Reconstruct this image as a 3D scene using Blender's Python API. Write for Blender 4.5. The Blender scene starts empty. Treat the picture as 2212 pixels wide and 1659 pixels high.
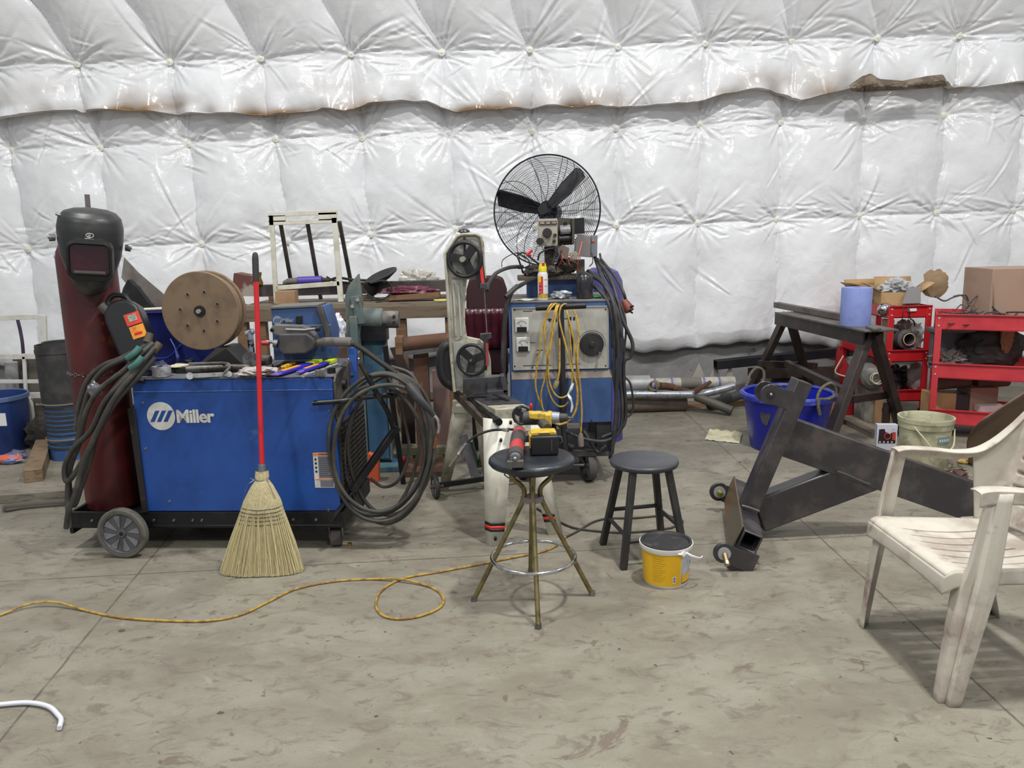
import bpy, bmesh, math, random
import numpy as np
from math import sin, cos, tan, pi, radians, sqrt, hypot, atan2
from mathutils import Vector, Matrix, noise

S = bpy.context.scene
COL = S.collection

# ------------------------------------------------------------------ camera
FPX, TH, RO, EYE = 1700.0, radians(10.5), radians(1.3), 1.6
_f = Vector((0, cos(TH), -sin(TH))); _r0 = Vector((1, 0, 0)); _u0 = Vector((0, sin(TH), cos(TH)))
_r = _r0 * cos(RO) - _u0 * sin(RO); _u = _u0 * cos(RO) + _r0 * sin(RO)
cam_data = bpy.data.cameras.new('camera'); cam = bpy.data.objects.new('camera', cam_data); COL.objects.link(cam)
cam_data.sensor_width = 36.0; cam_data.lens = FPX / 2212 * 36.0; cam_data.clip_start = 0.05; cam_data.clip_end = 100
m = Matrix((_r, _u, -_f)).transposed().to_4x4(); m.translation = (0, 0, EYE)
cam.matrix_world = m
S.camera = cam

# ------------------------------------------------------------------ world, lamps, exposure
W = bpy.data.worlds.new('world'); S.world = W; W.use_nodes = True
bg = W.node_tree.nodes['Background']
bg.inputs[0].default_value = (0.93, 0.97, 1.0, 1); bg.inputs[1].default_value = 0.47
def lamp(x, y, z, power, sx, sy, col=(1.0, 0.985, 0.95)):
    d = bpy.data.lights.new('ceiling_lamp', 'AREA'); d.shape = 'RECTANGLE'; d.size = sx; d.size_y = sy
    d.energy = power; d.color = col
    o = bpy.data.objects.new('ceiling_lamp', d); o.location = (x, y, z); COL.objects.link(o)
    return o
lamp(-2.6, 3.4, 6.2, 190, 0.35, 0.35)
lamp(1.6, 2.7, 6.2, 300, 0.30, 0.30)
lamp(5.6, 3.2, 6.2, 150, 0.35, 0.35)
lamp(-3.2, -1.5, 5.5, 190, 0.3, 1.2)
lamp(1.8, -1.5, 5.5, 190, 0.3, 1.2)
S.view_settings.view_transform = 'Standard'; S.view_settings.look = 'None'
S.view_settings.exposure = -0.13; S.view_settings.gamma = 1.0; S.view_settings.use_curve_mapping = False

# ------------------------------------------------------------------ pixel -> place in the world
def ray(px, py): return _f + _r * ((px - 1106) / FPX) - _u * ((py - 829.5) / FPX)
def G(px, py, z=0.0):
    d = ray(px, py); t = (z - EYE) / d.z
    return Vector((d.x * t, d.y * t, z))
def P(px, py, Y):
    d = ray(px, py); t = Y / d.y
    return Vector((d.x * t, Y, EYE + d.z * t))
def V(*a): return Vector(a)

# ------------------------------------------------------------------ mesh helpers
def frame_matrix(origin, xdir, zdir=(0, 0, 1)):
    z = Vector(zdir).normalized(); x = Vector(xdir); x = (x - z * x.dot(z)).normalized(); y = z.cross(x)
    mm = Matrix((x, y, z)).transposed().to_4x4(); mm.translation = Vector(origin); return mm
def axis_matrix(origin, zdir, roll=0.0):
    z = Vector(zdir).normalized(); a = Vector((0, 0, 1)) if abs(z.z) < 0.95 else Vector((1, 0, 0))
    x = a.cross(z).normalized(); y = z.cross(x)
    mm = Matrix((x, y, z)).transposed().to_4x4() @ Matrix.Rotation(roll, 4, 'Z'); mm.translation = Vector(origin); return mm
def spline(pts, n=8, closed=False):
    pts = [Vector(p) for p in pts]; k = len(pts); out = []
    for i in range(k if closed else k - 1):
        if closed: p0, p1, p2, p3 = pts[i - 1], pts[i], pts[(i + 1) % k], pts[(i + 2) % k]
        else:
            p1, p2 = pts[i], pts[i + 1]
            p0 = pts[i - 1] if i > 0 else p1 * 2 - p2
            p3 = pts[i + 2] if i + 2 < k else p2 * 2 - p1
        for j in range(n):
            t = j / n
            out.append(0.5 * ((2 * p1) + (p2 - p0) * t + (2 * p0 - 5 * p1 + 4 * p2 - p3) * t * t + (3 * p1 - p0 - 3 * p2 + p3) * t ** 3))
    if not closed: out.append(pts[-1])
    return out
def circle(c, r, n=32, axis=(0, 0, 1), a0=0, a1=2 * pi, ry=None):
    mm = axis_matrix(c, axis); ry = r if ry is None else ry
    full = abs(a1 - a0 - 2 * pi) < 1e-6
    return [mm @ Vector((r * cos(a0 + (a1 - a0) * i / (n if full else n - 1)), ry * sin(a0 + (a1 - a0) * i / (n if full else n - 1)), 0)) for i in range(n)]

class B:
    def __init__(s): s.bm = bmesh.new()
    def _faces(s, vs, fs):
        bv = [s.bm.verts.new(v) for v in vs]
        for f in fs:
            try: s.bm.faces.new([bv[i] for i in f])
            except ValueError: pass
        return s
    def box(s, c, size, M=None, taper=1.0):
        hx, hy, hz = size[0] / 2, size[1] / 2, size[2] / 2; c = Vector(c)
        vs = [Vector((x * (taper if z > 0 else 1), y * (taper if z > 0 else 1), z)) + c for z in (-hz, hz) for x, y in ((-hx, -hy), (hx, -hy), (hx, hy), (-hx, hy))]
        if M is not None: vs = [M @ v for v in vs]
        return s._faces(vs, [(3, 2, 1, 0), (4, 5, 6, 7), (0, 1, 5, 4), (1, 2, 6, 5), (2, 3, 7, 6), (3, 0, 4, 7)])
    def hexa(s, v8): return s._faces([Vector(v) for v in v8], [(3, 2, 1, 0), (4, 5, 6, 7), (0, 1, 5, 4), (1, 2, 6, 5), (2, 3, 7, 6), (3, 0, 4, 7)])
    def beam(s, p0, p1, w, h, side=None, hollow=0.0):
        p0, p1 = Vector(p0), Vector(p1); z = (p1 - p0).normalized()
        x = Vector(side) if side is not None else (Vector((0, 0, 1)).cross(z) if abs(z.z) < 0.97 else Vector((1, 0, 0)))
        x = (x - z * x.dot(z)).normalized(); y = z.cross(x)
        def rect(p, a, b): return [p - x * a - y * b, p + x * a - y * b, p + x * a + y * b, p - x * a + y * b]
        a, b = w / 2, h / 2
        o0, o1 = rect(p0, a, b), rect(p1, a, b)
        if not hollow:
            return s._faces(o0 + o1, [(3, 2, 1, 0), (4, 5, 6, 7), (0, 1, 5, 4), (1, 2, 6, 5), (2, 3, 7, 6), (3, 0, 4, 7)])
        i0, i1 = rect(p0, a - hollow, b - hollow), rect(p1, a - hollow, b - hollow)
        fs = []
        for k in range(4):
            j = (k + 1) % 4
            fs += [(k, j, 4 + j, 4 + k), (8 + j, 8 + k, 12 + k, 12 + j), (j, k, 8 + k, 8 + j), (4 + k, 4 + j, 12 + j, 12 + k)]
        return s._faces(o0 + o1 + i0 + i1, fs)
    def cyl(s, p0, p1, r0, r1=None, seg=24, cap=True):
        r1 = r0 if r1 is None else r1
        return s.rings([(p0, r0), (p1, r1)], seg, cap)
    def rings(s, pr, seg=24, cap=True, axis=None):
        pr = [(Vector(p), r) for p, r in pr]
        ax = Vector(axis) if axis is not None else (pr[-1][0] - pr[0][0])
        mm = axis_matrix((0, 0, 0), ax); vs = []; fs = []
        for p, r in pr:
            for i in range(seg):
                a = 2 * pi * i / seg; vs.append(p + mm @ Vector((r * cos(a), r * sin(a), 0)))
        for k in range(len(pr) - 1):
            for i in range(seg):
                j = (i + 1) % seg; fs.append((k * seg + i, k * seg + j, (k + 1) * seg + j, (k + 1) * seg + i))
        if cap: fs += [tuple(range(seg - 1, -1, -1)), tuple(range((len(pr) - 1) * seg, len(pr) * seg))]
        return s._faces(vs, fs)
    def lathe(s, prof, M=None, seg=32, closed=False):
        M = M or Matrix(); vs = []; fs = []
        for r, z in prof:
            for i in range(seg):
                a = 2 * pi * i / seg; vs.append(M @ Vector((max(r, 1e-4) * cos(a), max(r, 1e-4) * sin(a), z)))
        n = len(prof)
        for k in range(n if closed else n - 1):
            k2 = (k + 1) % n
            for i in range(seg):
                j = (i + 1) % seg; fs.append((k * seg + i, k * seg + j, k2 * seg + j, k2 * seg + i))
        return s._faces(vs, fs)
    def tube(s, pts, r, seg=8, closed=False, flat=1.0, rad=None):
        pts = [Vector(p) for p in pts]; n = len(pts)
        if n < 2: return s
        t0 = (pts[1] - pts[0]).normalized(); a = Vector((0, 0, 1)) if abs(t0.z) < 0.9 else Vector((1, 0, 0))
        nx = (a - t0 * a.dot(t0)).normalized(); vs = []; fs = []
        for i in range(n):
            if closed: t = (pts[(i + 1) % n] - pts[i - 1])
            else: t = pts[min(i + 1, n - 1)] - pts[max(i - 1, 0)]
            if t.length < 1e-9: t = t0
            t.normalize(); nx = (nx - t * nx.dot(t))
            if nx.length < 1e-6: nx = t.orthogonal()
            nx.normalize(); ny = t.cross(nx)
            rr = r if rad is None else rad(i / max(1, n - 1)) * r
            for k in range(seg):
                a = 2 * pi * k / seg; vs.append(pts[i] + nx * rr * cos(a) + ny * rr * flat * sin(a))
        m_ = n if closed else n - 1
        for i in range(m_):
            i2 = (i + 1) % n
            for k in range(seg):
                j = (k + 1) % seg; fs.append((i * seg + k, i * seg + j, i2 * seg + j, i2 * seg + k))
        if not closed: fs += [tuple(range(seg - 1, -1, -1)), tuple(range((n - 1) * seg, n * seg))]
        return s._faces(vs, fs)
    def ring(s, c, R, r, axis=(0, 0, 1), n=40, seg=8, ry=None): return s.tube(circle(c, R, n, axis, ry=ry), r, seg, closed=True)
    def prism(s, poly, depth, M=None, z0=0.0):
        M = M or Matrix(); n = len(poly)
        vs = [M @ Vector((x, y, z0)) for x, y in poly] + [M @ Vector((x, y, z0 + depth)) for x, y in poly]
        fs = [tuple(range(n - 1, -1, -1)), tuple(range(n, 2 * n))] + [(i, (i + 1) % n, n + (i + 1) % n, n + i) for i in range(n)]
        return s._faces(vs, fs)
    def sphere(s, c, r, sc=(1, 1, 1), M=None, seg=20, rings=12):
        c = Vector(c); vs = []; fs = []
        for k in range(1, rings):
            ph = pi * k / rings
            for i in range(seg):
                a = 2 * pi * i / seg; vs.append(Vector((r * sc[0] * sin(ph) * cos(a), r * sc[1] * sin(ph) * sin(a), r * sc[2] * cos(ph))))
        top = len(vs); vs.append(Vector((0, 0, r * sc[2]))); vs.append(Vector((0, 0, -r * sc[2])))
        for k in range(rings - 2):
            for i in range(seg):
                j = (i + 1) % seg; fs.append((k * seg + i, (k + 1) * seg + i, (k + 1) * seg + j, k * seg + j))
        for i in range(seg):
            j = (i + 1) % seg; fs.append((top, i, j)); fs.append((top + 1, (rings - 2) * seg + j, (rings - 2) * seg + i))
        if M is not None: vs = [M.to_3x3() @ v for v in vs]
        return s._faces([v + c for v in vs], fs)
    def grid(s, fn, nu, nv, closed_u=False):
        vs = [Vector(fn(i / nu, j / nv)) for j in range(nv + 1) for i in range(nu + (0 if closed_u else 1))]
        w = nu + (0 if closed_u else 1); fs = []
        for j in range(nv):
            for i in range(nu):
                i2 = (i + 1) % w if closed_u else i + 1
                fs.append((j * w + i, j * w + i2, (j + 1) * w + i2, (j + 1) * w + i))
        return s._faces(vs, fs)
    def crumple(s, c, size, seed=0, amp=0.35, sub=3, freq=2.2, flatbase=None):
        t = bmesh.new(); bmesh.ops.create_icosphere(t, subdivisions=sub, radius=1.0)
        o = Vector((seed * 7.13, seed * 3.7, seed * 1.9)); c = Vector(c); mp = {}
        vs = []
        for v in t.verts:
            d = v.co.normalized(); q = 1 + amp * (noise.noise(d * freq + o) * 1.1 + 0.9 * abs(noise.noise(d * freq * 2.3 + o)) - 0.2 + 0.35 * noise.noise(d * freq * 5 + o))
            p = Vector((d.x * size[0] / 2, d.y * size[1] / 2, d.z * size[2] / 2)) * q
            if flatbase is not None: p.z = max(p.z, -size[2] / 2 * flatbase)
            mp[v.index] = len(vs); vs.append(p + c)
        fs = [tuple(mp[v.index] for v in f.verts) for f in t.faces]; t.free()
        return s._faces(vs, fs)
    def text(s, body, M, size, depth=0.002, bold=0.0, spacing=1.0, shear=0.0):
        cu = bpy.data.curves.new('lettering', 'FONT'); cu.body = body; cu.size = size; cu.extrude = depth / 2; cu.offset = bold
        cu.space_character = spacing; cu.shear = shear; cu.resolution_u = 3
        o = bpy.data.objects.new('lettering', cu); COL.objects.link(o)
        bpy.context.view_layer.update()
        me = bpy.data.meshes.new_from_object(o.evaluated_get(bpy.context.evaluated_depsgraph_get()))
        vs = [M @ v.co for v in me.vertices]; fs = [tuple(p.vertices) for p in me.polygons]
        bpy.data.objects.remove(o); bpy.data.curves.remove(cu); bpy.data.meshes.remove(me)
        return s._faces(vs, fs)

def part(name, b, mat, parent=None, bevel=0.0, smooth=35, segs=2, solid=0.0, label=None, local=False, sub=0):
    """links the builder as ONE mesh object; coordinates are world ones unless local"""
    me = bpy.data.meshes.new(name)
    bmesh.ops.recalc_face_normals(b.bm, faces=b.bm.faces[:])
    root = parent
    if parent is not None and not local:
        inv = world_of(parent).inverted(); b.bm.transform(inv)
    if parent is None and not local:
        co = [v.co for v in b.bm.verts]
        if co:
            off = Vector(((min(c.x for c in co) + max(c.x for c in co)) / 2, (min(c.y for c in co) + max(c.y for c in co)) / 2, min(c.z for c in co)))
            b.bm.transform(Matrix.Translation(-off))
    b.bm.to_mesh(me); b.bm.free()
    for p in me.polygons: p.use_smooth = True
    if smooth < 180: me.set_sharp_from_angle(angle=radians(smooth))
    o = bpy.data.objects.new(name, me); COL.objects.link(o)
    if parent is None and not local and co: o.location = off
    if parent is not None: o.parent = parent
    if isinstance(mat, (list, tuple)):
        for q in mat: me.materials.append(q)
    else: me.materials.append(mat)
    if solid:
        md = o.modifiers.new('thickness', 'SOLIDIFY'); md.thickness = solid; md.offset = 0
    if bevel:
        md = o.modifiers.new('bevel', 'BEVEL'); md.width = bevel; md.segments = segs; md.limit_method = 'ANGLE'; md.angle_limit = radians(40)
        md.use_clamp_overlap = True
    if sub:
        md = o.modifiers.new('subdivision', 'SUBSURF'); md.levels = sub; md.render_levels = sub
    if label: o['label'] = label
    return o
def world_of(o):
    mm = o.matrix_basis.copy(); p = o.parent
    while p is not None: mm = p.matrix_basis @ mm; p = p.parent
    return mm
def tag(o, label, cat, group=None, kind=None):
    o['label'] = label; o['category'] = cat
    if group: o['group'] = group
    if kind: o['kind'] = kind
    return o
def thing(name, label, cat, loc=(0, 0, 0), rz=0.0, group=None):
    o = bpy.data.objects.new(name, None); o.empty_display_size = 0.05; COL.objects.link(o)
    o.location = loc; o.rotation_euler = (0, 0, rz)
    return tag(o, label, cat, group)
def copy_tree(o, loc=None, rz=None, label=None, parent=None):
    c = o.copy(); COL.objects.link(c)
    if parent is not None: c.parent = parent
    if loc is not None: c.location = loc
    if rz is not None: c.rotation_euler = (0, 0, rz)
    if label: c['label'] = label
    for ch in [q for q in bpy.data.objects if q.parent == o]: copy_tree(ch, parent=c)
    return c
def structure(o): o['kind'] = 'structure'; return o

# ------------------------------------------------------------------ materials
_M = {}
def mat(name, c, rough=0.5, metal=0.0, c2=None, mix=(0.45, 0.65), scale=6.0, bump=0.0, bscale=40.0, c3=None, mix3=(0.6, 0.7), scale3=20.0,
        spec=0.5, stretch=(1, 1, 1), alpha=1.0, trans=0.0, coat=0.0, rough2=None, detail=6.0, sheen=0.0):
    if name in _M: return _M[name]
    mm = bpy.data.materials.new(name); mm.use_nodes = True; nt = mm.node_tree; N = nt.nodes; L = nt.links
    bs = N['Principled BSDF']
    bs.inputs['Base Color'].default_value = (*c, 1); bs.inputs['Roughness'].default_value = rough; bs.inputs['Metallic'].default_value = metal
    bs.inputs['Specular IOR Level'].default_value = spec; bs.inputs['Alpha'].default_value = alpha
    bs.inputs['Transmission Weight'].default_value = trans; bs.inputs['Coat Weight'].default_value = coat
    tc = N.new('ShaderNodeTexCoord'); mp = N.new('ShaderNodeMapping'); mp.inputs['Scale'].default_value = stretch
    L.new(tc.outputs['Object'], mp.inputs[0])
    def nz(sc, dt=detail):
        n = N.new('ShaderNodeTexNoise'); n.inputs['Scale'].default_value = sc; n.inputs['Detail'].default_value = dt; n.inputs['Roughness'].default_value = 0.62
        L.new(mp.outputs[0], n.inputs['Vector']); return n
    def ramp(src, a, b_):
        r = N.new('ShaderNodeMapRange'); r.interpolation_type = 'SMOOTHSTEP'; r.inputs['From Min'].default_value = a; r.inputs['From Max'].default_value = b_
        L.new(src, r.inputs['Value']); return r.outputs[0]
    last = None
    def mixc(fac, colA, colB):
        x = N.new('ShaderNodeMix'); x.data_type = 'RGBA'; L.new(fac, x.inputs[0])
        if isinstance(colA, tuple): x.inputs[6].default_value = (*colA, 1)
        else: L.new(colA, x.inputs[6])
        x.inputs[7].default_value = (*colB, 1); return x.outputs[2]
    last = c
    if c2 is not None:
        fa = ramp(nz(scale).outputs[0], *mix); last = mixc(fa, last, c2)
        if rough2 is not None:
            rr = N.new('ShaderNodeMapRange'); rr.inputs['To Min'].default_value = rough; rr.inputs['To Max'].default_value = rough2
            L.new(fa, rr.inputs['Value']); L.new(rr.outputs[0], bs.inputs['Roughness'])
    if c3 is not None: last = mixc(ramp(nz(scale3).outputs[0], *mix3), last, c3)
    if not isinstance(last, tuple): L.new(last, bs.inputs['Base Color'])
    if bump:
        bp = N.new('ShaderNodeBump'); bp.inputs['Strength'].default_value = bump; bp.inputs['Distance'].default_value = 0.01
        L.new(nz(bscale, 4).outputs[0], bp.inputs['Height']); L.new(bp.outputs[0], bs.inputs['Normal'])
    _M[name] = mm; return mm

def rgb(r, g, b):
    f = lambda v: (v / 255 / 12.92) if v <= 10 else ((v / 255 + 0.055) / 1.055) ** 2.4
    return (f(r), f(g), f(b))

# ------------------------------------------------------------------ floor (concrete slab with saw cuts)
def floor_material():
    mm = bpy.data.materials.new('concrete_floor'); mm.use_nodes = True; nt = mm.node_tree; N = nt.nodes; L = nt.links
    bs = N['Principled BSDF']; tc = N.new('ShaderNodeTexCoord'); co = tc.outputs['Object']
    def noise_(sc, dt=6, ro=0.6, vec=co, dist=0.0):
        n = N.new('ShaderNodeTexNoise'); n.inputs['Scale'].default_value = sc; n.inputs['Detail'].default_value = dt; n.inputs['Roughness'].default_value = ro
        n.inputs['Distortion'].default_value = dist; L.new(vec, n.inputs['Vector']); return n.outputs[0]
    def mr(v, a, b_, c=0, d=1, sm=True):
        r = N.new('ShaderNodeMapRange'); r.interpolation_type = 'SMOOTHSTEP' if sm else 'LINEAR'
        for k, x in zip(('From Min', 'From Max', 'To Min', 'To Max'), (a, b_, c, d)): r.inputs[k].default_value = x
        L.new(v, r.inputs['Value']); return r.outputs[0]
    def mixc(f_, a, b_, mode='MIX'):
        x = N.new('ShaderNodeMix'); x.data_type = 'RGBA'; x.blend_type = mode; L.new(f_, x.inputs[0])
        for k, v in ((6, a), (7, b_)):
            if isinstance(v, tuple): x.inputs[k].default_value = (*v, 1)
            else: L.new(v, x.inputs[k])
        return x.outputs[2]
    def math_(op, a, b_=None):
        x = N.new('ShaderNodeMath'); x.operation = op
        for k, v in ((0, a), (1, b_)):
            if v is None: continue
            if isinstance(v, (int, float)): x.inputs[k].default_value = v
            else: L.new(v, x.inputs[k])
        return x.outputs[0]
    mp = N.new('ShaderNodeMapping'); mp.inputs['Rotation'].default_value = (0, 0, radians(12)); mp.inputs['Scale'].default_value = (1.0, 1.6, 1); L.new(co, mp.inputs[0])
    c = mixc(mr(noise_(2.0, 9, 0.7, mp.outputs[0], 0.4), 0.35, 0.65), rgb(134, 130, 117), rgb(118, 112, 99))
    c = mixc(mr(noise_(8.0, 8, 0.72, mp.outputs[0], 0.8), 0.50, 0.66), c, rgb(108, 100, 90))
    c = mixc(mr(noise_(5.1, 7, 0.68, mp.outputs[0], 0.5), 0.58, 0.74), c, rgb(142, 139, 128))
    c = mixc(mr(noise_(2.6, 9, 0.72, mp.outputs[0], 1.4), 0.60, 0.64, 0, 0.8), c, rgb(100, 88, 78))
    c = mixc(mr(noise_(9.0, 6, 0.6, co, 1.0), 0.645, 0.68, 0, 0.65), c, rgb(86, 76, 66))
    c = mixc(mr(noise_(17.0, 3, 0.5, co, 0.3), 0.715, 0.735, 0, 0.9), c, rgb(66, 61, 54))
    c = mixc(mr(noise_(160.0, 3, 0.5), 0.35, 0.75, 0, 0.22), c, rgb(98, 94, 85))
    sx = N.new('ShaderNodeSeparateXYZ'); L.new(co, sx.inputs[0])
    wob = math_('MULTIPLY', math_('SUBTRACT', noise_(7.0, 3), 0.5), 0.012)
    cut = None
    for a, b_ in JOINTS:
        d = (b_ - a); n = Vector((-d.y, d.x)).normalized(); off = -(n.x * a.x + n.y * a.y)
        v = math_('ADD', math_('ADD', math_('MULTIPLY', sx.outputs[0], n.x), math_('MULTIPLY', sx.outputs[1], n.y)), off)
        v = math_('ABSOLUTE', math_('ADD', v, wob)); v = mr(v, 0.0022, 0.0075, 1, 0)
        cut = v if cut is None else math_('MAXIMUM', cut, v)
    c = mixc(math_('MULTIPLY', cut, mr(noise_(6, 3), 0.3, 0.6, 0.35, 0.8)), c, rgb(74, 68, 60))
    L.new(c, bs.inputs['Base Color'])
    L.new(mr(noise_(4, 6), 0.3, 0.7, 0.5, 0.72), bs.inputs['Roughness']); bs.inputs['Specular IOR Level'].default_value = 0.35
    bp = N.new('ShaderNodeBump'); bp.inputs['Strength'].default_value = 0.25; bp.inputs['Distance'].default_value = 0.006
    h = math_('SUBTRACT', math_('MULTIPLY', noise_(45, 5), 0.5), math_('MULTIPLY', cut, 0.8)); L.new(h, bp.inputs['Height']); L.new(bp.outputs[0], bs.inputs['Normal'])
    return mm
def _g2(x, y): q = G(x, y); return Vector((q.x, q.y))
JOINTS = [(_g2(0, 1256), _g2(1000, 1203)), (_g2(0, 1600), _g2(310, 1225)), (_g2(2212, 1570), _g2(1495, 905)), (_g2(1540, 1166), _g2(1000, 1203))]
JOINTS = JOINTS[:3]
b = B(); b.box((0, 5.5, -0.1), (22, 17, 0.2))
fl = bpy.data.objects.new('floor', bpy.data.meshes.new('floor')); b.bm.to_mesh(fl.data); b.bm.free(); COL.objects.link(fl); structure(fl)
fl.data.materials.append(floor_material())

# ------------------------------------------------------------------ back wall: quilted white insulation over a concrete base
WY0, WK = 7.62, 0.045
def wall_y(X): return WY0 + WK * X
def wall_pt(px, py, off=0.0):
    d = ray(px, py); t = (WY0 - off) / (d.y - WK * d.x)
    return d.x * t, EYE + d.z * t
LEAN_Z, LEAN = 3.25, tan(radians(24))
def vinyl():
    mm = bpy.data.materials.new('white_vinyl'); mm.use_nodes = True; nt = mm.node_tree; N = nt.nodes; L = nt.links
    bs = N['Principled BSDF']; tc = N.new('ShaderNodeTexCoord')
    at = N.new('ShaderNodeAttribute'); at.attribute_name = 'grime'
    n = N.new('ShaderNodeTexNoise'); n.inputs['Scale'].default_value = 3.0; n.inputs['Detail'].default_value = 7; n.inputs['Roughness'].default_value = 0.65; L.new(tc.outputs['Object'], n.inputs['Vector'])
    mr = N.new('ShaderNodeMapRange'); mr.inputs['From Min'].default_value = 0.35; mr.inputs['From Max'].default_value = 0.7; L.new(n.outputs[0], mr.inputs['Value'])
    x = N.new('ShaderNodeMix'); x.data_type = 'RGBA'; x.inputs[6].default_value = (*rgb(236, 237, 241), 1); x.inputs[7].default_value = (*rgb(226, 227, 229), 1); L.new(mr.outputs[0], x.inputs[0])
    y = N.new('ShaderNodeMix'); y.data_type = 'RGBA'; y.inputs[7].default_value = (*rgb(140, 112, 78), 1); L.new(x.outputs[2], y.inputs[6]); L.new(at.outputs['Fac'], y.inputs[0])
    L.new(y.outputs[2], bs.inputs['Base Color']); bs.inputs['Roughness'].default_value = 0.18; bs.inputs['Specular IOR Level'].default_value = 0.6
    n2 = N.new('ShaderNodeTexNoise'); n2.inputs['Scale'].default_value = 9.0; n2.inputs['Detail'].default_value = 5; n2.inputs['Distortion'].default_value = 1.2; L.new(tc.outputs['Object'], n2.inputs['Vector'])
    bp = N.new('ShaderNodeBump'); bp.inputs['Strength'].default_value = 0.22; bp.inputs['Distance'].default_value = 0.02; L.new(n2.outputs[0], bp.inputs['Height']); L.new(bp.outputs[0], bs.inputs['Normal'])
    return mm
VINYL = vinyl()
rowA = [(5, 155), (192, 148), (386, 144), (578, 136), (768, 127), (958, 124), (1143, 117), (1329, 111), (1512, 104), (1695, 99), (1875, 93), (2047, 88), (2222, 84)]
rowB = [(30, 325), (220, 320), (410, 312), (598, 301), (783, 299), (968, 287), (1150, 284), (1330, 278), (1510, 270), (1685, 265), (1862, 256), (2035, 250), (2208, 244)]
rowC = [(65, 538), (250, 533), (438, 527), (624, 520), (800, 507), (985, 495), (1157, 490), (1330, 487), (1505, 482), (1677, 474), (1853, 466), (2020, 460), (2185, 455)]
def extend(r):
    r = [wall_pt(*p, 0.0) if not isinstance(p[0], str) else p for p in r]
    a, b_ = r[0], r[1]; d = (b_[0] - a[0], b_[1] - a[1]); c, e = r[-1], r[-2]; d2 = (c[0] - e[0], c[1] - e[1])
    return [(a[0] - d[0] * k, a[1] - d[1] * k) for k in (3, 2, 1)] + r + [(c[0] + d2[0] * k, c[1] + d2[1] * k) for k in (1, 2, 3)]
def fade(t): return t * t * (3 - 2 * t)
def vnoise(x, z, seed):
    r = np.random.RandomState(seed); tab = r.rand(256, 256)
    xi = np.floor(x).astype(int); zi = np.floor(z).astype(int); fx = fade(x - xi); fz = fade(z - zi)
    g = lambda a, c: tab[a % 256, c % 256]
    return (g(xi, zi) * (1 - fx) + g(xi + 1, zi) * fx) * (1 - fz) + (g(xi, zi + 1) * (1 - fx) + g(xi + 1, zi + 1) * fx) * fz
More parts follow.
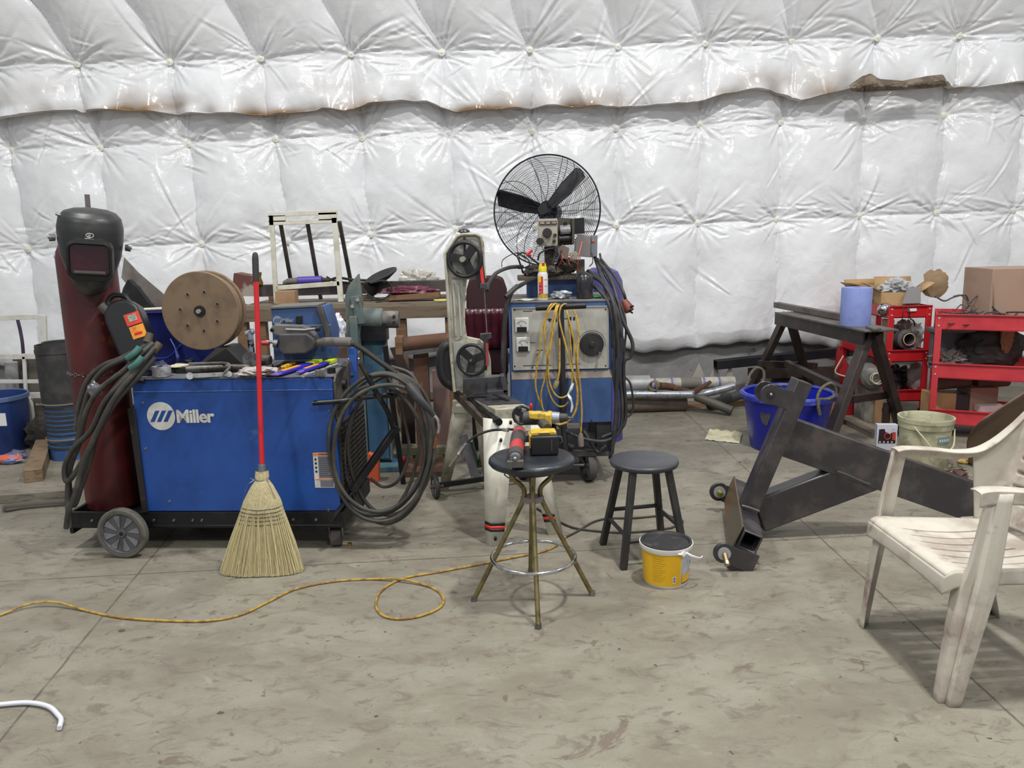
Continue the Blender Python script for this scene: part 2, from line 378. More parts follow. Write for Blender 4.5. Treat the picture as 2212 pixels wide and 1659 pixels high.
def quilt(X, Z, rows, amp, seed, seam=0.55, top_open=False, bottom_open=False):
    """height of the puffed blanket over points X, Z; rows of fasteners from the lowest up"""
    rs = np.random.RandomState(seed); rows = sorted(rows, key=lambda r: r[0][1]); nc = len(rows[0])
    S_ = np.zeros_like(X); seamd = np.full_like(X, 9.0)
    rz = [np.interp(X, [p[0] for p in r], [p[1] for p in r]) for r in rows]
    cx = []
    for i in range(nc):
        xs = [r[i][0] for r in rows]; zs = [r[i][1] for r in rows]
        c = np.interp(Z, zs, xs) if len(rows) > 1 else np.full_like(Z, xs[0])
        cx.append(c + 0.012 * np.sin(Z * 7 + i * 2.1) + 0.008 * np.sin(Z * 17 + i))
    for i in range(nc - 1):
        m_ = (X >= cx[i]) & (X < cx[i + 1]); s = (X - cx[i]) / (cx[i + 1] - cx[i])
        S_[m_] = np.clip(s[m_], 0, 1)
        seamd = np.minimum(seamd, np.abs(X - cx[i]))
    T_ = np.ones_like(X); rowd = np.full_like(X, 9.0)
    for k in range(len(rows) - 1):
        m_ = (Z >= rz[k]) & (Z < rz[k + 1]); t = (Z - rz[k]) / (rz[k + 1] - rz[k]); T_[m_] = np.sin(pi * np.clip(t[m_], 0, 1)) ** 0.6
    m_ = Z < rz[0]; T_[m_] = (1 - np.exp(-(rz[0] - Z)[m_] / 0.16))
    m_ = Z >= rz[-1]; T_[m_] = (1 - np.exp(-(Z - rz[-1])[m_] / 0.16))
    for r_ in rz: rowd = np.minimum(rowd, np.abs(Z - r_))
    SS = np.abs(np.sin(pi * S_)) ** 0.62
    h = amp * (0.66 * SS + 0.10 * T_ + 0.38 * SS * T_)
    h -= 0.010 * np.exp(-(seamd / 0.010) ** 2) * (0.4 + 0.6 * T_)
    # fasteners pull folds out of the sheet
    def crease(x0, z0, a, ln, w, d, curve=0.0, mode=0):
        m_ = (np.abs(X - x0) < ln + 0.05) & (np.abs(Z - z0) < ln + 0.05)
        dx = X[m_] - x0; dz = Z[m_] - z0; t = dx * cos(a) + dz * sin(a); q = -dx * sin(a) + dz * cos(a) - curve * t * t
        ww = w * (0.45 + 1.3 * np.clip(t / ln, 0, 1))
        al = np.clip(t / 0.03, 0, 1) * np.clip((ln - t) / (ln * 0.55), 0, 1)
        u = q / ww
        pr = (np.exp(-u ** 2) if mode == 0 else u * np.exp(-u ** 2) * 1.6)
        h[m_] += d * pr * al
    for r in rows:
        for (bx, bz) in r:
            n = rs.randint(17, 24); base = rs.rand() * 6
            for k in range(n):
                a = base + 2 * pi * k / n + rs.uniform(-0.14, 0.14)
                horiz = abs(cos(a)); up = sin(a)
                ln = rs.uniform(0.12, 0.30) + 0.25 * horiz * rs.rand() + (0.34 * rs.rand() if up > 0.3 else 0)
                crease(bx, bz, a, ln, rs.uniform(0.010, 0.019), rs.choice([-1, -1, 1]) * rs.uniform(0.007, 0.018), rs.uniform(-0.6, 0.6), rs.randint(0, 2))
        for i in range(nc - 1):
            for k in range(24):
                s = rs.uniform(0.05, 0.95); x0 = r[i][0] + s * (r[i + 1][0] - r[i][0]); z0 = r[i][1] + rs.normal(0.02, 0.075)
                crease(x0, z0, rs.choice([0, pi]) + rs.normal(0, 0.25), rs.uniform(0.10, 0.32), rs.uniform(0.008, 0.015), rs.choice([-1, 1]) * rs.uniform(0.005, 0.014), rs.uniform(-1.2, 1.2), 1)
            a0, b0 = r[i], r[i + 1]
            crease(a0[0], a0[1], atan2(b0[1] - a0[1], b0[0] - a0[0]), hypot(b0[0] - a0[0], b0[1] - a0[1]) * 1.0, 0.010, -0.012, rs.uniform(-0.1, 0.1), 0)
    # long diagonal tension folds
    for k in range(44):
        crease(rs.uniform(-5.5, 5.5), rs.uniform(rows[0][0][1] - 0.8, rows[-1][0][1] + 0.8), rs.uniform(1.7, 2.5) if rs.rand() < 0.6 else rs.uniform(0.5, 1.3), rs.uniform(0.3, 0.75), rs.uniform(0.012, 0.022), rs.choice([-1, 1]) * rs.uniform(0.007, 0.018), rs.uniform(-0.3, 0.3), 1)
    # broad slack dents
    h += 0.030 * (vnoise(X * 2.1 + 40, Z * 1.7 + 40, seed) - 0.5) + 0.014 * (vnoise(X * 6 + 90, Z * 5 + 90, seed + 1) - 0.5) + 0.004 * (vnoise(X * 19 + 90, Z * 15 + 90, seed + 2) - 0.5)
    bd = np.full_like(X, 9.0)
    for r in rows:
        for (bx, bz) in r: bd = np.minimum(bd, np.hypot(X - bx, Z - bz))
    h *= np.clip(0.25 + bd / 0.12, 0, 1)
    return h, bd
def sheet(name, Xg, Zg, Yg, grime, thick=0.0):
    nv, nu = Xg.shape; me = bpy.data.meshes.new(name); n = nu * nv
    co = np.stack([Xg, Yg, Zg], -1).reshape(-1).astype(np.float32); me.vertices.add(n); me.vertices.foreach_set('co', co)
    idx = np.arange(n).reshape(nv, nu); q = np.stack([idx[:-1, :-1], idx[:-1, 1:], idx[1:, 1:], idx[1:, :-1]], -1).reshape(-1).astype(np.int32)
    nf = (nu - 1) * (nv - 1); me.loops.add(nf * 4); me.loops.foreach_set('vertex_index', q); me.polygons.add(nf)
    me.polygons.foreach_set('loop_start', np.arange(0, nf * 4, 4, dtype=np.int32)); me.polygons.foreach_set('loop_total', np.full(nf, 4, dtype=np.int32))
    me.polygons.foreach_set('use_smooth', np.ones(nf, dtype=bool)); me.update(); me.validate()
    at = me.attributes.new('grime', 'FLOAT', 'POINT'); at.data.foreach_set('value', np.clip(grime, 0, 1).reshape(-1).astype(np.float32))
    me.materials.append(VINYL); o = bpy.data.objects.new(name, me); COL.objects.link(o); structure(o); return o
RA, RB, RC = extend(rowA), extend(rowB), extend(rowC)
xs = np.arange(-6.6, 6.9, 0.0115)
# lower blanket, bottom hem curls back to the wall
hem = [(-400, 800), (0, 790), (240, 800), (600, 790), (1000, 765), (1340, 748), (1370, 755), (1430, 758), (1480, 752), (1525, 742), (1600, 741), (1660, 732), (1760, 745), (1860, 760), (2000, 765), (2212, 770), (2600, 770)]
hx = [wall_pt(x, y)[0] for x, y in hem]; hz = [wall_pt(x, y)[1] for x, y in hem]
zb = np.interp(xs, hx, hz) + 0.012 * np.sin(xs * 9) + 0.01 * np.sin(xs * 23)
vv = np.linspace(0, 1, 225)[:, None]; zt = 2.98
Xg = np.repeat(xs[None, :], 225, 0); Zg = zb[None, :] + (zt - zb[None, :]) * vv
H_, bd = quilt(Xg, Zg, [RB, RC], 0.115, 5)
dz = Zg - zb[None, :]
Yg = wall_y(Xg) - 0.02 - H_ * np.clip(0.35 + 0.65 * np.sqrt(np.clip(dz / 0.13, 0, 1)), 0, 1)
gr = 0.13 * np.clip(1 - dz / 0.08, 0, 1) + 0.10 * (vnoise(Xg * 8 + 9, Zg * 3 + 9, 3) > 0.86) * np.clip((1.4 - Zg), 0, 1)
wall_back = sheet('wall_back', Xg, Zg, Yg, gr)
# hem return
# upper blanket, hangs a hand's width in front, leans in above its fasteners
flap = [(-600, 275), (-250, 262), (0, 258), (60, 252), (110, 243), (170, 238), (180, 244), (192, 240), (240, 241), (380, 246), (520, 249), (590, 250), (690, 241), (700, 236), (750, 243), (800, 228), (870, 220), (925, 222), (960, 236), (985, 243), (1050, 240), (1106, 238), (1180, 230), (1240, 234), (1330, 233), (1420, 228), (1500, 224), (1560, 205), (1620, 197), (1660, 196), (1700, 212), (1722, 219), (1780, 207), (1840, 190), (1860, 193), (1990, 187), (2035, 180), (2046, 190), (2110, 190), (2212, 180), (2500, 175), (2900, 170)]
OFF = 0.16
fx = [wall_pt(x, y, OFF)[0] for x, y in flap]; fz = [wall_pt(x, y, OFF)[1] for x, y in flap]
zb2 = np.interp(xs, fx, fz); zt2 = 5.3
nrow = 235; vv = (np.linspace(0, 1, nrow) ** 1.12)[:, None]
Xg = np.repeat(xs[None, :], nrow, 0); Zg = zb2[None, :] + (zt2 - zb2[None, :]) * vv
R0 = [(x - 0.55, z + 1.15) for x, z in RA]
H_, bd = quilt(Xg, Zg, [RA, R0], 0.12, 11)
dz = Zg - zb2[None, :]
rA = np.interp(Xg, [p[0] for p in RA], [p[1] for p in RA])
leanv = np.clip(Zg - rA + 0.05, 0, 9) * LEAN
ruff = 0.042 * np.sin(Xg * 13 + 3 * np.sin(Xg * 2.3)) * np.exp(-dz / 0.09) + 0.05 * (vnoise(Xg * 11 + 7, Zg * 4 + 5, 23) - 0.5) * np.exp(-dz / 0.12) + 0.05 * (vnoise(Xg * 5 + 7, Zg * 2 + 5, 21) - 0.5) * np.exp(-dz / 0.2)
Yg = wall_y(Xg) - OFF - H_ - leanv - ruff
lowf = np.exp(-dz / 0.07)
gr = 1.25 * np.clip(vnoise(Xg * 3.1 + 3, Zg * 7 + 4, 31) * 2.2 - 1.15, 0, 0.75) * np.exp(-dz / 0.11) + 0.42 * lowf * vnoise(Xg * 9 + 3, Zg * 9 + 4, 32)
gr += 0.22 * np.clip(vnoise(Xg * 1.3 + 60, Zg * 2 + 31, 35) * 2.2 - 1.5, 0, 1) * (Xg < -3.2)
# the hem folds back under toward the wall
fold = 14
Xf = np.repeat(xs[None, :], fold, 0); kf = np.linspace(1, 0, fold)[:, None]
Zf = zb2[None, :] - 0.012 * np.sin(kf * pi) + 0.05 * kf ** 2; Yf = Yg[0][None, :] + (0.19 + Yg[0][None, :] * 0) * kf
wall_up = sheet('wall_back_upper', np.vstack([Xf, Xg]), np.vstack([Zf, Zg]), np.vstack([Yf, Yg]), np.vstack([np.repeat(gr[:1], fold, 0) + 0.3, gr]))
# fasteners
WASH = mat('washer_plastic', rgb(226, 225, 214), 0.4)
b = B()
b.lathe([(0.0, 0.008), (0.020, 0.007), (0.031, 0.002), (0.032, -0.004), (0.0, -0.006)], Matrix.Rotation(radians(90), 4, 'X'), 20)
b.lathe([(0.0, 0.014), (0.008, 0.012), (0.010, 0.004)], Matrix.Rotation(radians(90), 4, 'X'), 12)
wme = None
for rr_, off, par in ((RA, OFF, wall_up), (RB, 0.02, wall_back), (RC, 0.02, wall_back)):
    for (bx, bz) in rr_[2:-2]:
        if wme is None:
            o = part('fastener_washer', b, WASH, None, local=True); wme = o.data
        else:
            o = bpy.data.objects.new('fastener_washer', wme); COL.objects.link(o)
        ly = 0.05 * LEAN if par is wall_up else 0
        o.location = (bx, wall_y(bx) - off - ly - 0.012, bz); o.parent = par
# concrete stem wall behind the hem
CONC = mat('concrete_stem', rgb(148, 147, 146), 0.85, c2=rgb(120, 119, 120), scale=2.5, mix=(0.35, 0.7), c3=rgb(92, 90, 92), scale3=3.5, mix3=(0.62, 0.72), bump=0.2)
b = B(); b._faces([V(-9, wall_y(-9) + 0.03, -0.05), V(9, wall_y(9) + 0.03, -0.05), V(9, wall_y(9) + 0.03, 5.6), V(-9, wall_y(-9) + 0.03, 5.6),
                   V(-9, wall_y(-9) + 0.3, -0.05), V(9, wall_y(9) + 0.3, -0.05), V(9, wall_y(9) + 0.3, 5.6), V(-9, wall_y(-9) + 0.3, 5.6)],
                  [(0, 1, 2, 3), (7, 6, 5, 4), (0, 4, 5, 1), (3, 2, 6, 7), (0, 3, 7, 4), (1, 5, 6, 2)])
o = part('wall_back_base', b, CONC, None); structure(o)
# torn brown edge of the upper blanket
TORN = mat('torn_insulation', rgb(136, 122, 106), 0.9, c2=rgb(100, 88, 76), scale=9, mix=(0.4, 0.6), bump=0.6, bscale=60)
b = B()
tp = [(1835, 186), (1862, 166), (1880, 160), (1900, 172), (1950, 176), (2000, 166), (2036, 162), (2044, 176)]
bt = [(1838, 196), (1862, 198), (1880, 197), (1900, 195), (1950, 193), (2000, 190), (2036, 186), (2046, 184)]
def tornf(u, v):
    k = u * (len(tp) - 1); i = min(int(k), len(tp) - 2); t = k - i
    a = (tp[i][0] * (1 - t) + tp[i + 1][0] * t, tp[i][1] * (1 - t) + tp[i + 1][1] * t); c = (bt[i][0] * (1 - t) + bt[i + 1][0] * t, bt[i][1] * (1 - t) + bt[i + 1][1] * t)
    y = 7.40 - 0.06 * sin(pi * v) - 0.02 * noise.noise(Vector((u * 30, v * 6, 1)))
    return P(a[0] * (1 - v) + c[0] * v, a[1] * (1 - v) + c[1] * v, y)
b.grid(tornf, 60, 10); o = part('torn_edge', b, TORN, wall_up, solid=0.012)
# ------------------------------------------------------------------ shared finishes
BLUE = mat('welder_blue', rgb(32, 76, 152), 0.42, c2=rgb(26, 64, 134), scale=3.5, mix=(0.4, 0.7), c3=rgb(52, 92, 150), scale3=9, mix3=(0.64, 0.76), bump=0.05)
BLUE_OLD = mat('faded_blue_paint', rgb(56, 84, 132), 0.5, c2=rgb(46, 72, 116), scale=4, c3=rgb(80, 95, 120), scale3=11, mix3=(0.62, 0.75))
BLACKM = mat('black_steel', rgb(26, 26, 30), 0.5, 0.3, c2=rgb(52, 50, 50), scale=8, mix=(0.5, 0.75))
RUBBER = mat('black_rubber', rgb(32, 32, 32), 0.7, c2=rgb(62, 60, 56), scale=14, mix=(0.45, 0.75))
DUSTC = mat('dusty_cable', rgb(54, 53, 50), 0.62, c2=rgb(80, 76, 69), scale=9, mix=(0.45, 0.7))
DUST = mat('dusty_metal', rgb(104, 100, 96), 0.75, c2=rgb(72, 70, 72), scale=9, mix=(0.45, 0.7), c3=rgb(130, 122, 112), scale3=5)
CHROME = mat('chrome', rgb(205, 205, 208), 0.16, 1.0, c2=rgb(150, 150, 150), scale=30)
STEEL = mat('bare_steel', rgb(140, 140, 142), 0.36, 0.85, c2=rgb(95, 92, 90), scale=12)
ZINC = mat('galvanised', rgb(168, 172, 178), 0.38, 0.7, c2=rgb(130, 134, 140), scale=22)
WHITEP = mat('chipped_white_paint', rgb(206, 204, 192), 0.45, c2=rgb(188, 182, 164), scale=7, c3=rgb(140, 96, 58), scale3=15, mix3=(0.66, 0.72))
WOOD = mat('weathered_wood', rgb(128, 108, 84), 0.75, c2=rgb(98, 82, 64), scale=9, stretch=(1, 6, 6), bump=0.15)
WOODB = mat('brown_board', rgb(118, 88, 62), 0.7, c2=rgb(92, 68, 50), scale=5, stretch=(1, 1, 8))
RUST = mat('rusty_steel', rgb(96, 66, 50), 0.75, 0.2, c2=rgb(68, 50, 42), scale=8, c3=rgb(124, 92, 70), scale3=14)
WHITEPL = mat('white_plastic', rgb(222, 222, 224), 0.4)
PRINTW = mat('printed_white', rgb(205, 205, 200), 0.55, c2=rgb(186, 186, 182), scale=18)
BLK = mat('plain_black', rgb(16, 16, 18), 0.45)
CARD = mat('cardboard', rgb(158, 128, 96), 0.8, c2=rgb(142, 112, 82), scale=5)
ORANGE = mat('safety_orange', rgb(226, 116, 40), 0.55)
GREYP = mat('print_grey', rgb(112, 114, 122), 0.6)
YEL = mat('bright_yellow', rgb(232, 192, 32), 0.45)
RED = mat('signal_red', rgb(196, 30, 36), 0.38)

# ------------------------------------------------------------------ big blue welding machine
BLf, BRf = P(315, 1106, 4.00), P(737, 1103, 3.94)
zb_, zt_ = 0.213, 0.925
xd = Vector((BRf.x - BLf.x, BRf.y - BLf.y, 0)); LW = xd.length
MW = frame_matrix((BLf.x, BLf.y, 0), xd)            # x along the front, y into the machine, z up
DW = 0.60
wm = thing('welding_machine', 'big blue welding machine with round white emblem on a wheeled cart', 'welding machine', MW.translation)
def mpts(M, pts): return [M @ Vector(p) for p in pts]
b = B(); b.prism([(0, zb_), (LW, zb_), (LW, zt_ - 0.03), (LW - 0.004, zt_ - 0.004), (LW - 0.02, zt_), (0.0, zt_)], DW, MW @ Matrix.Rotation(radians(90), 4, 'X') @ Matrix.Scale(-1, 4, (0, 0, 1)))
body = part('body', b, BLUE, wm, bevel=0.006)
b = B(); b.box((LW / 2, DW / 2, zt_ + 0.004), (LW + 0.006, DW + 0.01, 0.008), MW)
part('top_panel', b, mat('dusty_top', rgb(96, 94, 98), 0.7, c2=rgb(66, 76, 100), scale=6, mix=(0.45, 0.7), c3=rgb(122, 114, 106), scale3=9), wm, bevel=0.002)
b = B(); b.box((LW / 2, -0.004, zt_ - 0.062), (LW - 0.004, 0.006, 0.004), MW)
part('panel_seam', b, mat('faded_edge', rgb(70, 104, 160), 0.5), wm)
# emblem: a disc with three slanted bars, then the name
def emblem(px, py, rpx, Y, M, root, letters, lsize, mw=PRINTW, stripe=BLUE):
    c = P(px, py, Y); r = rpx * Y / FPX * 1.02; Mi = frame_matrix(c, M.to_3x3() @ Vector((1, 0, 0)))
    bb = B(); bb.cyl(Mi @ Vector((0, 0.002, 0)), Mi @ Vector((0, -0.0015, 0)), r, seg=40); e = part('emblem', bb, mw, root)
    bb = B()
    for k in range(3):
        x0 = (-0.80 + k * 0.47) * r; w = 0.30 * r; hgt = 0.40 * r; sh = 0.44 * r
        bb.prism([(x0, -hgt), (x0 + w, -hgt), (x0 + w + sh, hgt), (x0 + sh, hgt)], 0.002, Mi @ Matrix.Rotation(radians(90), 4, 'X'), 0.0005)
    part('emblem_stripes', bb, stripe, e)
    bb = B(); Mt = Mi @ Matrix.Translation((r * 1.06, -0.001, -lsize * 0.36)) @ Matrix.Rotation(radians(90), 4, 'X')
    bb.text(letters, Mt, lsize, 0.002, bold=lsize * 0.028, spacing=0.93); part('lettering', bb, mw, root, smooth=30)
emblem(348, 899, 31, 3.99, MW, wm, 'Miller', 0.094)
# warning label
b = B(); Lc = MW.inverted() @ P(676, 978, 3.95); Ld = MW.inverted() @ P(724, 1052, 3.95)
x0, x1, z1, z0 = Lc.x, Ld.x, Lc.z, Ld.z
def flatbox(bb, M, xa, xb, za, zc, y0, y1): bb.box(((xa + xb) / 2, (y0 + y1) / 2, (za + zc) / 2), (abs(xb - xa), abs(y1 - y0), abs(zc - za)), M)
flatbox(b, MW, x0, x1, z0, z1, -0.002, 0.0); lab = part('warning_label', b, PRINTW, wm)
b = B(); flatbox(b, MW, x0 + 0.002, x1 - 0.002, z1 - 0.014, z1 - 0.001, -0.0032, -0.002); part('orange_band', b, ORANGE, lab); b = B(); flatbox(b, MW, x0 + 0.004, x1 - 0.004, z0 + 0.042, z0 + 0.047, -0.0032, -0.002); part('orange_band', b, ORANGE, lab)
b = B(); flatbox(b, MW, x0 + 0.026, x1 - 0.004, z0 + 0.052, z1 - 0.017, -0.0032, -0.002); flatbox(b, MW, x0 + 0.030, x1 - 0.004, z0 + 0.004, z0 + 0.040, -0.0032, -0.002); part('print_block', b, GREYP, lab)
b = B(); b.text('WARNING', MW @ Matrix.Translation((x0 + 0.03, -0.0033, z1 - 0.0115)) @ Matrix.Rotation(radians(90), 4, 'X'), 0.011, 0.0006, bold=0.0004)
for k in range(10): flatbox(b, MW, x0 + 0.030, x1 - 0.008 - 0.01 * (k % 3), z1 - 0.026 - k * 0.0105, z1 - 0.0275 - k * 0.0105, -0.0040, -0.0032)
for k in range(4): b.box((x0 + 0.013, -0.003, z1 - 0.034 - k * 0.022), (0.010, 0.001, 0.010), MW)
part('print', b, BLK, lab)
# screws
for px, py in ((303, 873), (309, 972), (362, 1086), (715, 885), (713, 1098)):
    b = B(); c = P(px, py, 3.97); c = MW @ Vector(((MW.inverted() @ c).x, 0, (MW.inverted() @ c).z)); nrm = MW.to_3x3() @ Vector((0, -1, 0))
    b.cyl(c, c + nrm * 0.006, 0.008, 0.006, 12); part('screw', b, STEEL, wm)
# control end (right side): frame, mesh grille
RX = LW + 0.002
b = B(); pr = [(0.02, zt_ + 0.01), (DW - 0.02, zt_ + 0.06), (DW - 0.02, zt_ - 0.14), (0.0, zt_ - 0.22), (-0.006, zt_ - 0.02)]
Mside = MW @ Matrix(((0, 0, 1, RX), (1, 0, 0, 0), (0, 1, 0, 0), (0, 0, 0, 1)))
b.prism(pr, 0.012, Mside); part('control_plate', b, mat('grimy_plate', rgb(70, 66, 62), 0.6, 0.2, c2=rgb(96, 88, 80), scale=7), wm, bevel=0.002)
for (yy, zz) in ((0.14, zt_ - 0.06), (0.33, zt_ - 0.05)):
    b = B(); b.cyl(MW @ Vector((RX + 0.01, yy, zz)), MW @ Vector((RX + 0.03, yy, zz)), 0.03, 0.025, 20)
    part('socket', b, BLK, wm)
b = B(); b.box((RX + 0.004, DW / 2, zb_ + 0.24), (0.008, DW - 0.06, 0.44), MW); gp = part('side_grille', b, mat('grille_metal', rgb(74, 70, 66), 0.6, 0.3, c2=rgb(50, 48, 48), scale=9), wm)
b = B()
for i in range(14):
    for j in range(16):
        b.box((RX + 0.010, 0.06 + i * 0.037, zb_ + 0.04 + j * 0.027), (0.004, 0.024, 0.010), MW)
part('grille_slots', b, BLK, gp)
b = B(); b.beam(MW @ Vector((RX + 0.02, 0.30, zt_ - 0.20)), MW @ Vector((RX + 0.02, 0.36, zt_ + 0.10)), 0.04, 0.05)
part('blue_post', b, BLUE, wm, bevel=0.003)
# cart: channel base reaching left under the cylinder, handle, wheels
cb = thing('x', '', '') if False else None
b = B()
xl = (MW.inverted() @ P(142, 1130, 4.0)).x
b.box(((xl + LW) / 2, 0.012, 0.165), (LW - xl, 0.02, 0.09), MW); b.box(((xl + LW) / 2, DW - 0.012, 0.165), (LW - xl, 0.02, 0.09), MW)
b.box((xl + 0.01, DW / 2, 0.15), (0.02, DW, 0.12), MW); b.box(((xl + LW) / 2, DW / 2, 0.132), (LW - xl, DW, 0.01), MW); b.box((LW, DW / 2, 0.165), (0.02, DW, 0.09), MW)
b.box((xl / 2, DW / 2, 0.150), (abs(xl) - 0.02, DW - 0.05, 0.02), MW)
base = part('cart_base', b, BLACKM, wm, bevel=0.003)
for k, px in enumerate((140 + 55, 333, 378, 420, 440, 640, 690)):
    c = P(px, 1128, 4.0); c = MW @ Vector(((MW.inverted() @ c).x, 0.0, 0.165)); b = B(); b.cyl(c, c + V(0, -0.006, 0), 0.008, 0.006, 10); part('bolt', b, STEEL, wm)
b = B(); b.prism([(0.0, zb_ - 0.0), (0.016, zb_), (0.008, zt_ - 0.15), (-0.028, zt_ - 0.15), (-0.012, zb_)], 0.014, MW @ Matrix.Rotation(radians(90), 4, 'X'), 0.002)
b.box((-0.012, DW / 2, 0.50), (0.02, DW - 0.02, 0.58), MW)
part('rear_plate', b, mat('rust_black', rgb(38, 34, 34), 0.6, 0.2, c2=rgb(84, 62, 46), scale=12, mix=(0.55, 0.7)), wm, bevel=0.002)
def wheel(root, c, r, w, axis, spokes=8, tyre=None, hubm=None):
    Mx = axis_matrix(c, axis); bb = B()
    bb.lathe([(r * 0.84, -w / 2), (r * 0.95, -w / 2), (r, -w * 0.3), (r, w * 0.3), (r * 0.95, w / 2), (r * 0.84, w / 2)], Mx, 48, closed=True)
    t = part('tyre', bb, tyre or RUBBER, root); bb = B()
    bb.lathe([(0.0, w * 0.34), (r * 0.14, w * 0.40), (r * 0.16, w * 0.16), (r * 0.74, w * 0.16), (r * 0.78, w * 0.42), (r * 0.85, w * 0.42), (r * 0.85, -w * 0.4), (0.0, -w * 0.4)], Mx, 48)
    hb = part('hub', bb, hubm or mat('grey_hub', rgb(88, 88, 92), 0.6, c2=rgb(70, 70, 74), scale=9), root); bb = B()
    for k in range(spokes):
        a0 = 2 * pi * k / spokes; a1 = a0 + pi / spokes * 0.95
        poly = [(r * 0.20 * cos(a0 + 0.3), r * 0.20 * sin(a0 + 0.3)), (r * 0.72 * cos(a0), r * 0.72 * sin(a0)), (r * 0.74 * cos((a0 + a1) / 2), r * 0.74 * sin((a0 + a1) / 2)), (r * 0.72 * cos(a1), r * 0.72 * sin(a1)), (r * 0.20 * cos(a1 - 0.1), r * 0.20 * sin(a1 - 0.1))]
        bb.prism(poly, w * 0.16, Mx, w * 0.16)
    part('spoke', bb, mat('grey_spokes', rgb(122, 122, 128), 0.55, c2=rgb(104, 104, 108), scale=9), hb); bb = B()
    bb.cyl(Mx @ Vector((0, 0, w * 0.3)), Mx @ Vector((0, 0, w * 0.52)), r * 0.08, r * 0.06, 14); part('axle_cap', bb, BLK, hb)
wc = G(272, 1203); wc.z = 0.134
wh = Vector((-0.10, -1, 0))
wheel(wm, wc + V(0, 0, 0), 0.134, 0.045, wh, tyre=mat('dusty_tyre', rgb(96, 92, 84), 0.8, c2=rgb(70, 68, 64), scale=14))
wheel(wm, wc + V(0.18, 0.72, 0), 0.134, 0.045, -wh)
b = B(); b.cyl(wc, wc + V(0.18, 0.72, 0), 0.012); part('axle', b, STEEL, wm)
for (px, py, yo) in ((728, 1178, 0), (728, 1178, 0.52)):
    c = G(px, py) + V(0.02 * (yo > 0), yo, 0); b = B(); b.cyl(c + V(-0.028, 0, 0.05), c + V(0.028, 0.004, 0.05), 0.05, seg=24); cw = part('caster_wheel', b, mat('brown_tread', rgb(84, 74, 68), 0.7, c2=rgb(60, 55, 52), scale=12), wm, bevel=0.006)
    b = B(); b.beam(c + V(-0.034, 0.0, 0.045), c + V(-0.034, 0.01, 0.13), 0.03, 0.005, side=(0, 1, 0)); b.beam(c + V(0.034, 0, 0.045), c + V(0.034, 0.01, 0.13), 0.03, 0.005, side=(0, 1, 0)); b.box(c + V(0, 0.01, 0.132), (0.075, 0.05, 0.008)); b.cyl(c + V(-0.036, 0, 0.05), c + V(0.038, 0, 0.05), 0.006, seg=10)
    part('caster_fork', b, STEEL, cw)
# front bracket struts at the right end and the cable arm bar
b = B(); b.beam(P(712, 1128, 3.90), P(760, 1062, 3.96), 0.035, 0.01); b.beam(P(760, 1062, 3.96), P(858, 922, 4.1), 0.035, 0.035)
part('drawbar', b, BLACKM, wm, bevel=0.003)
b = B(); b.tube(spline([P(676, 871, 3.90), P(740, 866, 3.90), P(800, 857, 3.92), P(850, 852, 3.98), P(872, 853, 4.1), P(874, 858, 4.25)], 6), 0.013, 12); b.tube(spline([P(778, 784, 3.9), P(812, 846, 3.9), P(838, 890, 3.95), P(850, 925, 4.0)], 6), 0.013, 12)
b.cyl(P(872, 856, 4.2), MW @ Vector((RX, 0.30, zt_ - 0.16)), 0.010)
part('cable_arm', b, mat('black_tube', rgb(28, 29, 34), 0.3, 0.5, c2=rgb(60, 58, 56), scale=15), wm)
b = B()
for pz in ((300, 824, 3.97),): b.cyl(P(292, 822, 3.93), P(312, 824, 3.93), 0.013)
b.cyl(P(300, 823, 3.93), P(300, 823, 4.03), 0.010); part('cable_hook', b, BLACKM, wm)

# ------------------------------------------------------------------ gas cylinder, rod, helmet
CYLM = mat('oxide_red_paint', rgb(84, 26, 26), 0.42, c2=rgb(66, 20, 22), scale=3, mix=(0.4, 0.65), c3=rgb(104, 56, 34), scale3=6, mix3=(0.60, 0.74), bump=0.04)
c0 = V(-2.262, 4.27, 0.162); R = 0.146
g = thing('gas_cylinder', 'tall dark red gas cylinder standing on the end of the welding cart', 'gas cylinder', c0)
b = B(); pts = [(R - 0.02, 0), (R, 0.02), (R, 1.38), (R * 0.96, 1.42), (R * 0.8, 1.47), (R * 0.5, 1.51), (0.05, 1.53), (0, 1.53)]
b.lathe([(0, 0)] + pts, Matrix.Translation(c0), 48); part('body', b, CYLM, g)
b = B(); b.cyl(c0 + V(0, 0, 1.52), c0 + V(0, 0, 1.60), 0.025, 0.02, 16); b.cyl(c0 + V(-0.04, 0, 1.57), c0 + V(0.05, 0, 1.57), 0.012); part('valve', b, mat('brass', rgb(150, 120, 60), 0.4, 0.8), g)
chain = []
b = B()
for k in range(15):
    a = radians(192 + k * 9.4); p = c0 + V((R + 0.004) * cos(a), (R + 0.004) * sin(a), 0.775 + 0.0 * k)
    t = V(-sin(a), cos(a), 0)
    b.ring(p, 0.009, 0.0022, V(0, 0, 1) if k % 2 else V(cos(a), sin(a), 0), n=12, seg=6)
tag(part('chain', b, STEEL), 'thin steel chain wrapped round the dark red gas cylinder', 'chain')
b = B(); b.beam(V(P(188, 640, 4.50).x, 4.50, 0.135), P(188, 420, 4.50), 0.024, 0.012); tag(part('steel_bar', b, mat('dull_bar', rgb(112, 106, 108), 0.6, 0.4, c2=rgb(90, 82, 80), scale=20)), 'thin upright steel bar rising behind the welding helmet', 'bar')
hel = thing('welding_helmet', 'black welding helmet with dark purple lens hung over the gas cylinder top', 'helmet', P(190, 628, 4.1))
HC = P(197, 543, 4.12); HM = Matrix.Translation(HC) @ Matrix.Rotation(radians(22), 4, 'Z') @ Matrix.Rotation(radians(5), 4, 'Y') @ Matrix.Rotation(radians(7), 4, 'X')
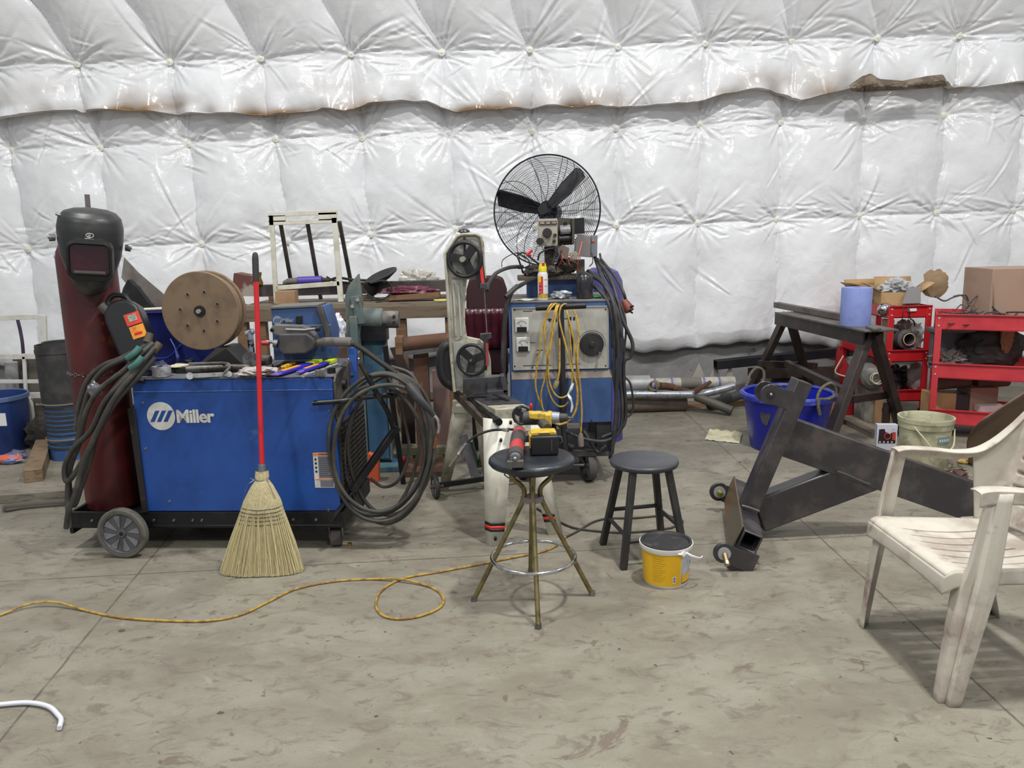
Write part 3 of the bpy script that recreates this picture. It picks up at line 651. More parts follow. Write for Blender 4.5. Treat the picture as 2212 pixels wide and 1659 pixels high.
prof = [(-0.212, 0.03, 0.10), (-0.200, 0.062, 0.12), (-0.16, 0.092, 0.14), (-0.09, 0.122, 0.15), (-0.02, 0.146, 0.155), (0.06, 0.158, 0.155), (0.12, 0.160, 0.150), (0.17, 0.150, 0.138), (0.197, 0.125, 0.112), (0.212, 0.08, 0.07), (0.220, 0.004, 0.0)]
def pinterp(t, k):
    x = t * (len(prof) - 1); i = min(int(x), len(prof) - 2); f_ = x - i; return prof[i][k] * (1 - f_) + prof[i + 1][k] * f_
def helf(u, v):
    ph = radians(-105 + 210 * u); z = pinterp(v, 0); a = pinterp(v, 1); d = pinterp(v, 2)
    return HM @ Vector((a * sin(ph) * (1 + 0.06 * cos(2 * ph)), -d * cos(ph) ** 1 if cos(ph) > 0 else -d * cos(ph), z))
b = B(); b.grid(helf, 44, 30); HB = mat('helmet_plastic', rgb(40, 41, 42), 0.42, c2=rgb(64, 62, 58), scale=7, mix=(0.5, 0.75), bump=0.05)
part('shell', b, HB, hel, solid=0.006, smooth=60)
def rrect(w, h, r, n=6, cx=0, cy=0):
    o_ = []
    for (sx, sy, a0) in ((1, 1, 0), (-1, 1, 90), (-1, -1, 180), (1, -1, 270)):
        for k in range(n + 1):
            a = radians(a0 + 90 * k / n); o_.append((cx + sx * (w / 2 - r) + r * cos(a), cy + sy * (h / 2 - r) + r * sin(a)))
    return o_
Mf = HM @ Matrix.Translation((0.008, -0.132, -0.022)) @ Matrix.Rotation(radians(90), 4, 'X')
b = B()
def framef(u, v):
    pr = rrect(0.215, 0.225, 0.06, 8); qr = rrect(0.168, 0.145, 0.02, 8); n_ = len(pr); i = int(u * n_) % n_
    z = [0.0, 0.045, 0.050, 0.030][min(3, int(v * 3 + 0.5))]; k = [0, 0.25, 0.75, 1][min(3, int(v * 3 + 0.5))]
    return Mf @ Vector((pr[i][0] * (1 - k) + qr[i][0] * k, pr[i][1] * (1 - k) + qr[i][1] * k, z))
b.grid(framef, 36, 3, closed_u=True); fr = part('lens_frame', b, BLK, hel, smooth=50)
b = B(); b.prism(rrect(0.172, 0.149, 0.012), 0.006, Mf, 0.026); part('lens', b, mat('purple_lens', rgb(44, 14, 34), 0.12, spec=0.8, c2=rgb(60, 18, 40), scale=8), fr)
b = B(); b.box((0, -0.058, 0.040), (0.14, 0.012, 0.008), Mf); part('lens_clip', b, mat('clip_grey', rgb(86, 84, 80), 0.5), fr)
for sx, dz in ((-1, 0.06), (1, 0.03)):
    b = B(); p = HM @ Vector((sx * 0.158, -0.01, dz)); q = HM @ Vector((sx * 0.184, -0.01, dz)); b.cyl(p, q, 0.016, 0.020, 14); b.cyl(q, HM @ Vector((sx * 0.190, -0.01, dz)), 0.008, seg=10); part('knob', b, STEEL, hel)
b = B(); b.cyl(HM @ Vector((-0.12, -0.05, 0.175)), HM @ Vector((-0.145, -0.055, 0.185)), 0.008, seg=10); part('knob', b, STEEL, hel)
b = B(); Mo = HM @ Matrix.Translation((0.012, -0.163, 0.088)) @ Matrix.Rotation(radians(83), 4, 'X')
b.tube([Mo @ Vector((0.017 * cos(a), 0.010 * sin(a) + 0.012, 0.002)) for a in [2 * pi * k / 20 for k in range(20)]], 0.0018, 6, closed=True)
b.text('///', Mo @ Matrix.Translation((-0.010, 0.006, 0.001)), 0.017, 0.001, bold=0.0004); b.text('Miller', Mo @ Matrix.Translation((-0.022, -0.012, 0.0015)), 0.017, 0.001, bold=0.0006)
part('emblem', b, PRINTW, hel)
b = B(); b.tube(spline([P(160, 556, 4.22), P(128, 560, 4.2), P(118, 552, 4.2), P(126, 546, 4.22)], 5), 0.009, 8, flat=0.3); tag(part('blue_strap', b, mat('blue_webbing', rgb(150, 170, 205), 0.6)), 'small pale blue strap poking out beside the welding helmet', 'strap')

# ------------------------------------------------------------------ black jug with red and yellow labels
JC = P(282, 710, 4.12); JM = Matrix.Translation(JC) @ Matrix.Rotation(radians(-17), 4, 'Y') @ Matrix.Rotation(radians(12), 4, 'Z') @ Matrix.Rotation(radians(-6), 4, 'X')
jg = thing('plastic_jug', 'black plastic jug with red and yellow labels leaning against the gas cylinder', 'jug', P(300, 790, 4.12))
b = B(); b.prism([(-0.085, -0.16), (0.085, -0.16), (0.09, 0.05), (0.085, 0.095), (0.055, 0.135), (0.02, 0.15), (-0.035, 0.15), (-0.08, 0.11), (-0.09, 0.06)], 0.13, JM @ Matrix.Rotation(radians(90), 4, 'X'), -0.065)
part('body', b, mat('jug_black', rgb(26, 27, 30), 0.38), jg, bevel=0.014, segs=3)
b = B(); b.tube([JM @ Vector(p) for p in spline([(-0.05, 0, 0.12), (-0.055, 0, 0.165), (-0.02, 0, 0.19), (0.03, 0, 0.17), (0.045, 0, 0.13)], 6)], 0.013, 10); part('handle', b, mat('jug_black', rgb(26, 27, 30), 0.38), jg)
b = B(); b.cyl(JM @ Vector((-0.075, 0, 0.12)), JM @ Vector((-0.095, 0, 0.16)), 0.026, 0.026, 20); part('cap', b, mat('cap_dust', rgb(70, 68, 66), 0.6), jg)
b = B(); b.box((0.045, -0.067, 0.035), (0.075, 0.003, 0.062), JM); la = part('red_label', b, mat('label_red', rgb(214, 62, 48), 0.5), jg, label='red printed label')
b = B(); b.box((0.045, -0.069, 0.040), (0.042, 0.002, 0.034), JM); part('label_print', b, mat('label_pale', rgb(172, 168, 150), 0.55, c2=rgb(90, 120, 110), scale=90), la)
b = B(); b.box((0.047, -0.067, -0.035), (0.072, 0.003, 0.066), JM); la = part('yellow_label', b, mat('label_amber', rgb(226, 152, 46), 0.5, c2=rgb(214, 96, 40), scale=22), jg, label='yellow and orange label')
b = B(); b.text('FLUX', JM @ Matrix.Translation((0.018, -0.0688, -0.035)) @ Matrix.Rotation(radians(90), 4, 'X'), 0.02, 0.0006) if False else b.box((0.045, -0.0688, -0.045), (0.04, 0.001, 0.012), JM); part('label_print', b, RED, la)

# ------------------------------------------------------------------ heavy cables over the left end of the machine
def strand(pxs, n=6): return spline([P(x, y, Y) for x, y, Y in pxs], n)
LC = [
 [(330, 742, 3.95), (310, 760, 3.90), (268, 800, 3.88), (215, 842, 3.90), (186, 890, 3.92), (170, 960, 3.95), (152, 1010, 3.96), (146, 1070, 3.96), (150, 1140, 3.93)],
 [(334, 752, 3.93), (300, 790, 3.87), (262, 828, 3.85), (225, 870, 3.86), (196, 930, 3.88), (158, 970, 3.9), (140, 1010, 3.92), (146, 1040, 3.92), (176, 1000, 3.9), (214, 930, 3.88), (250, 868, 3.86), (300, 812, 3.88), (334, 772, 3.93)],
 [(332, 762, 3.95), (290, 806, 3.86), (246, 862, 3.84), (214, 924, 3.84), (180, 1000, 3.85), (162, 1068, 3.85), (148, 1106, 3.85), (143, 1140, 3.88)],
 [(328, 738, 3.97), (280, 770, 3.95), (228, 796, 3.96), (196, 836, 3.97), (176, 900, 3.97), (168, 950, 3.97), (150, 1000, 3.98), (150, 1056, 3.98), (160, 1092, 3.98), (176, 1050, 3.97), (196, 990, 3.96), (216, 900, 3.95), (250, 836, 3.94), (300, 790, 3.94), (332, 764, 3.96)],
 [(318, 745, 3.99), (262, 774, 4.0), (222, 790, 4.0), (190, 820, 4.0), (172, 868, 4.0), (164, 930, 4.0)],
]
b = B()
for s_ in LC: b.tube(strand(s_, 8), 0.0135, 10)
wc_ = thing('welding_cable', 'thick dusty black welding cables draped in loops over the left cart end', 'cable', P(150, 1140, 3.9))
part('cable', b, DUSTC, wc_, smooth=60)
b = B()
for (x, y, Y) in ((290, 764, 3.87), (296, 785, 3.85)): b.tube(spline([P(x - 14, y + 10, Y + 0.01), P(x, y, Y), P(x + 12, y - 14, Y + 0.01)], 3), 0.0165, 10)
part('tape_wrap', b, mat('teal_tape', rgb(66, 110, 104), 0.6), wc_, label='teal tape wound on the cables')
b = B(); b.cyl(P(318, 740, 3.97), P(324, 720, 3.99), 0.022, 0.018, 16); b.cyl(P(330, 760, 3.94), P(345, 742, 3.97), 0.02, seg=16); part('cable_plug', b, mat('olive_plug', rgb(74, 66, 50), 0.7), wc_)
b = B(); b.crumple(P(205, 842, 3.93), (0.07, 0.05, 0.08), 3, 0.4); tag(part('plastic_scrap', b, mat('clear_scrap', rgb(120, 120, 130), 0.2, alpha=0.55)), 'scrap of clear plastic caught between the left cables', 'plastic scrap')

# ------------------------------------------------------------------ wooden reel
SPM = mat('hardboard', rgb(120, 100, 79), 0.7, c2=rgb(103, 86, 68), scale=7, c3=rgb(92, 66, 44), scale3=11, mix3=(0.64, 0.76))
sc_ = P(432, 672, 4.16); sn = V(-0.06, -1.0, 0.0).normalized(); SR = 83 / FPX * 4.27
sp = thing('wooden_reel', 'round brown wooden cable reel standing on edge on the blue machine', 'reel', V(sc_.x, sc_.y, 0.93))
MS = axis_matrix(sc_, sn)
for z_ in (-0.012, -0.095):
    b = B(); b.lathe([(0, -0.012), (SR - 0.004, -0.012), (SR, -0.008), (SR, 0.008), (SR - 0.004, 0.012), (0, 0.012)], MS @ Matrix.Translation((0, 0, z_)), 72); part('flange', b, SPM, sp)
b = B(); b.cyl(MS @ Vector((0, 0, -0.095)), MS @ Vector((0, 0, -0.01)), SR * 0.93, seg=64); part('drum', b, mat('drum_card', rgb(132, 108, 86), 0.75, c2=rgb(112, 92, 74), scale=5), sp)
b = B(); b.cyl(MS @ Vector((0, 0, 0)), MS @ Vector((0, 0, 0.012)), 0.030, 0.028, 24); hb = part('hub', b, BLK, sp)
b = B(); b.cyl(MS @ Vector((0, 0, 0.01)), MS @ Vector((0, 0, 0.026)), 0.013, 0.012, 6); part('hub_bolt', b, mat('pale_bolt', rgb(150, 148, 132), 0.5, 0.3), hb)
for k in range(8):
    a = radians(20 + 51.4 * k); p = MS @ Vector((0.105 * cos(a), 0.105 * sin(a), 0.0))
    if k < 7:
        b = B(); b.cyl(p, p + sn * 0.0035, 0.0098, seg=14); rv = part('bolt_hole', b, mat('hole_rim', rgb(150, 140, 130), 0.4, 0.5), sp); b = B(); b.cyl(p, p + sn * 0.0045, 0.0072, seg=12); part('hole', b, BLK, rv)
b = B(); zc = sc_.z - SR
for s in (1,): b.hexa([V(sc_.x - 0.08, 4.14, 0.934), V(sc_.x + 0.03 + s * 0.11 + 0.10, 4.14, 0.934), V(sc_.x + 0.03 + s * 0.11 + 0.10, 4.34, 0.934), V(sc_.x - 0.08, 4.34, 0.934), V(sc_.x + 0.03 + s * 0.085 - 0.04, 4.14, zc + 0.012), V(sc_.x + 0.03 + s * 0.085 + 0.02, 4.12, zc + 0.012), V(sc_.x + 0.03 + s * 0.085 + 0.02, 4.34, zc + 0.012), V(sc_.x + 0.03 + s * 0.085 - 0.02, 4.34, zc + 0.012)])
b.box((sc_.x + 0.03, 4.23, 0.945), (0.34, 0.22, 0.02)); 
tag(part('reel_stand', b, mat('stand_black', rgb(34, 32, 32), 0.6)), 'dark wedge cradle under the wooden cable reel', 'stand')

# ------------------------------------------------------------------ broom
br = thing('broom', 'corn broom with red handle standing in front of the blue welding machine', 'broom', G(565, 1236) + V(0, 0.02, 0))
bt_, tp_ = V(-1.262, 3.66, 0.48), None
hb0 = P(566, 1004, 3.70); ht0 = P(551, 545, 3.86); dirh = (ht0 - hb0).normalized(); Lh = (ht0 - hb0).length
b = B(); b.cyl(hb0 - dirh * 0.02, hb0 + dirh * (Lh - 0.14), 0.0125, 0.0125, 20); part('handle', b, mat('red_gloss', rgb(190, 26, 34), 0.22, coat=0.5, c2=rgb(150, 22, 30), scale=12, mix=(0.6, 0.7)), br, smooth=60)
b = B(); b.rings([(hb0 + dirh * (Lh - 0.14), 0.0155), (hb0 + dirh * (Lh - 0.03), 0.0155), (hb0 + dirh * (Lh - 0.008), 0.013), (hb0 + dirh * Lh, 0.006)], 18); part('grip', b, mat('grip_foam', rgb(52, 48, 52), 0.8, c2=rgb(40, 38, 40), scale=200), br, smooth=60)
b = B(); b.cyl(hb0 - dirh * 0.03, hb0 - dirh * 0.004, 0.022, 0.019, 20); b.cyl(hb0 - dirh * 0.006, hb0 + dirh * 0.004, 0.020, 0.018, 20); part('ferrule', b, mat('ferrule_grey', rgb(96, 104, 116), 0.45, 0.4), br)
# bristle head: thin fan, wider to the floor, slightly leaning
hk = [(1016, 27, 0.026), (1030, 30, 0.03), (1036, 27, 0.028), (1050, 48, 0.04), (1080, 80, 0.055), (1100, 92, 0.06), (1118, 103, 0.055), (1150, 122, 0.055), (1190, 152, 0.06), (1215, 170, 0.065), (1237, 176, 0.07)]
STRAW = mat('straw', rgb(200, 189, 150), 0.8, c2=rgb(168, 153, 112), scale=30, stretch=(9, 9, 0.5), mix=(0.4, 0.65), c3=rgb(206, 198, 160), scale3=55, bump=0.5, bscale=70)
def hkf(v):
    x = v * (len(hk) - 1); i = min(int(x), len(hk) - 2); f_ = x - i; return [hk[i][k] * (1 - f_) + hk[i + 1][k] * f_ for k in range(3)]
random.seed(4)
def brf(u, v):
    y, w, d = hkf(v); cxp = 566 + (y - 1016) * 0.004; a = 2 * pi * u; yd = 3.70 - 0.03 * v
    hw = w / 2 * yd / FPX * 1.03; c = P(cxp, y, yd)
    rid = 1 + 0.035 * sin(a * 47) * v + 0.05 * (noise.noise(Vector((cos(a) * 6, sin(a) * 6, v * 2))))
    return V(c.x + hw * rid * (abs(cos(a)) ** 0.8) * (1 if cos(a) > 0 else -1), c.y + d * rid * 0.9 * sin(a), max(c.z, 0.004))
b = B(); b.grid(brf, 190, 44, closed_u=True); part('bristles', b, STRAW, br, smooth=80)
b = B(); rs = random.Random(7)
for k in range(420):
    a = rs.uniform(0, 2 * pi); v0 = rs.uniform(0.45, 0.8); p0 = Vector(brf(a / 2 / pi, v0)); p1 = Vector(brf(a / 2 / pi + rs.uniform(-0.012, 0.012), 1.0)); cc = P(566, 1150, 3.68)
    out = V(p1.x - cc.x, (p1.y - cc.y) * 2, 0).normalized() * rs.uniform(0.0, 0.007); p1 = p1 + out; p1.z = rs.uniform(0.002, 0.02); pm = (p0 + p1) / 2 + out
    b.tube([p0, pm, p1], rs.uniform(0.0008, 0.0015), 4)
part('loose_straw', b, mat('straw_pale', rgb(206, 194, 150), 0.8), br)['kind'] = 'stuff'
for k, py in enumerate((1093, 1101, 1109, 1117, 1125)):
    v = None
    for q in range(200):
        if hkf(q / 199)[0] >= py - 1: v = q / 199; break
    pts = []
    for q in range(40):
        u = q / 40; p = Vector(brf(u, v)); c = P(566, py, 3.68); p.x = c.x + (p.x - c.x) * 1.012; p.y = c.y + (p.y - c.y) * 1.03; pts.append(p)
        pts[-1].z += -0.006 * (1 - abs(cos(2 * pi * u))) * (1 if k > 0 else 1)
    b = B(); b.tube(pts, 0.0017, 6, closed=True); part('stitching', b, mat('dark_thread', rgb(48, 44, 44), 0.7), br)
b = B(); c = P(566, 1034, 3.70)
b.ring(c, 0.032, 0.0022, (0, 0, 1), n=24, seg=6); b.tube(spline([c + V(0.03, -0.02, 0), c + V(0.045, -0.04, -0.02), c + V(0.07, -0.04, -0.09)], 5), 0.0014, 5); b.tube(spline([c + V(-0.03, -0.02, 0), c + V(-0.06, -0.04, -0.02), c + V(-0.085, -0.04, -0.09)], 5), 0.0012, 5); b.tube([c + V(-0.03, -0.02, 0), c + V(-0.05, -0.025, 0.01)], 0.0014, 5)
part('wire_tie', b, STEEL, br)
ZT = 0.936   # the machine's dusty lid
BRIGHT = mat('bright_tool_steel', rgb(186, 188, 192), 0.28, 0.45, c2=rgb(140, 140, 142), scale=30)
def one(name, b, m_, label, cat, **kw):
    grp = kw.pop('group', None); return tag(part(name, b, m_, None, **kw), label, cat, grp)
def L2(p, q): return (q - p).length
# ------------------------------------------------------------------ wire feeder on the machine
fd = thing('wire_feeder', 'small blue wire feeder with dusty drive housing on top of the big welding machine', 'wire feeder', G(650, 775, ZT))
FY = 4.34
def poly_at(pxs, Y): return [P(x, y, Y) for x, y in pxs]
def slab(b, pxs, Y, depth):
    f_ = poly_at(pxs, Y); k = [p + V(0, depth, 0) for p in f_]; n = len(f_)
    return b._faces(f_ + k, [tuple(range(n)), tuple(range(2 * n - 1, n - 1, -1))] + [(i, n + i, n + (i + 1) % n, (i + 1) % n) for i in range(n)])
b = B(); slab(b, [(585, 668), (690, 662), (700, 660), (717, 716), (717, 776), (592, 778)], FY, 0.20)
part('body', b, BLUE_OLD, fd, bevel=0.004)
b = B(); slab(b, [(583, 663), (686, 658), (686, 663), (583, 668)], FY - 0.01, 0.22); part('lid', b, DUST, fd, bevel=0.002)
b = B(); slab(b, [(683, 664), (694, 660), (712, 714), (712, 735), (702, 738), (702, 718)], FY - 0.02, 0.03); part('bracket', b, mat('grimy_plate', rgb(70, 66, 62), 0.6, 0.2), fd, bevel=0.002)
FM = frame_matrix(P(600, 700, FY), (1, 0, 0))
emblem(599, 692, 9.5, FY - 0.003, FM, fd, 'Miller', 0.030, mat('dim_print', rgb(130, 136, 140), 0.6), BLUE_OLD)
b = B(); slab(b, [(639, 683), (652, 682), (652, 699), (639, 700)], FY - 0.012, 0.014); part('switch', b, BLK, fd, bevel=0.002)
b = B(); b.tube([P(588, 705, FY - 0.01), P(715, 702, FY - 0.01)], 0.0018, 6); part('edge_trim', b, mat('dim_print', rgb(130, 136, 140), 0.6), fd)
b = B(); slab(b, [(585, 708), (592, 702), (650, 704), (664, 708), (678, 722), (680, 728), (603, 726), (592, 722), (584, 716)], 4.25, 0.07); part('drive_bracket', b, DUST, fd, bevel=0.004)
b = B(); b.cyl(P(588, 713, 4.245), P(588, 713, 4.25) + V(0, -0.012, 0), 0.010, seg=16); part('pivot_bolt', b, BLACKM, fd)
b = B(); b.tube([P(618, 712, 4.235), P(660, 713, 4.225), P(684, 710, 4.22)], 0.008, 10); lv = part('clamp_lever', b, STEEL, fd)
b = B(); b.cyl(P(682, 711, 4.22), P(692, 709, 4.22), 0.013, 0.015, 14); part('lever_knob', b, BLK, lv)
b = B(); slab(b, [(602, 722), (662, 721), (676, 731), (680, 741), (676, 754), (660, 764), (610, 766), (602, 758)], 4.19, 0.14)
part('drive_housing', b, mat('charcoal_case', rgb(58, 58, 60), 0.6, c2=rgb(74, 72, 70), scale=8), fd, bevel=0.008, segs=3)
b = B(); b.cyl(P(676, 741, 4.25), P(688, 740, 4.25), 0.018, seg=20); part('brass_collar', b, mat('brass', rgb(150, 120, 60), 0.4, 0.8), fd)
b = B(); b.cyl(P(575, 737, 4.25), P(602, 742, 4.25), 0.008, seg=12); b.cyl(P(592, 741, 4.25), P(600, 743, 4.25), 0.024, seg=18); part('spindle', b, STEEL, fd)
b = B(); b.cyl(P(566, 741, 4.25), P(582, 741, 4.25), 0.013, seg=14); part('red_fitting', b, mat('fitting_red', rgb(170, 40, 50), 0.45), fd)

# ------------------------------------------------------------------ gun lead, coil and torch on the cable arm
gl = thing('welding_gun_lead', 'long black welding gun lead coiled in big loops over the cable arm', 'welding gun', P(830, 1140, 3.98))
b = B(); b.rings([(P(688, 740, 4.25), 0.017), (P(700, 738, 4.25), 0.024), (P(756, 739, 4.2), 0.027), (P(760, 740, 4.2), 0.020)], 20); part('connector', b, DUST, gl)
sl = spline([P(758, 740, 4.2), P(786, 756, 4.15), P(822, 782, 4.08), P(856, 806, 4.02)], 10)
b = B(); b.tube(sl, 0.011, 10); part('sleeve', b, mat('sleeve_grey', rgb(58, 57, 54), 0.6), gl)
for_ = B()
for i in range(2, len(sl) - 1):
    for_.ring(sl[i], 0.0128, 0.0028, (sl[i + 1] - sl[i]), n=12, seg=5)
part('sleeve_ribs', for_, mat('sleeve_grey', rgb(58, 57, 54), 0.6), gl)
loops = [(818, 974, 108, 166, 3.90), (826, 955, 116, 150, 3.93), (808, 972, 96, 140, 3.96), (832, 962, 112, 130, 3.885), (822, 978, 100, 168, 4.00), (846, 958, 92, 150, 4.04)]
b = B(); path = []
rs = random.Random(3)
for k, (cx, cy, rx, ry, Y) in enumerate(loops):
    nx = loops[(k + 1) % len(loops)]
    for j in range(22):
        t = j / 22; a = pi / 2 + 2 * pi * t * -1 + 0.2; m1 = 1 - t if k < len(loops) - 1 else 1
        q = [loops[k][i] * (1 - t * (k < 5)) + nx[i] * t * (k < 5) for i in range(5)]
        sq = 1 + 0.03 * sin(3 * a + k)
        path.append(P(q[0] + q[2] * cos(a) * sq + 6 * sin(a), q[1] - q[3] * sin(a) * (1.0 if sin(a) > 0 else 1.03), q[4]))
b.tube(spline(path, 3), 0.0105, 10); part('cable', b, DUSTC, gl, smooth=60)
b = B(); b.tube(strand([(856, 806, 4.02), (890, 826, 4.03), (914, 862, 4.04), (926, 915, 4.04), (930, 960, 4.03), (922, 1010, 4.02)], 6), 0.0105, 10)
b.tube(strand([(845, 792, 4.12), (884, 806, 4.12), (906, 838, 4.12), (922, 880, 4.12), (908, 960, 4.12), (888, 1040, 4.1), (862, 1090, 4.08)], 6), 0.0095, 10)
b.tube(strand([(838, 812, 4.18), (860, 860, 4.18), (876, 920, 4.18), (884, 980, 4.18), (862, 1036, 4.18), (830, 1052, 4.18), (800, 1034, 4.18)], 6), 0.009, 10)
part('cable', b, DUSTC, gl, smooth=60)
b = B(); b.tube(spline([P(880, 832, 3.84), P(892, 848, 3.83), P(910, 868, 3.82), P(928, 886, 3.82), P(938, 898, 3.82)], 5), 0.019, 12, flat=0.75, rad=lambda t: 1.0 + 0.25 * sin(t * 5)); part('handle', b, mat('gun_grip', rgb(46, 47, 50), 0.55, c2=rgb(62, 61, 60), scale=12), gl)
b = B(); b.tube(spline([P(936, 896, 3.82), P(945, 906, 3.82), P(948, 922, 3.82), P(945, 938, 3.82)], 6), 0.0085, 12); part('neck', b, CHROME, gl)
b = B(); b.cyl(P(945, 936, 3.82), P(938, 968, 3.82), 0.0105, 0.0085, 16); part('nozzle', b, mat('copper', rgb(150, 104, 72), 0.4, 0.8, c2=rgb(110, 84, 66), scale=30), gl)

# ------------------------------------------------------------------ clutter on the machine lid
def lie(px, py, r): return G(px, py, ZT + r)
cr = thing('blue_crate', 'dark blue plastic crate behind the jug on the welding machine', 'crate', V(P(352, 700, 4.46).x, 4.47, ZT))
X0, X1 = P(298, 730, 4.4).x, P(462, 730, 4.4).x
b = B(); cxm = (X0 + X1) / 2; wz = P(350, 667, 4.44).z - 0.012 - ZT - 0.005
for c_, s_ in (((cxm, 4.385, ZT + wz / 2), (X1 - X0, 0.008, wz)), ((cxm, 4.535, ZT + wz / 2), (X1 - X0, 0.008, wz)), ((X0, 4.46, ZT + wz / 2), (0.008, 0.158, wz)), ((X1, 4.46, ZT + wz / 2), (0.008, 0.158, wz)), ((cxm, 4.46, ZT + 0.004), (X1 - X0, 0.158, 0.008))): b.box(c_, s_)
NAVY = mat('navy_plastic', rgb(18, 28, 96), 0.4, c2=rgb(24, 38, 120), scale=6)
part('body', b, NAVY, cr)
b = B(); b.tube([V(X0, 4.38, ZT + wz), V(X1, 4.38, ZT + wz), V(X1, 4.54, ZT + wz), V(X0, 4.54, ZT + wz)], 0.007, 8, closed=True); part('rim', b, NAVY, cr)
b = B(); b.tube(spline([V(X0 + 0.06, 4.375, ZT + 0.15), V(X0 + 0.07, 4.37, ZT + 0.06), V(X0 + 0.17, 4.37, ZT + 0.05), V(X0 + 0.25, 4.375, ZT + 0.12)], 5), 0.006, 8); part('handle', b, mat('navy_light', rgb(34, 60, 150), 0.4), cr)
b = B(); b.cyl(P(290, 670, 4.44), P(430, 664, 4.44), 0.010, seg=16); one('white_pipe', b, mat('cream_pvc', rgb(216, 212, 196), 0.4), 'thin cream plastic pipe lying across the blue crate', 'pipe')
b = B(); b.crumple(V(cxm - 0.03, 4.46, ZT + 0.15), (0.2, 0.1, 0.16), 5, 0.6, 3, 4); one('tangled_wire', b, mat('dark_junk', rgb(40, 40, 44), 0.5, 0.4, c2=rgb(110, 112, 116), scale=30, mix=(0.55, 0.7)), 'tangle of dark wire heaped in the blue crate', 'wire')
b = B(); slab(b, [(268, 556), (300, 590), (352, 634), (400, 700), (360, 720), (308, 656), (262, 600)], 4.85, 0.006); b.beam(P(330, 680, 4.87), V(P(330, 680, 4.87).x, 4.87, 0.0), 0.12, 0.006); one('sheet_metal_offcut', b, mat('grey_sheet', rgb(132, 126, 120), 0.55, 0.2, c2=rgb(112, 106, 102), scale=4), 'grey pointed sheet metal offcut leaning behind the welding machine', 'sheet metal')
b = B(); slab(b, [(276, 604), (266, 622), (258, 652), (270, 672), (300, 700), (350, 720), (350, 690), (318, 652), (296, 622)], 4.80, 0.05); b.beam(P(310, 690, 4.82), V(P(310, 690, 4.82).x, 4.82, 0), 0.1, 0.03); one('rubber_flap', b, mat('flap_black', rgb(30, 30, 34), 0.6, c2=rgb(90, 88, 88), scale=8, mix=(0.55, 0.7)), 'curved black rubber sheet standing behind the blue crate', 'rubber sheet')
b = B(); c = lie(350, 812, 0); b.lathe([(0.044, 0), (0.047, 0), (0.047, 0.050), (0.044, 0.052), (0.036, 0.050), (0.036, 0.01), (0.0, 0.01)], Matrix.Translation(c), 32); one('hole_saw', b, BRIGHT, 'short chrome ring shaped hole saw at the left front corner of the lid', 'hole saw')
b = B(); c = lie(334, 812, 0.0); b.cyl(lie(372, 796, 0.02), lie(408, 797, 0.02), 0.013, seg=16); b.rings([(lie(404, 798, 0.022), 0.020), (lie(500, 794, 0.022), 0.022), (lie(540, 793, 0.022), 0.016)], 20); one('steel_tube', b, mat('oily_steel', rgb(92, 90, 88), 0.4, 0.6, c2=rgb(58, 52, 48), scale=14, mix=(0.4, 0.6)), 'short oily steel tube lying on the lid behind the bent bar', 'tube')
b = B(); b.tube([lie(408, 786, 0.05), lie(480, 784, 0.05), lie(494, 786, 0.05), lie(496, 794, 0.048), lie(475, 815, 0.012)], 0.007, 6); one('bent_bar', b, DUST, 'dusty bar bent into a hook lying on the machine lid', 'bar')
b = B(); b.beam(lie(408, 812, 0.010), lie(496, 808, 0.010), 0.030, 0.018, side=(0, 1, 0)); b.cyl(lie(410, 812, 0.003), lie(410, 812, 0.018), 0.018, seg=18); b.cyl(lie(494, 808, 0.003), lie(494, 808, 0.018), 0.016, seg=18); one('spanner', b, BRIGHT, 'flat chrome wrench at the front edge of the machine lid', 'wrench')
b = B(); b.crumple(lie(338, 796, 0.03), (0.12, 0.1, 0.07), 11, 0.45, 3); one('shop_rag', b, mat('rag_navy', rgb(52, 54, 78), 0.9), 'crumpled dark navy rag beside the ring shaped hole saw', 'rag')
b = B(); b.rings([(lie(386, 790, 0.01), 0.011), (P(384, 770, 4.20), 0.009), (P(378, 750, 4.22), 0.004), (P(368, 732, 4.24), 0.003)], 12); one('blue_brush', b, mat('periwinkle', rgb(74, 84, 168), 0.5), 'slim blue pointed brush handle standing left of the reel', 'brush')
b = B(); b.crumple(lie(414, 776, 0.03), (0.13, 0.08, 0.05), 14, 0.3, 3); one('green_glove', b, mat('glove_green', rgb(58, 70, 56), 0.9), 'dull green work glove tucked under the reel', 'glove')
b = B(); b.rings([(lie(424, 776, 0.03), 0.014), (lie(436, 772, 0.035), 0.017), (lie(439, 771, 0.036), 0.010)], 16); one('marker_cap', b, mat('cap_lilac', rgb(150, 162, 220), 0.4), 'pale blue rounded cap under the reel', 'cap')
b = B(); b.crumple(lie(392, 792, 0.025), (0.14, 0.09, 0.03), 15, 0.4, 3); one('paper_scrap', b, mat('paper_cream', rgb(196, 190, 168), 0.8, c2=rgb(150, 140, 110), scale=12), 'crumpled cream paper scrap beside the blue brush', 'paper')
b = B(); b.crumple(lie(556, 803, 0.022), (0.20, 0.13, 0.045), 21, 0.35, 4, 3); one('parts_bag', b, mat('bag_print', rgb(168, 160, 156), 0.4, c2=rgb(96, 84, 80), scale=14, mix=(0.5, 0.62), c3=rgb(190, 70, 66), scale3=22, mix3=(0.64, 0.7)), 'crumpled plastic parts bag with red print behind the broom handle', 'plastic bag')
b = B(); f_ = [P(520, 808, 3.93), P(556, 816, 3.92), P(554, 826, 3.92)]; 
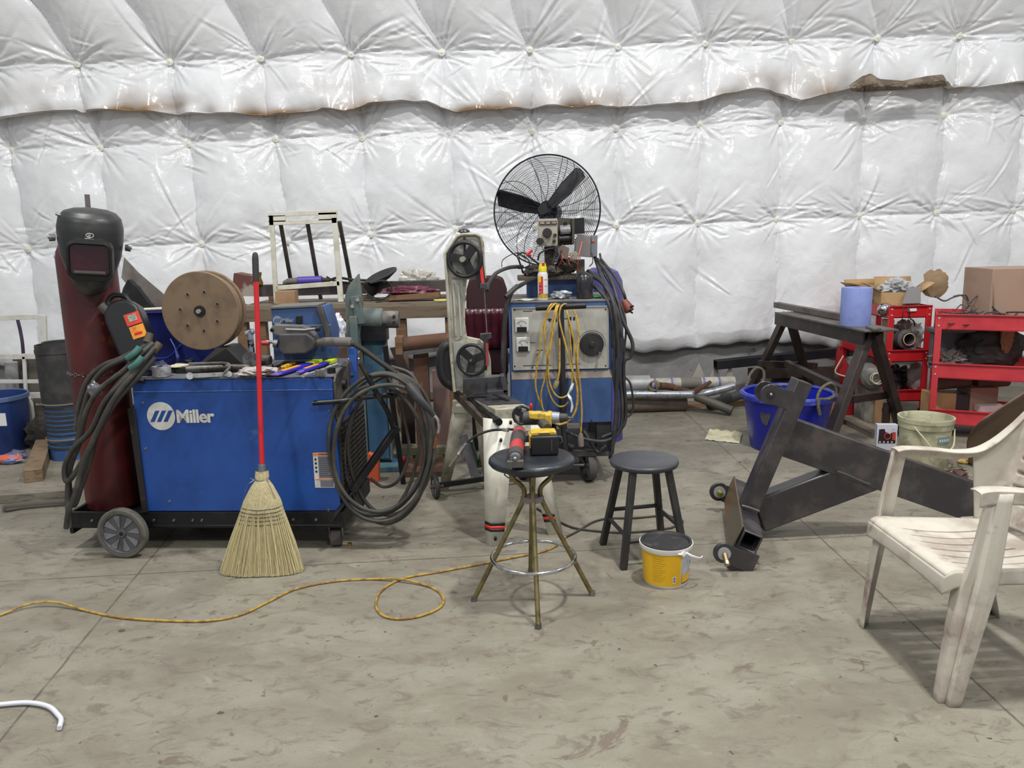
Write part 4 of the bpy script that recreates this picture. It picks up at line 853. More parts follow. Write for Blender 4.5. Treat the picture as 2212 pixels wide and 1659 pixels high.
# screwdriver
sd = thing('screwdriver', 'small screwdriver with yellow and black handle beside the blue packets', 'screwdriver', lie(620, 790, 0))
b = B(); b.rings([(lie(607, 797, 0.015), 0.011), (lie(612, 795, 0.015), 0.014), (lie(634, 785, 0.015), 0.013), (lie(637, 784, 0.015), 0.008)], 14); part('handle', b, mat('amber', rgb(214, 164, 30), 0.4, c2=rgb(40, 36, 30), scale=60, mix=(0.5, 0.56), stretch=(0.2, 2, 2)), sd)
b = B(); b.cyl(lie(609, 796, 0.015), lie(600, 800, 0.012), 0.004, seg=8); part('shank', b, STEEL, sd)
def packet(p0, p1, w, lab):
    t = thing('blade_packet', lab, 'packet', p0); d = (p1 - p0); side = V(-d.y, d.x, 0).normalized()
    b = B(); b.beam(p0 + d * 0.08, p0 + d * 0.76, w, 0.016, side=side); part('body', b, mat('packet_blue', rgb(48, 44, 170), 0.35), t, bevel=0.004)
    b = B(); b.beam(p0 + d * 0.76, p0 + d * 1.0, w * 0.96, 0.022, side=side); part('lime_end', b, mat('lime', rgb(196, 214, 26), 0.4), t, bevel=0.003)
    b = B(); up = V(0, 0, 0.0095); b.beam(p0 + d * 0.16 + up, p0 + d * 0.52 + up, w * 0.5, 0.002, side=side); part('orange_window', b, mat('amber_window', rgb(240, 156, 40), 0.4), t)
    b = B(); b.beam(p0, p0 + d * 0.10, w * 0.8, 0.009, side=side); part('clear_tip', b, mat('violet_tip', rgb(110, 96, 186), 0.2), t, bevel=0.002)
packet(lie(592, 810, 0.012), lie(690, 779, 0.014), 0.052, 'wider blue packet with orange window and lime green end')
packet(lie(645, 804, 0.012), lie(722, 778, 0.014), 0.038, 'narrower blue packet with lime green end, next to the chrome extension')
b = B(); b.rings([(lie(655, 812, 0.013), 0.010), (lie(664, 808, 0.013), 0.010), (lie(668, 807, 0.013), 0.006), (lie(704, 796, 0.013), 0.006), (lie(708, 794, 0.013), 0.009), (lie(728, 787, 0.013), 0.008)], 14); one('socket_extension', b, BRIGHT, 'chrome socket extension bar in front of the blue packets', 'socket extension')
for (px, py, r, m_, lab) in ((692, 811, 0.026, DUST, 'grey hex nut near the right front corner of the lid'), (716, 805, 0.022, BLACKM, 'black hex nut at the right end of the lid')):
    b = B(); c = lie(px, py, 0); b.lathe([(r * 0.55, 0), (r, 0), (r, r * 1.1), (r * 0.55, r * 1.1)], Matrix.Translation(c), 6, closed=True); one('hex_nut', b, m_, lab, 'nut')
b = B(); b.cyl(lie(744, 786, 0), lie(744, 786, 0.06), 0.014, seg=16); one('socket', b, STEEL, 'upright steel socket at the back right of the lid', 'socket')
b = B(); b.cyl(lie(752, 777, 0.01), lie(776, 775, 0.01), 0.007, seg=14); one('chrome_pin', b, CHROME, 'short bright chrome pin lying beside the upright socket', 'pin')
# angle grinder, half hidden by the broom handle
ag = thing('angle_grinder', 'grimy angle grinder between the reel and the feeder', 'grinder', lie(560, 790, 0))
b = B(); b.rings([(lie(538, 778, 0.04), 0.03), (lie(556, 776, 0.045), 0.034), (lie(584, 778, 0.04), 0.026)], 18); part('body', b, mat('grimy_dark', rgb(60, 56, 54), 0.6, 0.3, c2=rgb(120, 112, 104), scale=18, mix=(0.5, 0.7)), ag)
b = B(); c = lie(546, 782, 0.045); b.cyl(c + V(0, -0.03, 0.02), c + V(0, -0.036, 0.02), 0.042, seg=28); part('disc', b, STEEL, ag)
b = B(); b.cyl(lie(590, 792, 0.02), lie(604, 786, 0.03), 0.014, seg=12); part('side_handle', b, BLACKM, ag)
b = B(); b.rings([(P(532, 722, 4.42), 0.016), (P(545, 716, 4.42), 0.018), (P(549, 714, 4.42), 0.010)], 14); b.cyl(V(P(540, 719, 4.42).x, 4.42, ZT), P(540, 719, 4.42), 0.018, seg=14); one('spray_head', b, mat('white_black_cap', rgb(150, 156, 168), 0.3, c2=rgb(20, 20, 24), scale=9, mix=(0.45, 0.5)), 'small bottle with white capped head right of the reel', 'bottle')

# ------------------------------------------------------------------ wooden table behind, with clutter
TY0, TY1 = 5.95, 6.6
tz = P(860, 654, TY0).z; TX0, TX1 = P(520, 660, TY0).x, P(1000, 660, TY0).x
tb = thing('wooden_table', 'rough wooden workbench with plank top behind the machines', 'table', V((TX0 + TX1) / 2, 6.3, 0))
b = B(); b.box(((TX0 + TX1) / 2, (TY0 + TY1) / 2, tz - 0.015), (TX1 - TX0, TY1 - TY0, 0.03)); part('table_top', b, mat('bench_wood', rgb(124, 112, 95), 0.75, c2=rgb(98, 87, 74), scale=4, stretch=(1, 7, 7)), tb)
b = B(); b.box(((TX0 + TX1) / 2, TY0 + 0.02, tz - 0.075), (TX1 - TX0, 0.04, 0.09)); part('apron', b, mat('bench_wood2', rgb(108, 93, 76), 0.75, c2=rgb(84, 71, 60), scale=4, stretch=(1, 7, 7)), tb)
for px in (530, 570, 745, 870, 975):
    for yy in (TY0 + 0.06, TY1 - 0.06):
        b = B(); x = P(px, 760, yy).x; b.box((x, yy, (tz - 0.03) / 2), (0.075, 0.075, tz - 0.03)); part('leg', b, WOODB, tb)
b = B(); b.beam(V(P(790, 700, 6.1).x, 6.05, tz - 0.1), V(P(880, 900, 6.1).x, 6.05, 0.15), 0.09, 0.03, side=(0, 1, 0)); part('brace', b, WOODB, tb)
b = B(); b.box(((TX0 + TX1) / 2, TY1 - 0.1, 0.30), (TX1 - TX0 - 0.1, 0.3, 0.02)); part('lower_shelf', b, WOODB, tb)
ST = 0.004 + tz
b = B(); z0 = ST; b.beam(P(556, 628, 6.25), P(985, 616, 6.25), 0.10, 0.09); bb_ = part('steel_channel', b, mat('dark_channel', rgb(58, 54, 54), 0.6, 0.2, c2=rgb(80, 74, 70), scale=5), None, bevel=0.004); tag(bb_, 'long dark steel channel resting on blocks along the bench', 'steel channel')
for px, lab in ((600, 'brown block under the dark channel behind the feeder'), (790, 'block under the dark channel near the tilted pan'), (960, 'block under the dark channel beside the band saw')):
    p = P(px, 640, 6.25); b = B(); b.box((p.x, 6.25, (ST + p.z + 0.02) / 2 - 0.0), (0.12, 0.10, max(0.02, p.z - ST))); one('wood_block', b, WOODB, lab, 'block', bevel=0.004)
b = B(); c = P(619, 653, 6.02); b.box((c.x, 6.04, ST + 0.05), (0.15, 0.10, 0.10)); one('cardboard_box', b, CARD, 'small tan cardboard box on the bench above the feeder', 'box', bevel=0.002)
b = B(); b.beam(P(838, 643, 6.1), P(950, 636, 6.1), 0.14, 0.035, side=(0, 1, 0)); o_ = one('brown_plank', b, WOODB, 'short brown plank on the bench under the maroon cloth', 'plank'); 
b = B(); c = P(880, 628, 6.12); b.crumple(c, (0.40, 0.1, 0.07), 33, 0.4, 3, 3.5); one('maroon_cloth', b, mat('maroon_cloth', rgb(96, 40, 58), 0.8, c2=rgb(150, 120, 130), scale=14, mix=(0.5, 0.7)), 'crumpled maroon and grey cloth below the dark channel', 'cloth')
b = B(); c = G(950, 652, ST); b.cyl(V(c.x, 6.0, ST), V(c.x, 6.0, ST + 0.01), 0.055, seg=24); one('yellow_disc', b, mat('pale_yellow', rgb(214, 208, 120), 0.5), 'flat pale yellow disc at the right end of the bench', 'disc')
b = B(); c = P(905, 606, 6.42); b.crumple(c, (0.26, 0.12, 0.16), 41, 0.5, 4, 3); one('clear_bag', b, mat('clear_film', rgb(200, 196, 186), 0.25, alpha=0.6), 'crumpled clear plastic bag on the dark channel', 'plastic bag')
b = B(); slab(b, [(782, 612), (850, 606), (890, 608), (880, 626), (800, 640)], 6.45, 0.05); one('foam_board', b, mat('cream_foam', rgb(216, 212, 196), 0.7), 'cream foam sheet behind the tilted black pan', 'foam')
# tall white welded frame with three dark braces
tf = thing('white_stand_frame', 'tall chipped white steel frame with three dark braces on the bench', 'frame', V(P(665, 640, 6.3).x, 6.3, ST))
def bar(root, nm, a, c, w, h, m_, **k): b = B(); b.beam(a, c, w, h, **k); return part(nm, b, m_, root, bevel=0.002)
Yf = 6.12
bar(tf, 'top_rail', P(578, 464, Yf), P(729, 458, Yf), 0.02, 0.035, WHITEP); bar(tf, 'top_rail', P(580, 482, Yf), P(728, 477, Yf), 0.02, 0.035, WHITEP)
bar(tf, 'post', P(586, 465, Yf), V(P(596, 640, Yf).x, Yf, ST), 0.035, 0.02, WHITEP); bar(tf, 'post', P(722, 470, Yf), V(P(736, 640, Yf).x, Yf, ST), 0.042, 0.02, WHITEP)
bar(tf, 'cross_rail', P(598, 622, Yf), P(734, 612, Yf), 0.02, 0.035, WHITEP)
bar(tf, 'spacer', P(580, 473, Yf), P(618, 472, Yf), 0.02, 0.05, WHITEP); bar(tf, 'spacer', P(688, 468, Yf), P(728, 467, Yf), 0.02, 0.06, WHITEP)
for a, c in (((606, 482), (632, 600)), ((664, 480), (690, 600)), ((733, 478), (762, 602))):
    bar(tf, 'brace', P(a[0], a[1], Yf + 0.03), V(P(c[0], c[1], 6.5).x, 6.5, ST), 0.03, 0.02, mat('brace_grey', rgb(78, 72, 70), 0.6, 0.2, c2=rgb(96, 90, 86), scale=7))
# torch with violet grip lying on the channel
to = thing('cutting_torch', 'torch with violet grip and hoses lying on the dark channel', 'torch', P(660, 606, 6.2))
b = B(); b.cyl(P(644, 607, 6.2), P(696, 605, 6.2), 0.034, seg=18); part('grip', b, mat('violet_grip', rgb(74, 60, 150), 0.45), to, bevel=0.004)
b = B(); b.rings([(P(612, 612, 6.2), 0.016), (P(622, 608, 6.2), 0.024), (P(644, 607, 6.2), 0.028)], 16); part('head', b, DUST, to)
b = B(); b.cyl(P(696, 605, 6.2), P(712, 606, 6.2), 0.022, 0.015, 14)
b.tube(strand([(710, 606, 6.2), (730, 600, 6.2), (760, 604, 6.2), (800, 606, 6.2)], 5), 0.010, 8); b.tube(strand([(706, 598, 6.22), (720, 606, 6.2), (745, 610, 6.2), (790, 612, 6.2)], 5), 0.008, 8); part('hose', b, RUBBER, to)
# tilted black pan
b = B(); c = P(825, 596, 6.15); Mp = Matrix.Translation(c) @ Matrix.Rotation(radians(-20), 4, 'Y') @ Matrix.Rotation(radians(14), 4, 'X')
b.lathe([(0, -0.035), (0.06, -0.03), (0.125, 0.0), (0.13, 0.012), (0.12, 0.010), (0.06, -0.012), (0, -0.018)], Mp, 36); b.cyl(P(806, 610, 6.15), P(800, 626, 6.2), 0.05, 0.06, 18); one('black_pan', b, mat('pan_black', rgb(30, 30, 32), 0.55), 'tilted shallow black round pan on the bench', 'pan')
b = B(); b.tube(strand([(800, 612, 6.0), (830, 606, 6.0), (846, 618, 6.0), (838, 640, 6.0), (812, 648, 6.0), (790, 640, 6.0)], 6), 0.006, 8); b.tube(strand([(780, 618, 6.02), (800, 640, 6.0), (830, 648, 6.0), (812, 653, 5.99)], 6), 0.006, 8)
one('looped_rope', b, RUBBER, 'looped thin black cord hanging over the bench edge under the pan', 'rope')
b = B(); c = P(560, 603, 6.2); b.rings([(V(c.x, 6.2, P(560, 628, 6.2).z + 0.045), 0.024), (V(c.x, 6.2, P(560, 610, 6.2).z), 0.028), (P(560, 600, 6.2), 0.014), (P(560, 592, 6.2), 0.018), (P(560, 588, 6.2), 0.018)], 16); one('brass_fitting', b, mat('dull_brass', rgb(120, 92, 34), 0.5, 0.5), 'dull brass valve fitting beside the broom grip', 'fitting')
b = B(); slab(b, [(505, 590), (548, 598), (550, 640), (500, 640)], 6.1, 0.18); one('maroon_case', b, mat('maroon_steel', rgb(96, 56, 48), 0.6, c2=rgb(150, 140, 130), scale=4, mix=(0.5, 0.6)), 'brown and white case behind the wooden reel', 'case')

# ------------------------------------------------------------------ teal pedestal grinder
tg = thing('pedestal_grinder', 'faded teal pedestal grinder with upright plate left of the band saw', 'grinder', V(P(812, 900, 5.5).x, 5.5, 0))
TEAL = mat('faded_teal', rgb(84, 98, 98), 0.6, c2=rgb(112, 116, 108), scale=5, c3=rgb(70, 98, 100), scale3=3); PEDB = mat('pedestal_blue', rgb(48, 84, 116), 0.6, c2=rgb(74, 108, 116), scale=4, c3=rgb(96, 106, 104), scale3=7)
b = B(); x = P(811, 800, 5.45).x; b.box((x, 5.5, 0.5), (0.15, 0.13, 0.86)); part('column', b, PEDB, tg, bevel=0.004)
b = B(); b.box((x + 0.085, 5.45, 0.5), (0.012, 0.06, 0.86)); b.box((x - 0.085, 5.45, 0.5), (0.012, 0.06, 0.86)); part('column_flange', b, TEAL, tg)
b = B(); b.box((x, 5.5, 0.02), (0.36, 0.34, 0.04)); part('foot', b, PEDB, tg, bevel=0.004)
b = B(); slab(b, [(745, 640), (752, 618), (774, 591), (783, 656), (778, 700), (772, 790), (750, 790)], 5.30, 0.05); part('guard_plate', b, TEAL, tg, bevel=0.006)
b = B(); b.beam(P(766, 640, 5.29), P(780, 700, 5.29), 0.06, 0.03); b.box(P(768, 730, 5.3), (0.05, 0.10, 0.30)); part('guard_arm', b, TEAL, tg, bevel=0.004)
b = B(); b.rings([(P(772, 688, 5.44), 0.075), (P(825, 689, 5.44), 0.075), (P(828, 689, 5.44), 0.066)], 28); part('motor', b, TEAL, tg)
b = B(); b.rings([(P(828, 690, 5.44), 0.060), (P(858, 690, 5.44), 0.060), (P(862, 690, 5.44), 0.054)], 24); ec = part('end_cap', b, DUST, tg)
b = B(); b.cyl(P(851, 684, 5.385), P(851, 684, 5.375), 0.010, seg=12); b.cyl(P(851, 696, 5.385), P(851, 696, 5.375), 0.010, seg=12); part('cap_hole', b, BLK, ec)
for (px, py) in ((761, 662), (772, 648), (760, 702)):
    b = B(); b.cyl(P(px, py, 5.29), P(px, py, 5.26), 0.014, 0.012, 8); part('bolt', b, mat('pale_bolt', rgb(150, 148, 132), 0.5, 0.3), tg)
b = B(); b.box((x, 5.44, 0.985), (0.20, 0.12, 0.12)); part('neck', b, BLACKM, tg)
# white bag on a crate
b = B(); xx = P(722, 760, 5.65).x; b.box((xx, 5.72, 0.43), (0.26, 0.24, 0.86)); one('tall_carton', b, mat('brown_carton', rgb(110, 88, 66), 0.8, c2=rgb(88, 70, 54), scale=4), 'tall brown carton behind the feeder carrying a white bag', 'carton', bevel=0.003)
b = B(); c = P(722, 698, 5.66); b.crumple(V(c.x, 5.68, 0.86 + 0.115), (0.15, 0.14, 0.235), 51, 0.28, 4, 2.4); one('white_bag', b, mat('white_film', rgb(226, 228, 236), 0.35), 'crumpled white plastic bag left of the teal grinder', 'plastic bag')
# roller stand with rusty pipe
rs_ = thing('roller_stand', 'brown stand carrying a rusty round tube left of the band saw', 'stand', V(P(905, 950, 5.35).x, 5.35, 0))
b = B(); b.cyl(P(872, 744, 5.35), P(1000, 731, 5.35), 0.052, seg=28); part('round_tube', b, RUST, rs_)
b = B(); b.box((P(864, 745, 5.35).x, 5.35, P(864, 742, 5.35).z - 0.01), (0.05, 0.12, 0.12)); part('end_block', b, WOODB, rs_, bevel=0.003)
b = B(); b.beam(P(872, 764, 5.30), P(1000, 748, 5.30), 0.02, 0.03); part('angle_strip', b, STEEL, rs_)
b = B(); x = P(912, 850, 5.35).x; zt2_ = P(905, 760, 5.35).z; b.box((x, 5.37, zt2_ / 2), (0.10, 0.07, zt2_)); b.box((x, 5.37, 0.02), (0.30, 0.34, 0.04)); part('post', b, RUST, rs_, bevel=0.003)
b = B(); x = P(953, 850, 5.6).x; zt_p = P(953, 800, 5.6).z; b.box((x, 5.62, zt_p / 2), (0.12, 0.04, zt_p)); one('pink_board', b, mat('pinkish_board', rgb(124, 100, 94), 0.8), 'pinkish brown board standing behind the band saw frame', 'board')
b = B(); slab(b, [(842, 752), (862, 750), (898, 835), (890, 860), (862, 800)], 5.75, 0.03); b.beam(P(880, 850, 5.76), V(P(880, 900, 5.76).x, 5.76, 0), 0.10, 0.03); one('dark_board', b, mat('dark_board', rgb(56, 42, 38), 0.7), 'dark slanting board under the rusty tube', 'board')
b = B(); b.beam(P(832, 747, 5.0), V(P(858, 830, 5.0).x, 5.06, 0.0), 0.03, 0.03); one('black_square_bar', b, BLACKM, 'black square bar leaning right of the teal grinder', 'bar')
# low clutter behind the coil
b = B(); x = P(803, 960, 5.1).x; b.hexa([V(x - 0.04, 5.1, 0), V(x + 0.03, 5.1, 0), V(x + 0.03, 5.17, 0), V(x - 0.04, 5.17, 0), V(x - 0.03, 5.1, 0.20), V(x + 0.04, 5.1, 0.17), V(x + 0.04, 5.17, 0.17), V(x - 0.03, 5.17, 0.20)]); one('orange_plug', b, mat('dull_orange', rgb(190, 84, 50), 0.6), 'dull orange plastic block on the floor behind the coiled lead', 'block')
b = B(); b.box((P(906, 960, 5.3).x, 5.6, 0.09), (0.40, 0.12, 0.06)); b.box((P(872, 960, 5.3).x, 5.6, 0.03), (0.06, 0.12, 0.06)); b.box((P(940, 960, 5.3).x, 5.6, 0.03), (0.06, 0.12, 0.06)); one('low_bench_rail', b, mat('pale_olive', rgb(120, 116, 92), 0.7), 'low olive wooden skid on the floor behind the coiled lead', 'skid', bevel=0.004)
b = B(); c = P(868, 948, 5.3); b.sphere(V(c.x, 5.3, 0.1), 0.028); b.cyl(V(c.x, 5.3, 0.0), V(c.x, 5.3, 0.1), 0.02, seg=12); one('red_stopper', b, mat('dark_red', rgb(120, 24, 40), 0.4), 'small dark red round stopper behind the coiled lead', 'stopper')
b = B(); b.beam(G(790, 1020, 0.03), G(845, 945, 0.03), 0.10, 0.06); one('floor_beam', b, mat('grey_timber', rgb(120, 112, 104), 0.8, c2=rgb(98, 90, 84), scale=6), 'short grey timber on the floor inside the coil opening', 'timber', bevel=0.004)
b = B(); c = G(756, 1178); b.lathe([(0.006, 0), (0.013, 0), (0.013, 0.014), (0.006, 0.014)], Matrix.Translation(c), 6, closed=True); one('brass_nut', b, mat('bright_brass', rgb(190, 150, 80), 0.3, 0.9), 'tiny brass nut on the floor right of the caster', 'nut')

# ------------------------------------------------------------------ far left background
wf = thing('white_rack', 'white square tube rack at the far left edge', 'rack', V(P(40, 900, 6.1).x, 6.15, 0))
Yw = 6.5
FRW = mat('rack_white', rgb(206, 206, 200), 0.45, c2=rgb(190, 188, 178), scale=6)
for a, c, w, h in (((-60, 688), (98, 684), 0.02, 0.04), ((-60, 772), (100, 769), 0.02, 0.045), ((-60, 858), (106, 853), 0.02, 0.05)):
    bar(wf, 'rail', P(*a, Yw), P(*c, Yw), w, h, FRW)
bar(wf, 'post', P(93, 681, Yw), P(99, 858, Yw), 0.05, 0.03, FRW); bar(wf, 'post', P(-40, 684, Yw), V(P(-40, 684, Yw).x, Yw, 0), 0.05, 0.03, FRW)
bar(wf, 'inner_bar', P(52, 770, Yw), P(56, 852, Yw), 0.025, 0.02, FRW); bar(wf, 'inner_bar', P(0, 824, Yw + 0.02), P(92, 824, Yw + 0.02), 0.02, 0.03, FRW)
bar(wf, 'foot', P(62, 858, Yw), V(P(62, 858, Yw).x, Yw, 0), 0.04, 0.04, FRW)
b = B(); b.tube(strand([(38, 690, 6.7), (45, 720, 6.7), (50, 760, 6.7), (54, 860, 6.7)], 5), 0.014, 8); b.tube([P(54, 860, 6.7), V(P(54, 860, 6.7).x, 6.7, 0)], 0.014, 8); one('violet_hose', b, mat('violet_dark', rgb(64, 50, 78), 0.6), 'thin violet hose hanging behind the white rack', 'hose')
b = B(); x = P(70, 830, 6.6).x; b.box((x, 6.85, 0.34), (0.5, 0.16, 0.68)); one('scrap_carton', b, mat('grey_carton', rgb(104, 96, 88), 0.8, c2=rgb(80, 74, 70), scale=3), 'grey brown carton behind the white rack', 'carton', bevel=0.003)
b = B(); b.cyl(V(P(25, 880, 6.66).x, 6.66, 0), P(24, 782, 6.66), 0.05, seg=20); one('grey_post', b, mat('post_grey', rgb(150, 150, 150), 0.6), 'round grey post behind the white rack', 'post')
b = B(); b.crumple(V(P(84, 900, 6.25).x, 6.25, 0.13), (0.22, 0.18, 0.26), 61, 0.35, 3); one('dark_motor', b, mat('soot', rgb(38, 34, 32), 0.8, c2=rgb(70, 62, 54), scale=9), 'sooty dark motor lump between blue tub and striped roll', 'motor')
sp_ = thing('air_fitting', 'steel air fitting with pale handle left of the striped roll', 'fitting', P(96, 875, 5.92))
b = B(); b.cyl(P(78, 874, 5.9), P(112, 877, 5.9), 0.010, seg=12); part('pipe', b, STEEL, sp_); b = B(); b.rings([(P(99, 862, 5.9), 0.010), (P(101, 872, 5.9), 0.022), (P(102, 888, 5.9), 0.018)], 12); part('handle', b, mat('pale_handle', rgb(196, 194, 186), 0.5), sp_)
# blue tub, left
def tub(name, lab, cx, cy, z0, rt, rb, h, m_, rim=0.012, wall=0.006, cat='tub', z_r=None):
    t = thing(name, lab, cat, V(cx, cy, z0)); M_ = Matrix.Translation((cx, cy, z0)); b = B()
    b.lathe([(0, 0), (rb, 0), (rb + 0.006, 0.01), (rt, h), (rt - wall, h), (rb - wall + 0.004, 0.012), (0, 0.012)], M_, 48); part('body', b, m_, t)
    b = B(); b.ring(V(cx, cy, z0 + h), rt, rim * 0.5, n=56, seg=8); b.lathe([(rt, h - 0.03), (rt + rim * 0.6, h - 0.03), (rt + rim * 0.7, h), (rt, h + 0.004)], M_, 56, closed=True); return t, b
TB = mat('tub_blue', rgb(34, 58, 116), 0.5, c2=rgb(28, 48, 100), scale=5)
c = G(-44, 988); t, b = tub('blue_tub', 'dull blue round tub cut off by the left edge of the photo', c.x, c.y + 0.24, 0, 0.255, 0.225, 0.45, TB)
part('rim', b, mat('tub_rim', rgb(86, 108, 150), 0.6), t)
b = B(); b.box((P(-4, 893, 5.95).x, G(-8, 988).y - 0.012 + 0.02, 0.30), (0.06, 0.004, 0.1)); part('label', b, WHITEPL, t)
b = B(); c = G(18, 992, 0.035); b.crumple(c, (0.22, 0.10, 0.07), 71, 0.2, 3); one('orange_glove', b, mat('glove_orange', rgb(206, 96, 62), 0.6, c2=rgb(110, 130, 180), scale=9, mix=(0.5, 0.55)), 'small orange and blue glove on the floor by the blue tub', 'glove')
b = B(); c = G(36, 982, 0.035); b.crumple(c, (0.14, 0.12, 0.07), 73, 0.4, 3); one('clear_wrapper', b, mat('clear_scrap2', rgb(110, 112, 140), 0.2, alpha=0.7), 'crumpled clear wrapper beside the orange glove', 'wrapper')
# striped roll
rl = thing('rubber_roll', 'upright roll of black and blue striped sheet left of the gas cylinder', 'roll', G(155, 985))
bt = G(158, 985); tp2 = P(146, 742, bt.y); ax_ = (tp2 - bt)
Mr = axis_matrix(bt, V(0, 0, 1)); Hr = ax_.z; rr_ = 0.165
b = B(); b.cyl(bt, bt + V(0, 0, Hr * 0.62), rr_ * 0.93, seg=40); part('blue_layer', b, mat('roll_blue', rgb(66, 104, 158), 0.55, c2=rgb(50, 84, 134), scale=4), rl)
b = B(); b.lathe([(rr_ * 0.9, Hr * 0.50), (rr_, Hr * 0.50), (rr_, Hr), (rr_ * 0.93, Hr), (rr_ * 0.93, Hr * 0.55)], Matrix.Translation(bt), 40); b.lathe([(rr_ * 0.70, Hr * 0.6), (rr_ * 0.72, Hr * 1.015), (rr_ * 0.78, Hr * 1.02), (rr_ * 0.8, Hr * 0.6)], Matrix.Translation(bt + V(0.01, 0.01, 0)), 40); b.lathe([(rr_ * 1.0, Hr * 0.93), (rr_ * 1.03, Hr * 0.93), (rr_ * 1.03, Hr * 0.96), (rr_, Hr * 0.96)], Matrix.Translation(bt), 40, closed=True)
part('black_layer', b, mat('roll_black', rgb(44, 44, 46), 0.65, c2=rgb(66, 64, 62), scale=6), rl)
for k, z_ in enumerate((0.46, 0.42, 0.38, 0.34, 0.30, 0.265, 0.225, 0.15, 0.11)):
    b = B(); hh = 0.022 - 0.001 * k; b.lathe([(rr_ * 0.9, Hr * z_ - hh / 2 * 1.1), (rr_ * 0.965, Hr * z_ - hh / 2), (rr_ * 0.965, Hr * z_ + hh / 2), (rr_ * 0.9, Hr * z_ + hh / 2)], Matrix.Translation(bt), 40, closed=True); part('black_band', b, mat('roll_black', rgb(44, 44, 46), 0.65), rl)
for z_ in (0.495, 0.185): b = B(); b.ring(bt + V(0, 0, Hr * z_), rr_ * 1.0, 0.006, n=40, seg=6); part('tan_cord', b, mat('tan_cord', rgb(120, 108, 84), 0.7), rl)
# timbers on the floor
b = B(); b.beam(G(72, 1028, 0.045), G(100, 948, 0.045), 0.115, 0.09); one('timber_block', b, WOOD, 'thick weathered timber lying on the floor left of the striped roll', 'timber', bevel=0.004)
b = B(); b.beam(G(-60, 1078, 0.03), G(160, 1062, 0.03), 0.12, 0.06, side=(0, 1, 0)); one('timber_plank', b, mat('grey_plank', rgb(124, 118, 106), 0.8, c2=rgb(98, 92, 84), scale=6, stretch=(1, 6, 6)), 'grey plank lying crosswise at the far left', 'plank', bevel=0.004)
b = B(); b.tube(spline([G(160, 1082, 0.02), G(90, 1086, 0.03), G(30, 1092, 0.03), G(8, 1096, 0.02), G(14, 1104, 0.008), G(60, 1098, 0.004), G(160, 1090, 0.004)], 5), 0.016, 8, flat=0.15); one('webbing_strap', b, mat('strap_grey', rgb(112, 110, 100), 0.8), 'folded grey strap in front of the crosswise plank', 'strap')
# white hose at the bottom left
b = B(); b.tube(spline([G(-60, 1528, 0.012), G(0, 1522, 0.012), G(60, 1518, 0.012), G(104, 1526, 0.012), G(126, 1545, 0.012), G(132, 1556, 0.012), G(128, 1573, 0.012)], 8), 0.0085, 12); one('white_hose', b, mat('hose_white', rgb(206, 208, 218), 0.35), 'short white hose end curling in from the bottom left', 'hose')
CREAM = mat('machine_cream', rgb(178, 174, 158), 0.5, c2=rgb(146, 140, 124), scale=6, mix=(0.42, 0.62), c3=rgb(104, 92, 74), scale3=10, mix3=(0.56, 0.68))
CREAMW = mat('machine_white', rgb(208, 206, 194), 0.5, c2=rgb(190, 186, 172), scale=5, c3=rgb(150, 138, 116), scale3=13, mix3=(0.66, 0.75))
CAST = mat('cast_grey', rgb(158, 158, 152), 0.55, 0.1, c2=rgb(128, 128, 122), scale=7)
DKSTEEL = mat('dark_vise_steel', rgb(70, 70, 74), 0.5, 0.4, c2=rgb(54, 50, 48), scale=9)
# ------------------------------------------------------------------ band saw
bs_ = thing('band_saw', 'cream metal cutting band saw with raised arm and striped legs', 'band saw', V(-0.1, 4.4, 0))
YA = 4.62
b = B(); slab(b, [(961, 547), (988, 510), (1000, 506), (1028, 506), (1038, 512), (1042, 524), (1047, 602), (1008, 604), (1004, 640), (1004, 700), (1008, 728), (1036, 734), (1052, 748), (1060, 780), (1062, 836), (978, 846), (972, 760)], YA, 0.05)
part('arm', b, CREAM, bs_, bevel=0.003)
b = B(); slab(b, [(970, 551), (990, 517), (1026, 515), (1034, 524), (1039, 598), (976, 600)], YA - 0.004, 0.01); part('arm_recess', b, CAST, bs_); b = B(); slab(b, [(974, 604), (1001, 604), (1001, 730), (982, 736)], YA - 0.003, 0.01); part('arm_recess', b, CAST, bs_); b = B(); slab(b, [(979, 740), (1034, 742), (1050, 756), (1052, 830), (985, 838)], YA - 0.004, 0.01); part('arm_recess', b, CAST, bs_)
def outl(pts, Y, r, nm, m_, root): b = B(); b.tube([P(x, y, Y) for x, y in pts], r, 8); return part(nm, b, m_, root)
outl([(982, 846), (974, 760), (965, 600), (961, 548), (988, 510), (1000, 506), (1028, 506), (1038, 512), (1042, 524), (1047, 600)], YA - 0.01, 0.009, 'arm_rim', CREAM, bs_)
for x in (985, 996): outl([(x - 6, 612), (x, 726)], YA - 0.006, 0.006, 'arm_rib', CREAM, bs_)
def spoked(root, nm, c, R, r, axis, ns, hubr, m_, a0=0.3, flat=1.0, cone=0.0, spr=1.6):
    Mx = axis_matrix(c, axis); b = B(); b.tube([Mx @ Vector((R * cos(a), R * sin(a), 0)) for a in [2 * pi * k / 40 for k in range(40)]], r, 10, closed=True)
    b.cyl(Mx @ Vector((0, 0, -r)), Mx @ Vector((0, 0, r + cone)), hubr, hubr * 0.9, 20)
    for k in range(ns):
        a = a0 + 2 * pi * k / ns; b.beam(Mx @ Vector((hubr * 0.7 * cos(a), hubr * 0.7 * sin(a), 0)), Mx @ Vector((R * cos(a), R * sin(a), 0)), hubr * spr, r * 1.2, side=Mx.to_3x3() @ Vector((-sin(a), cos(a), 0)))
    return part(nm, b, m_, root)
WHL = mat('black_wheel', rgb(30, 30, 34), 0.4, c2=rgb(48, 46, 46), scale=10)
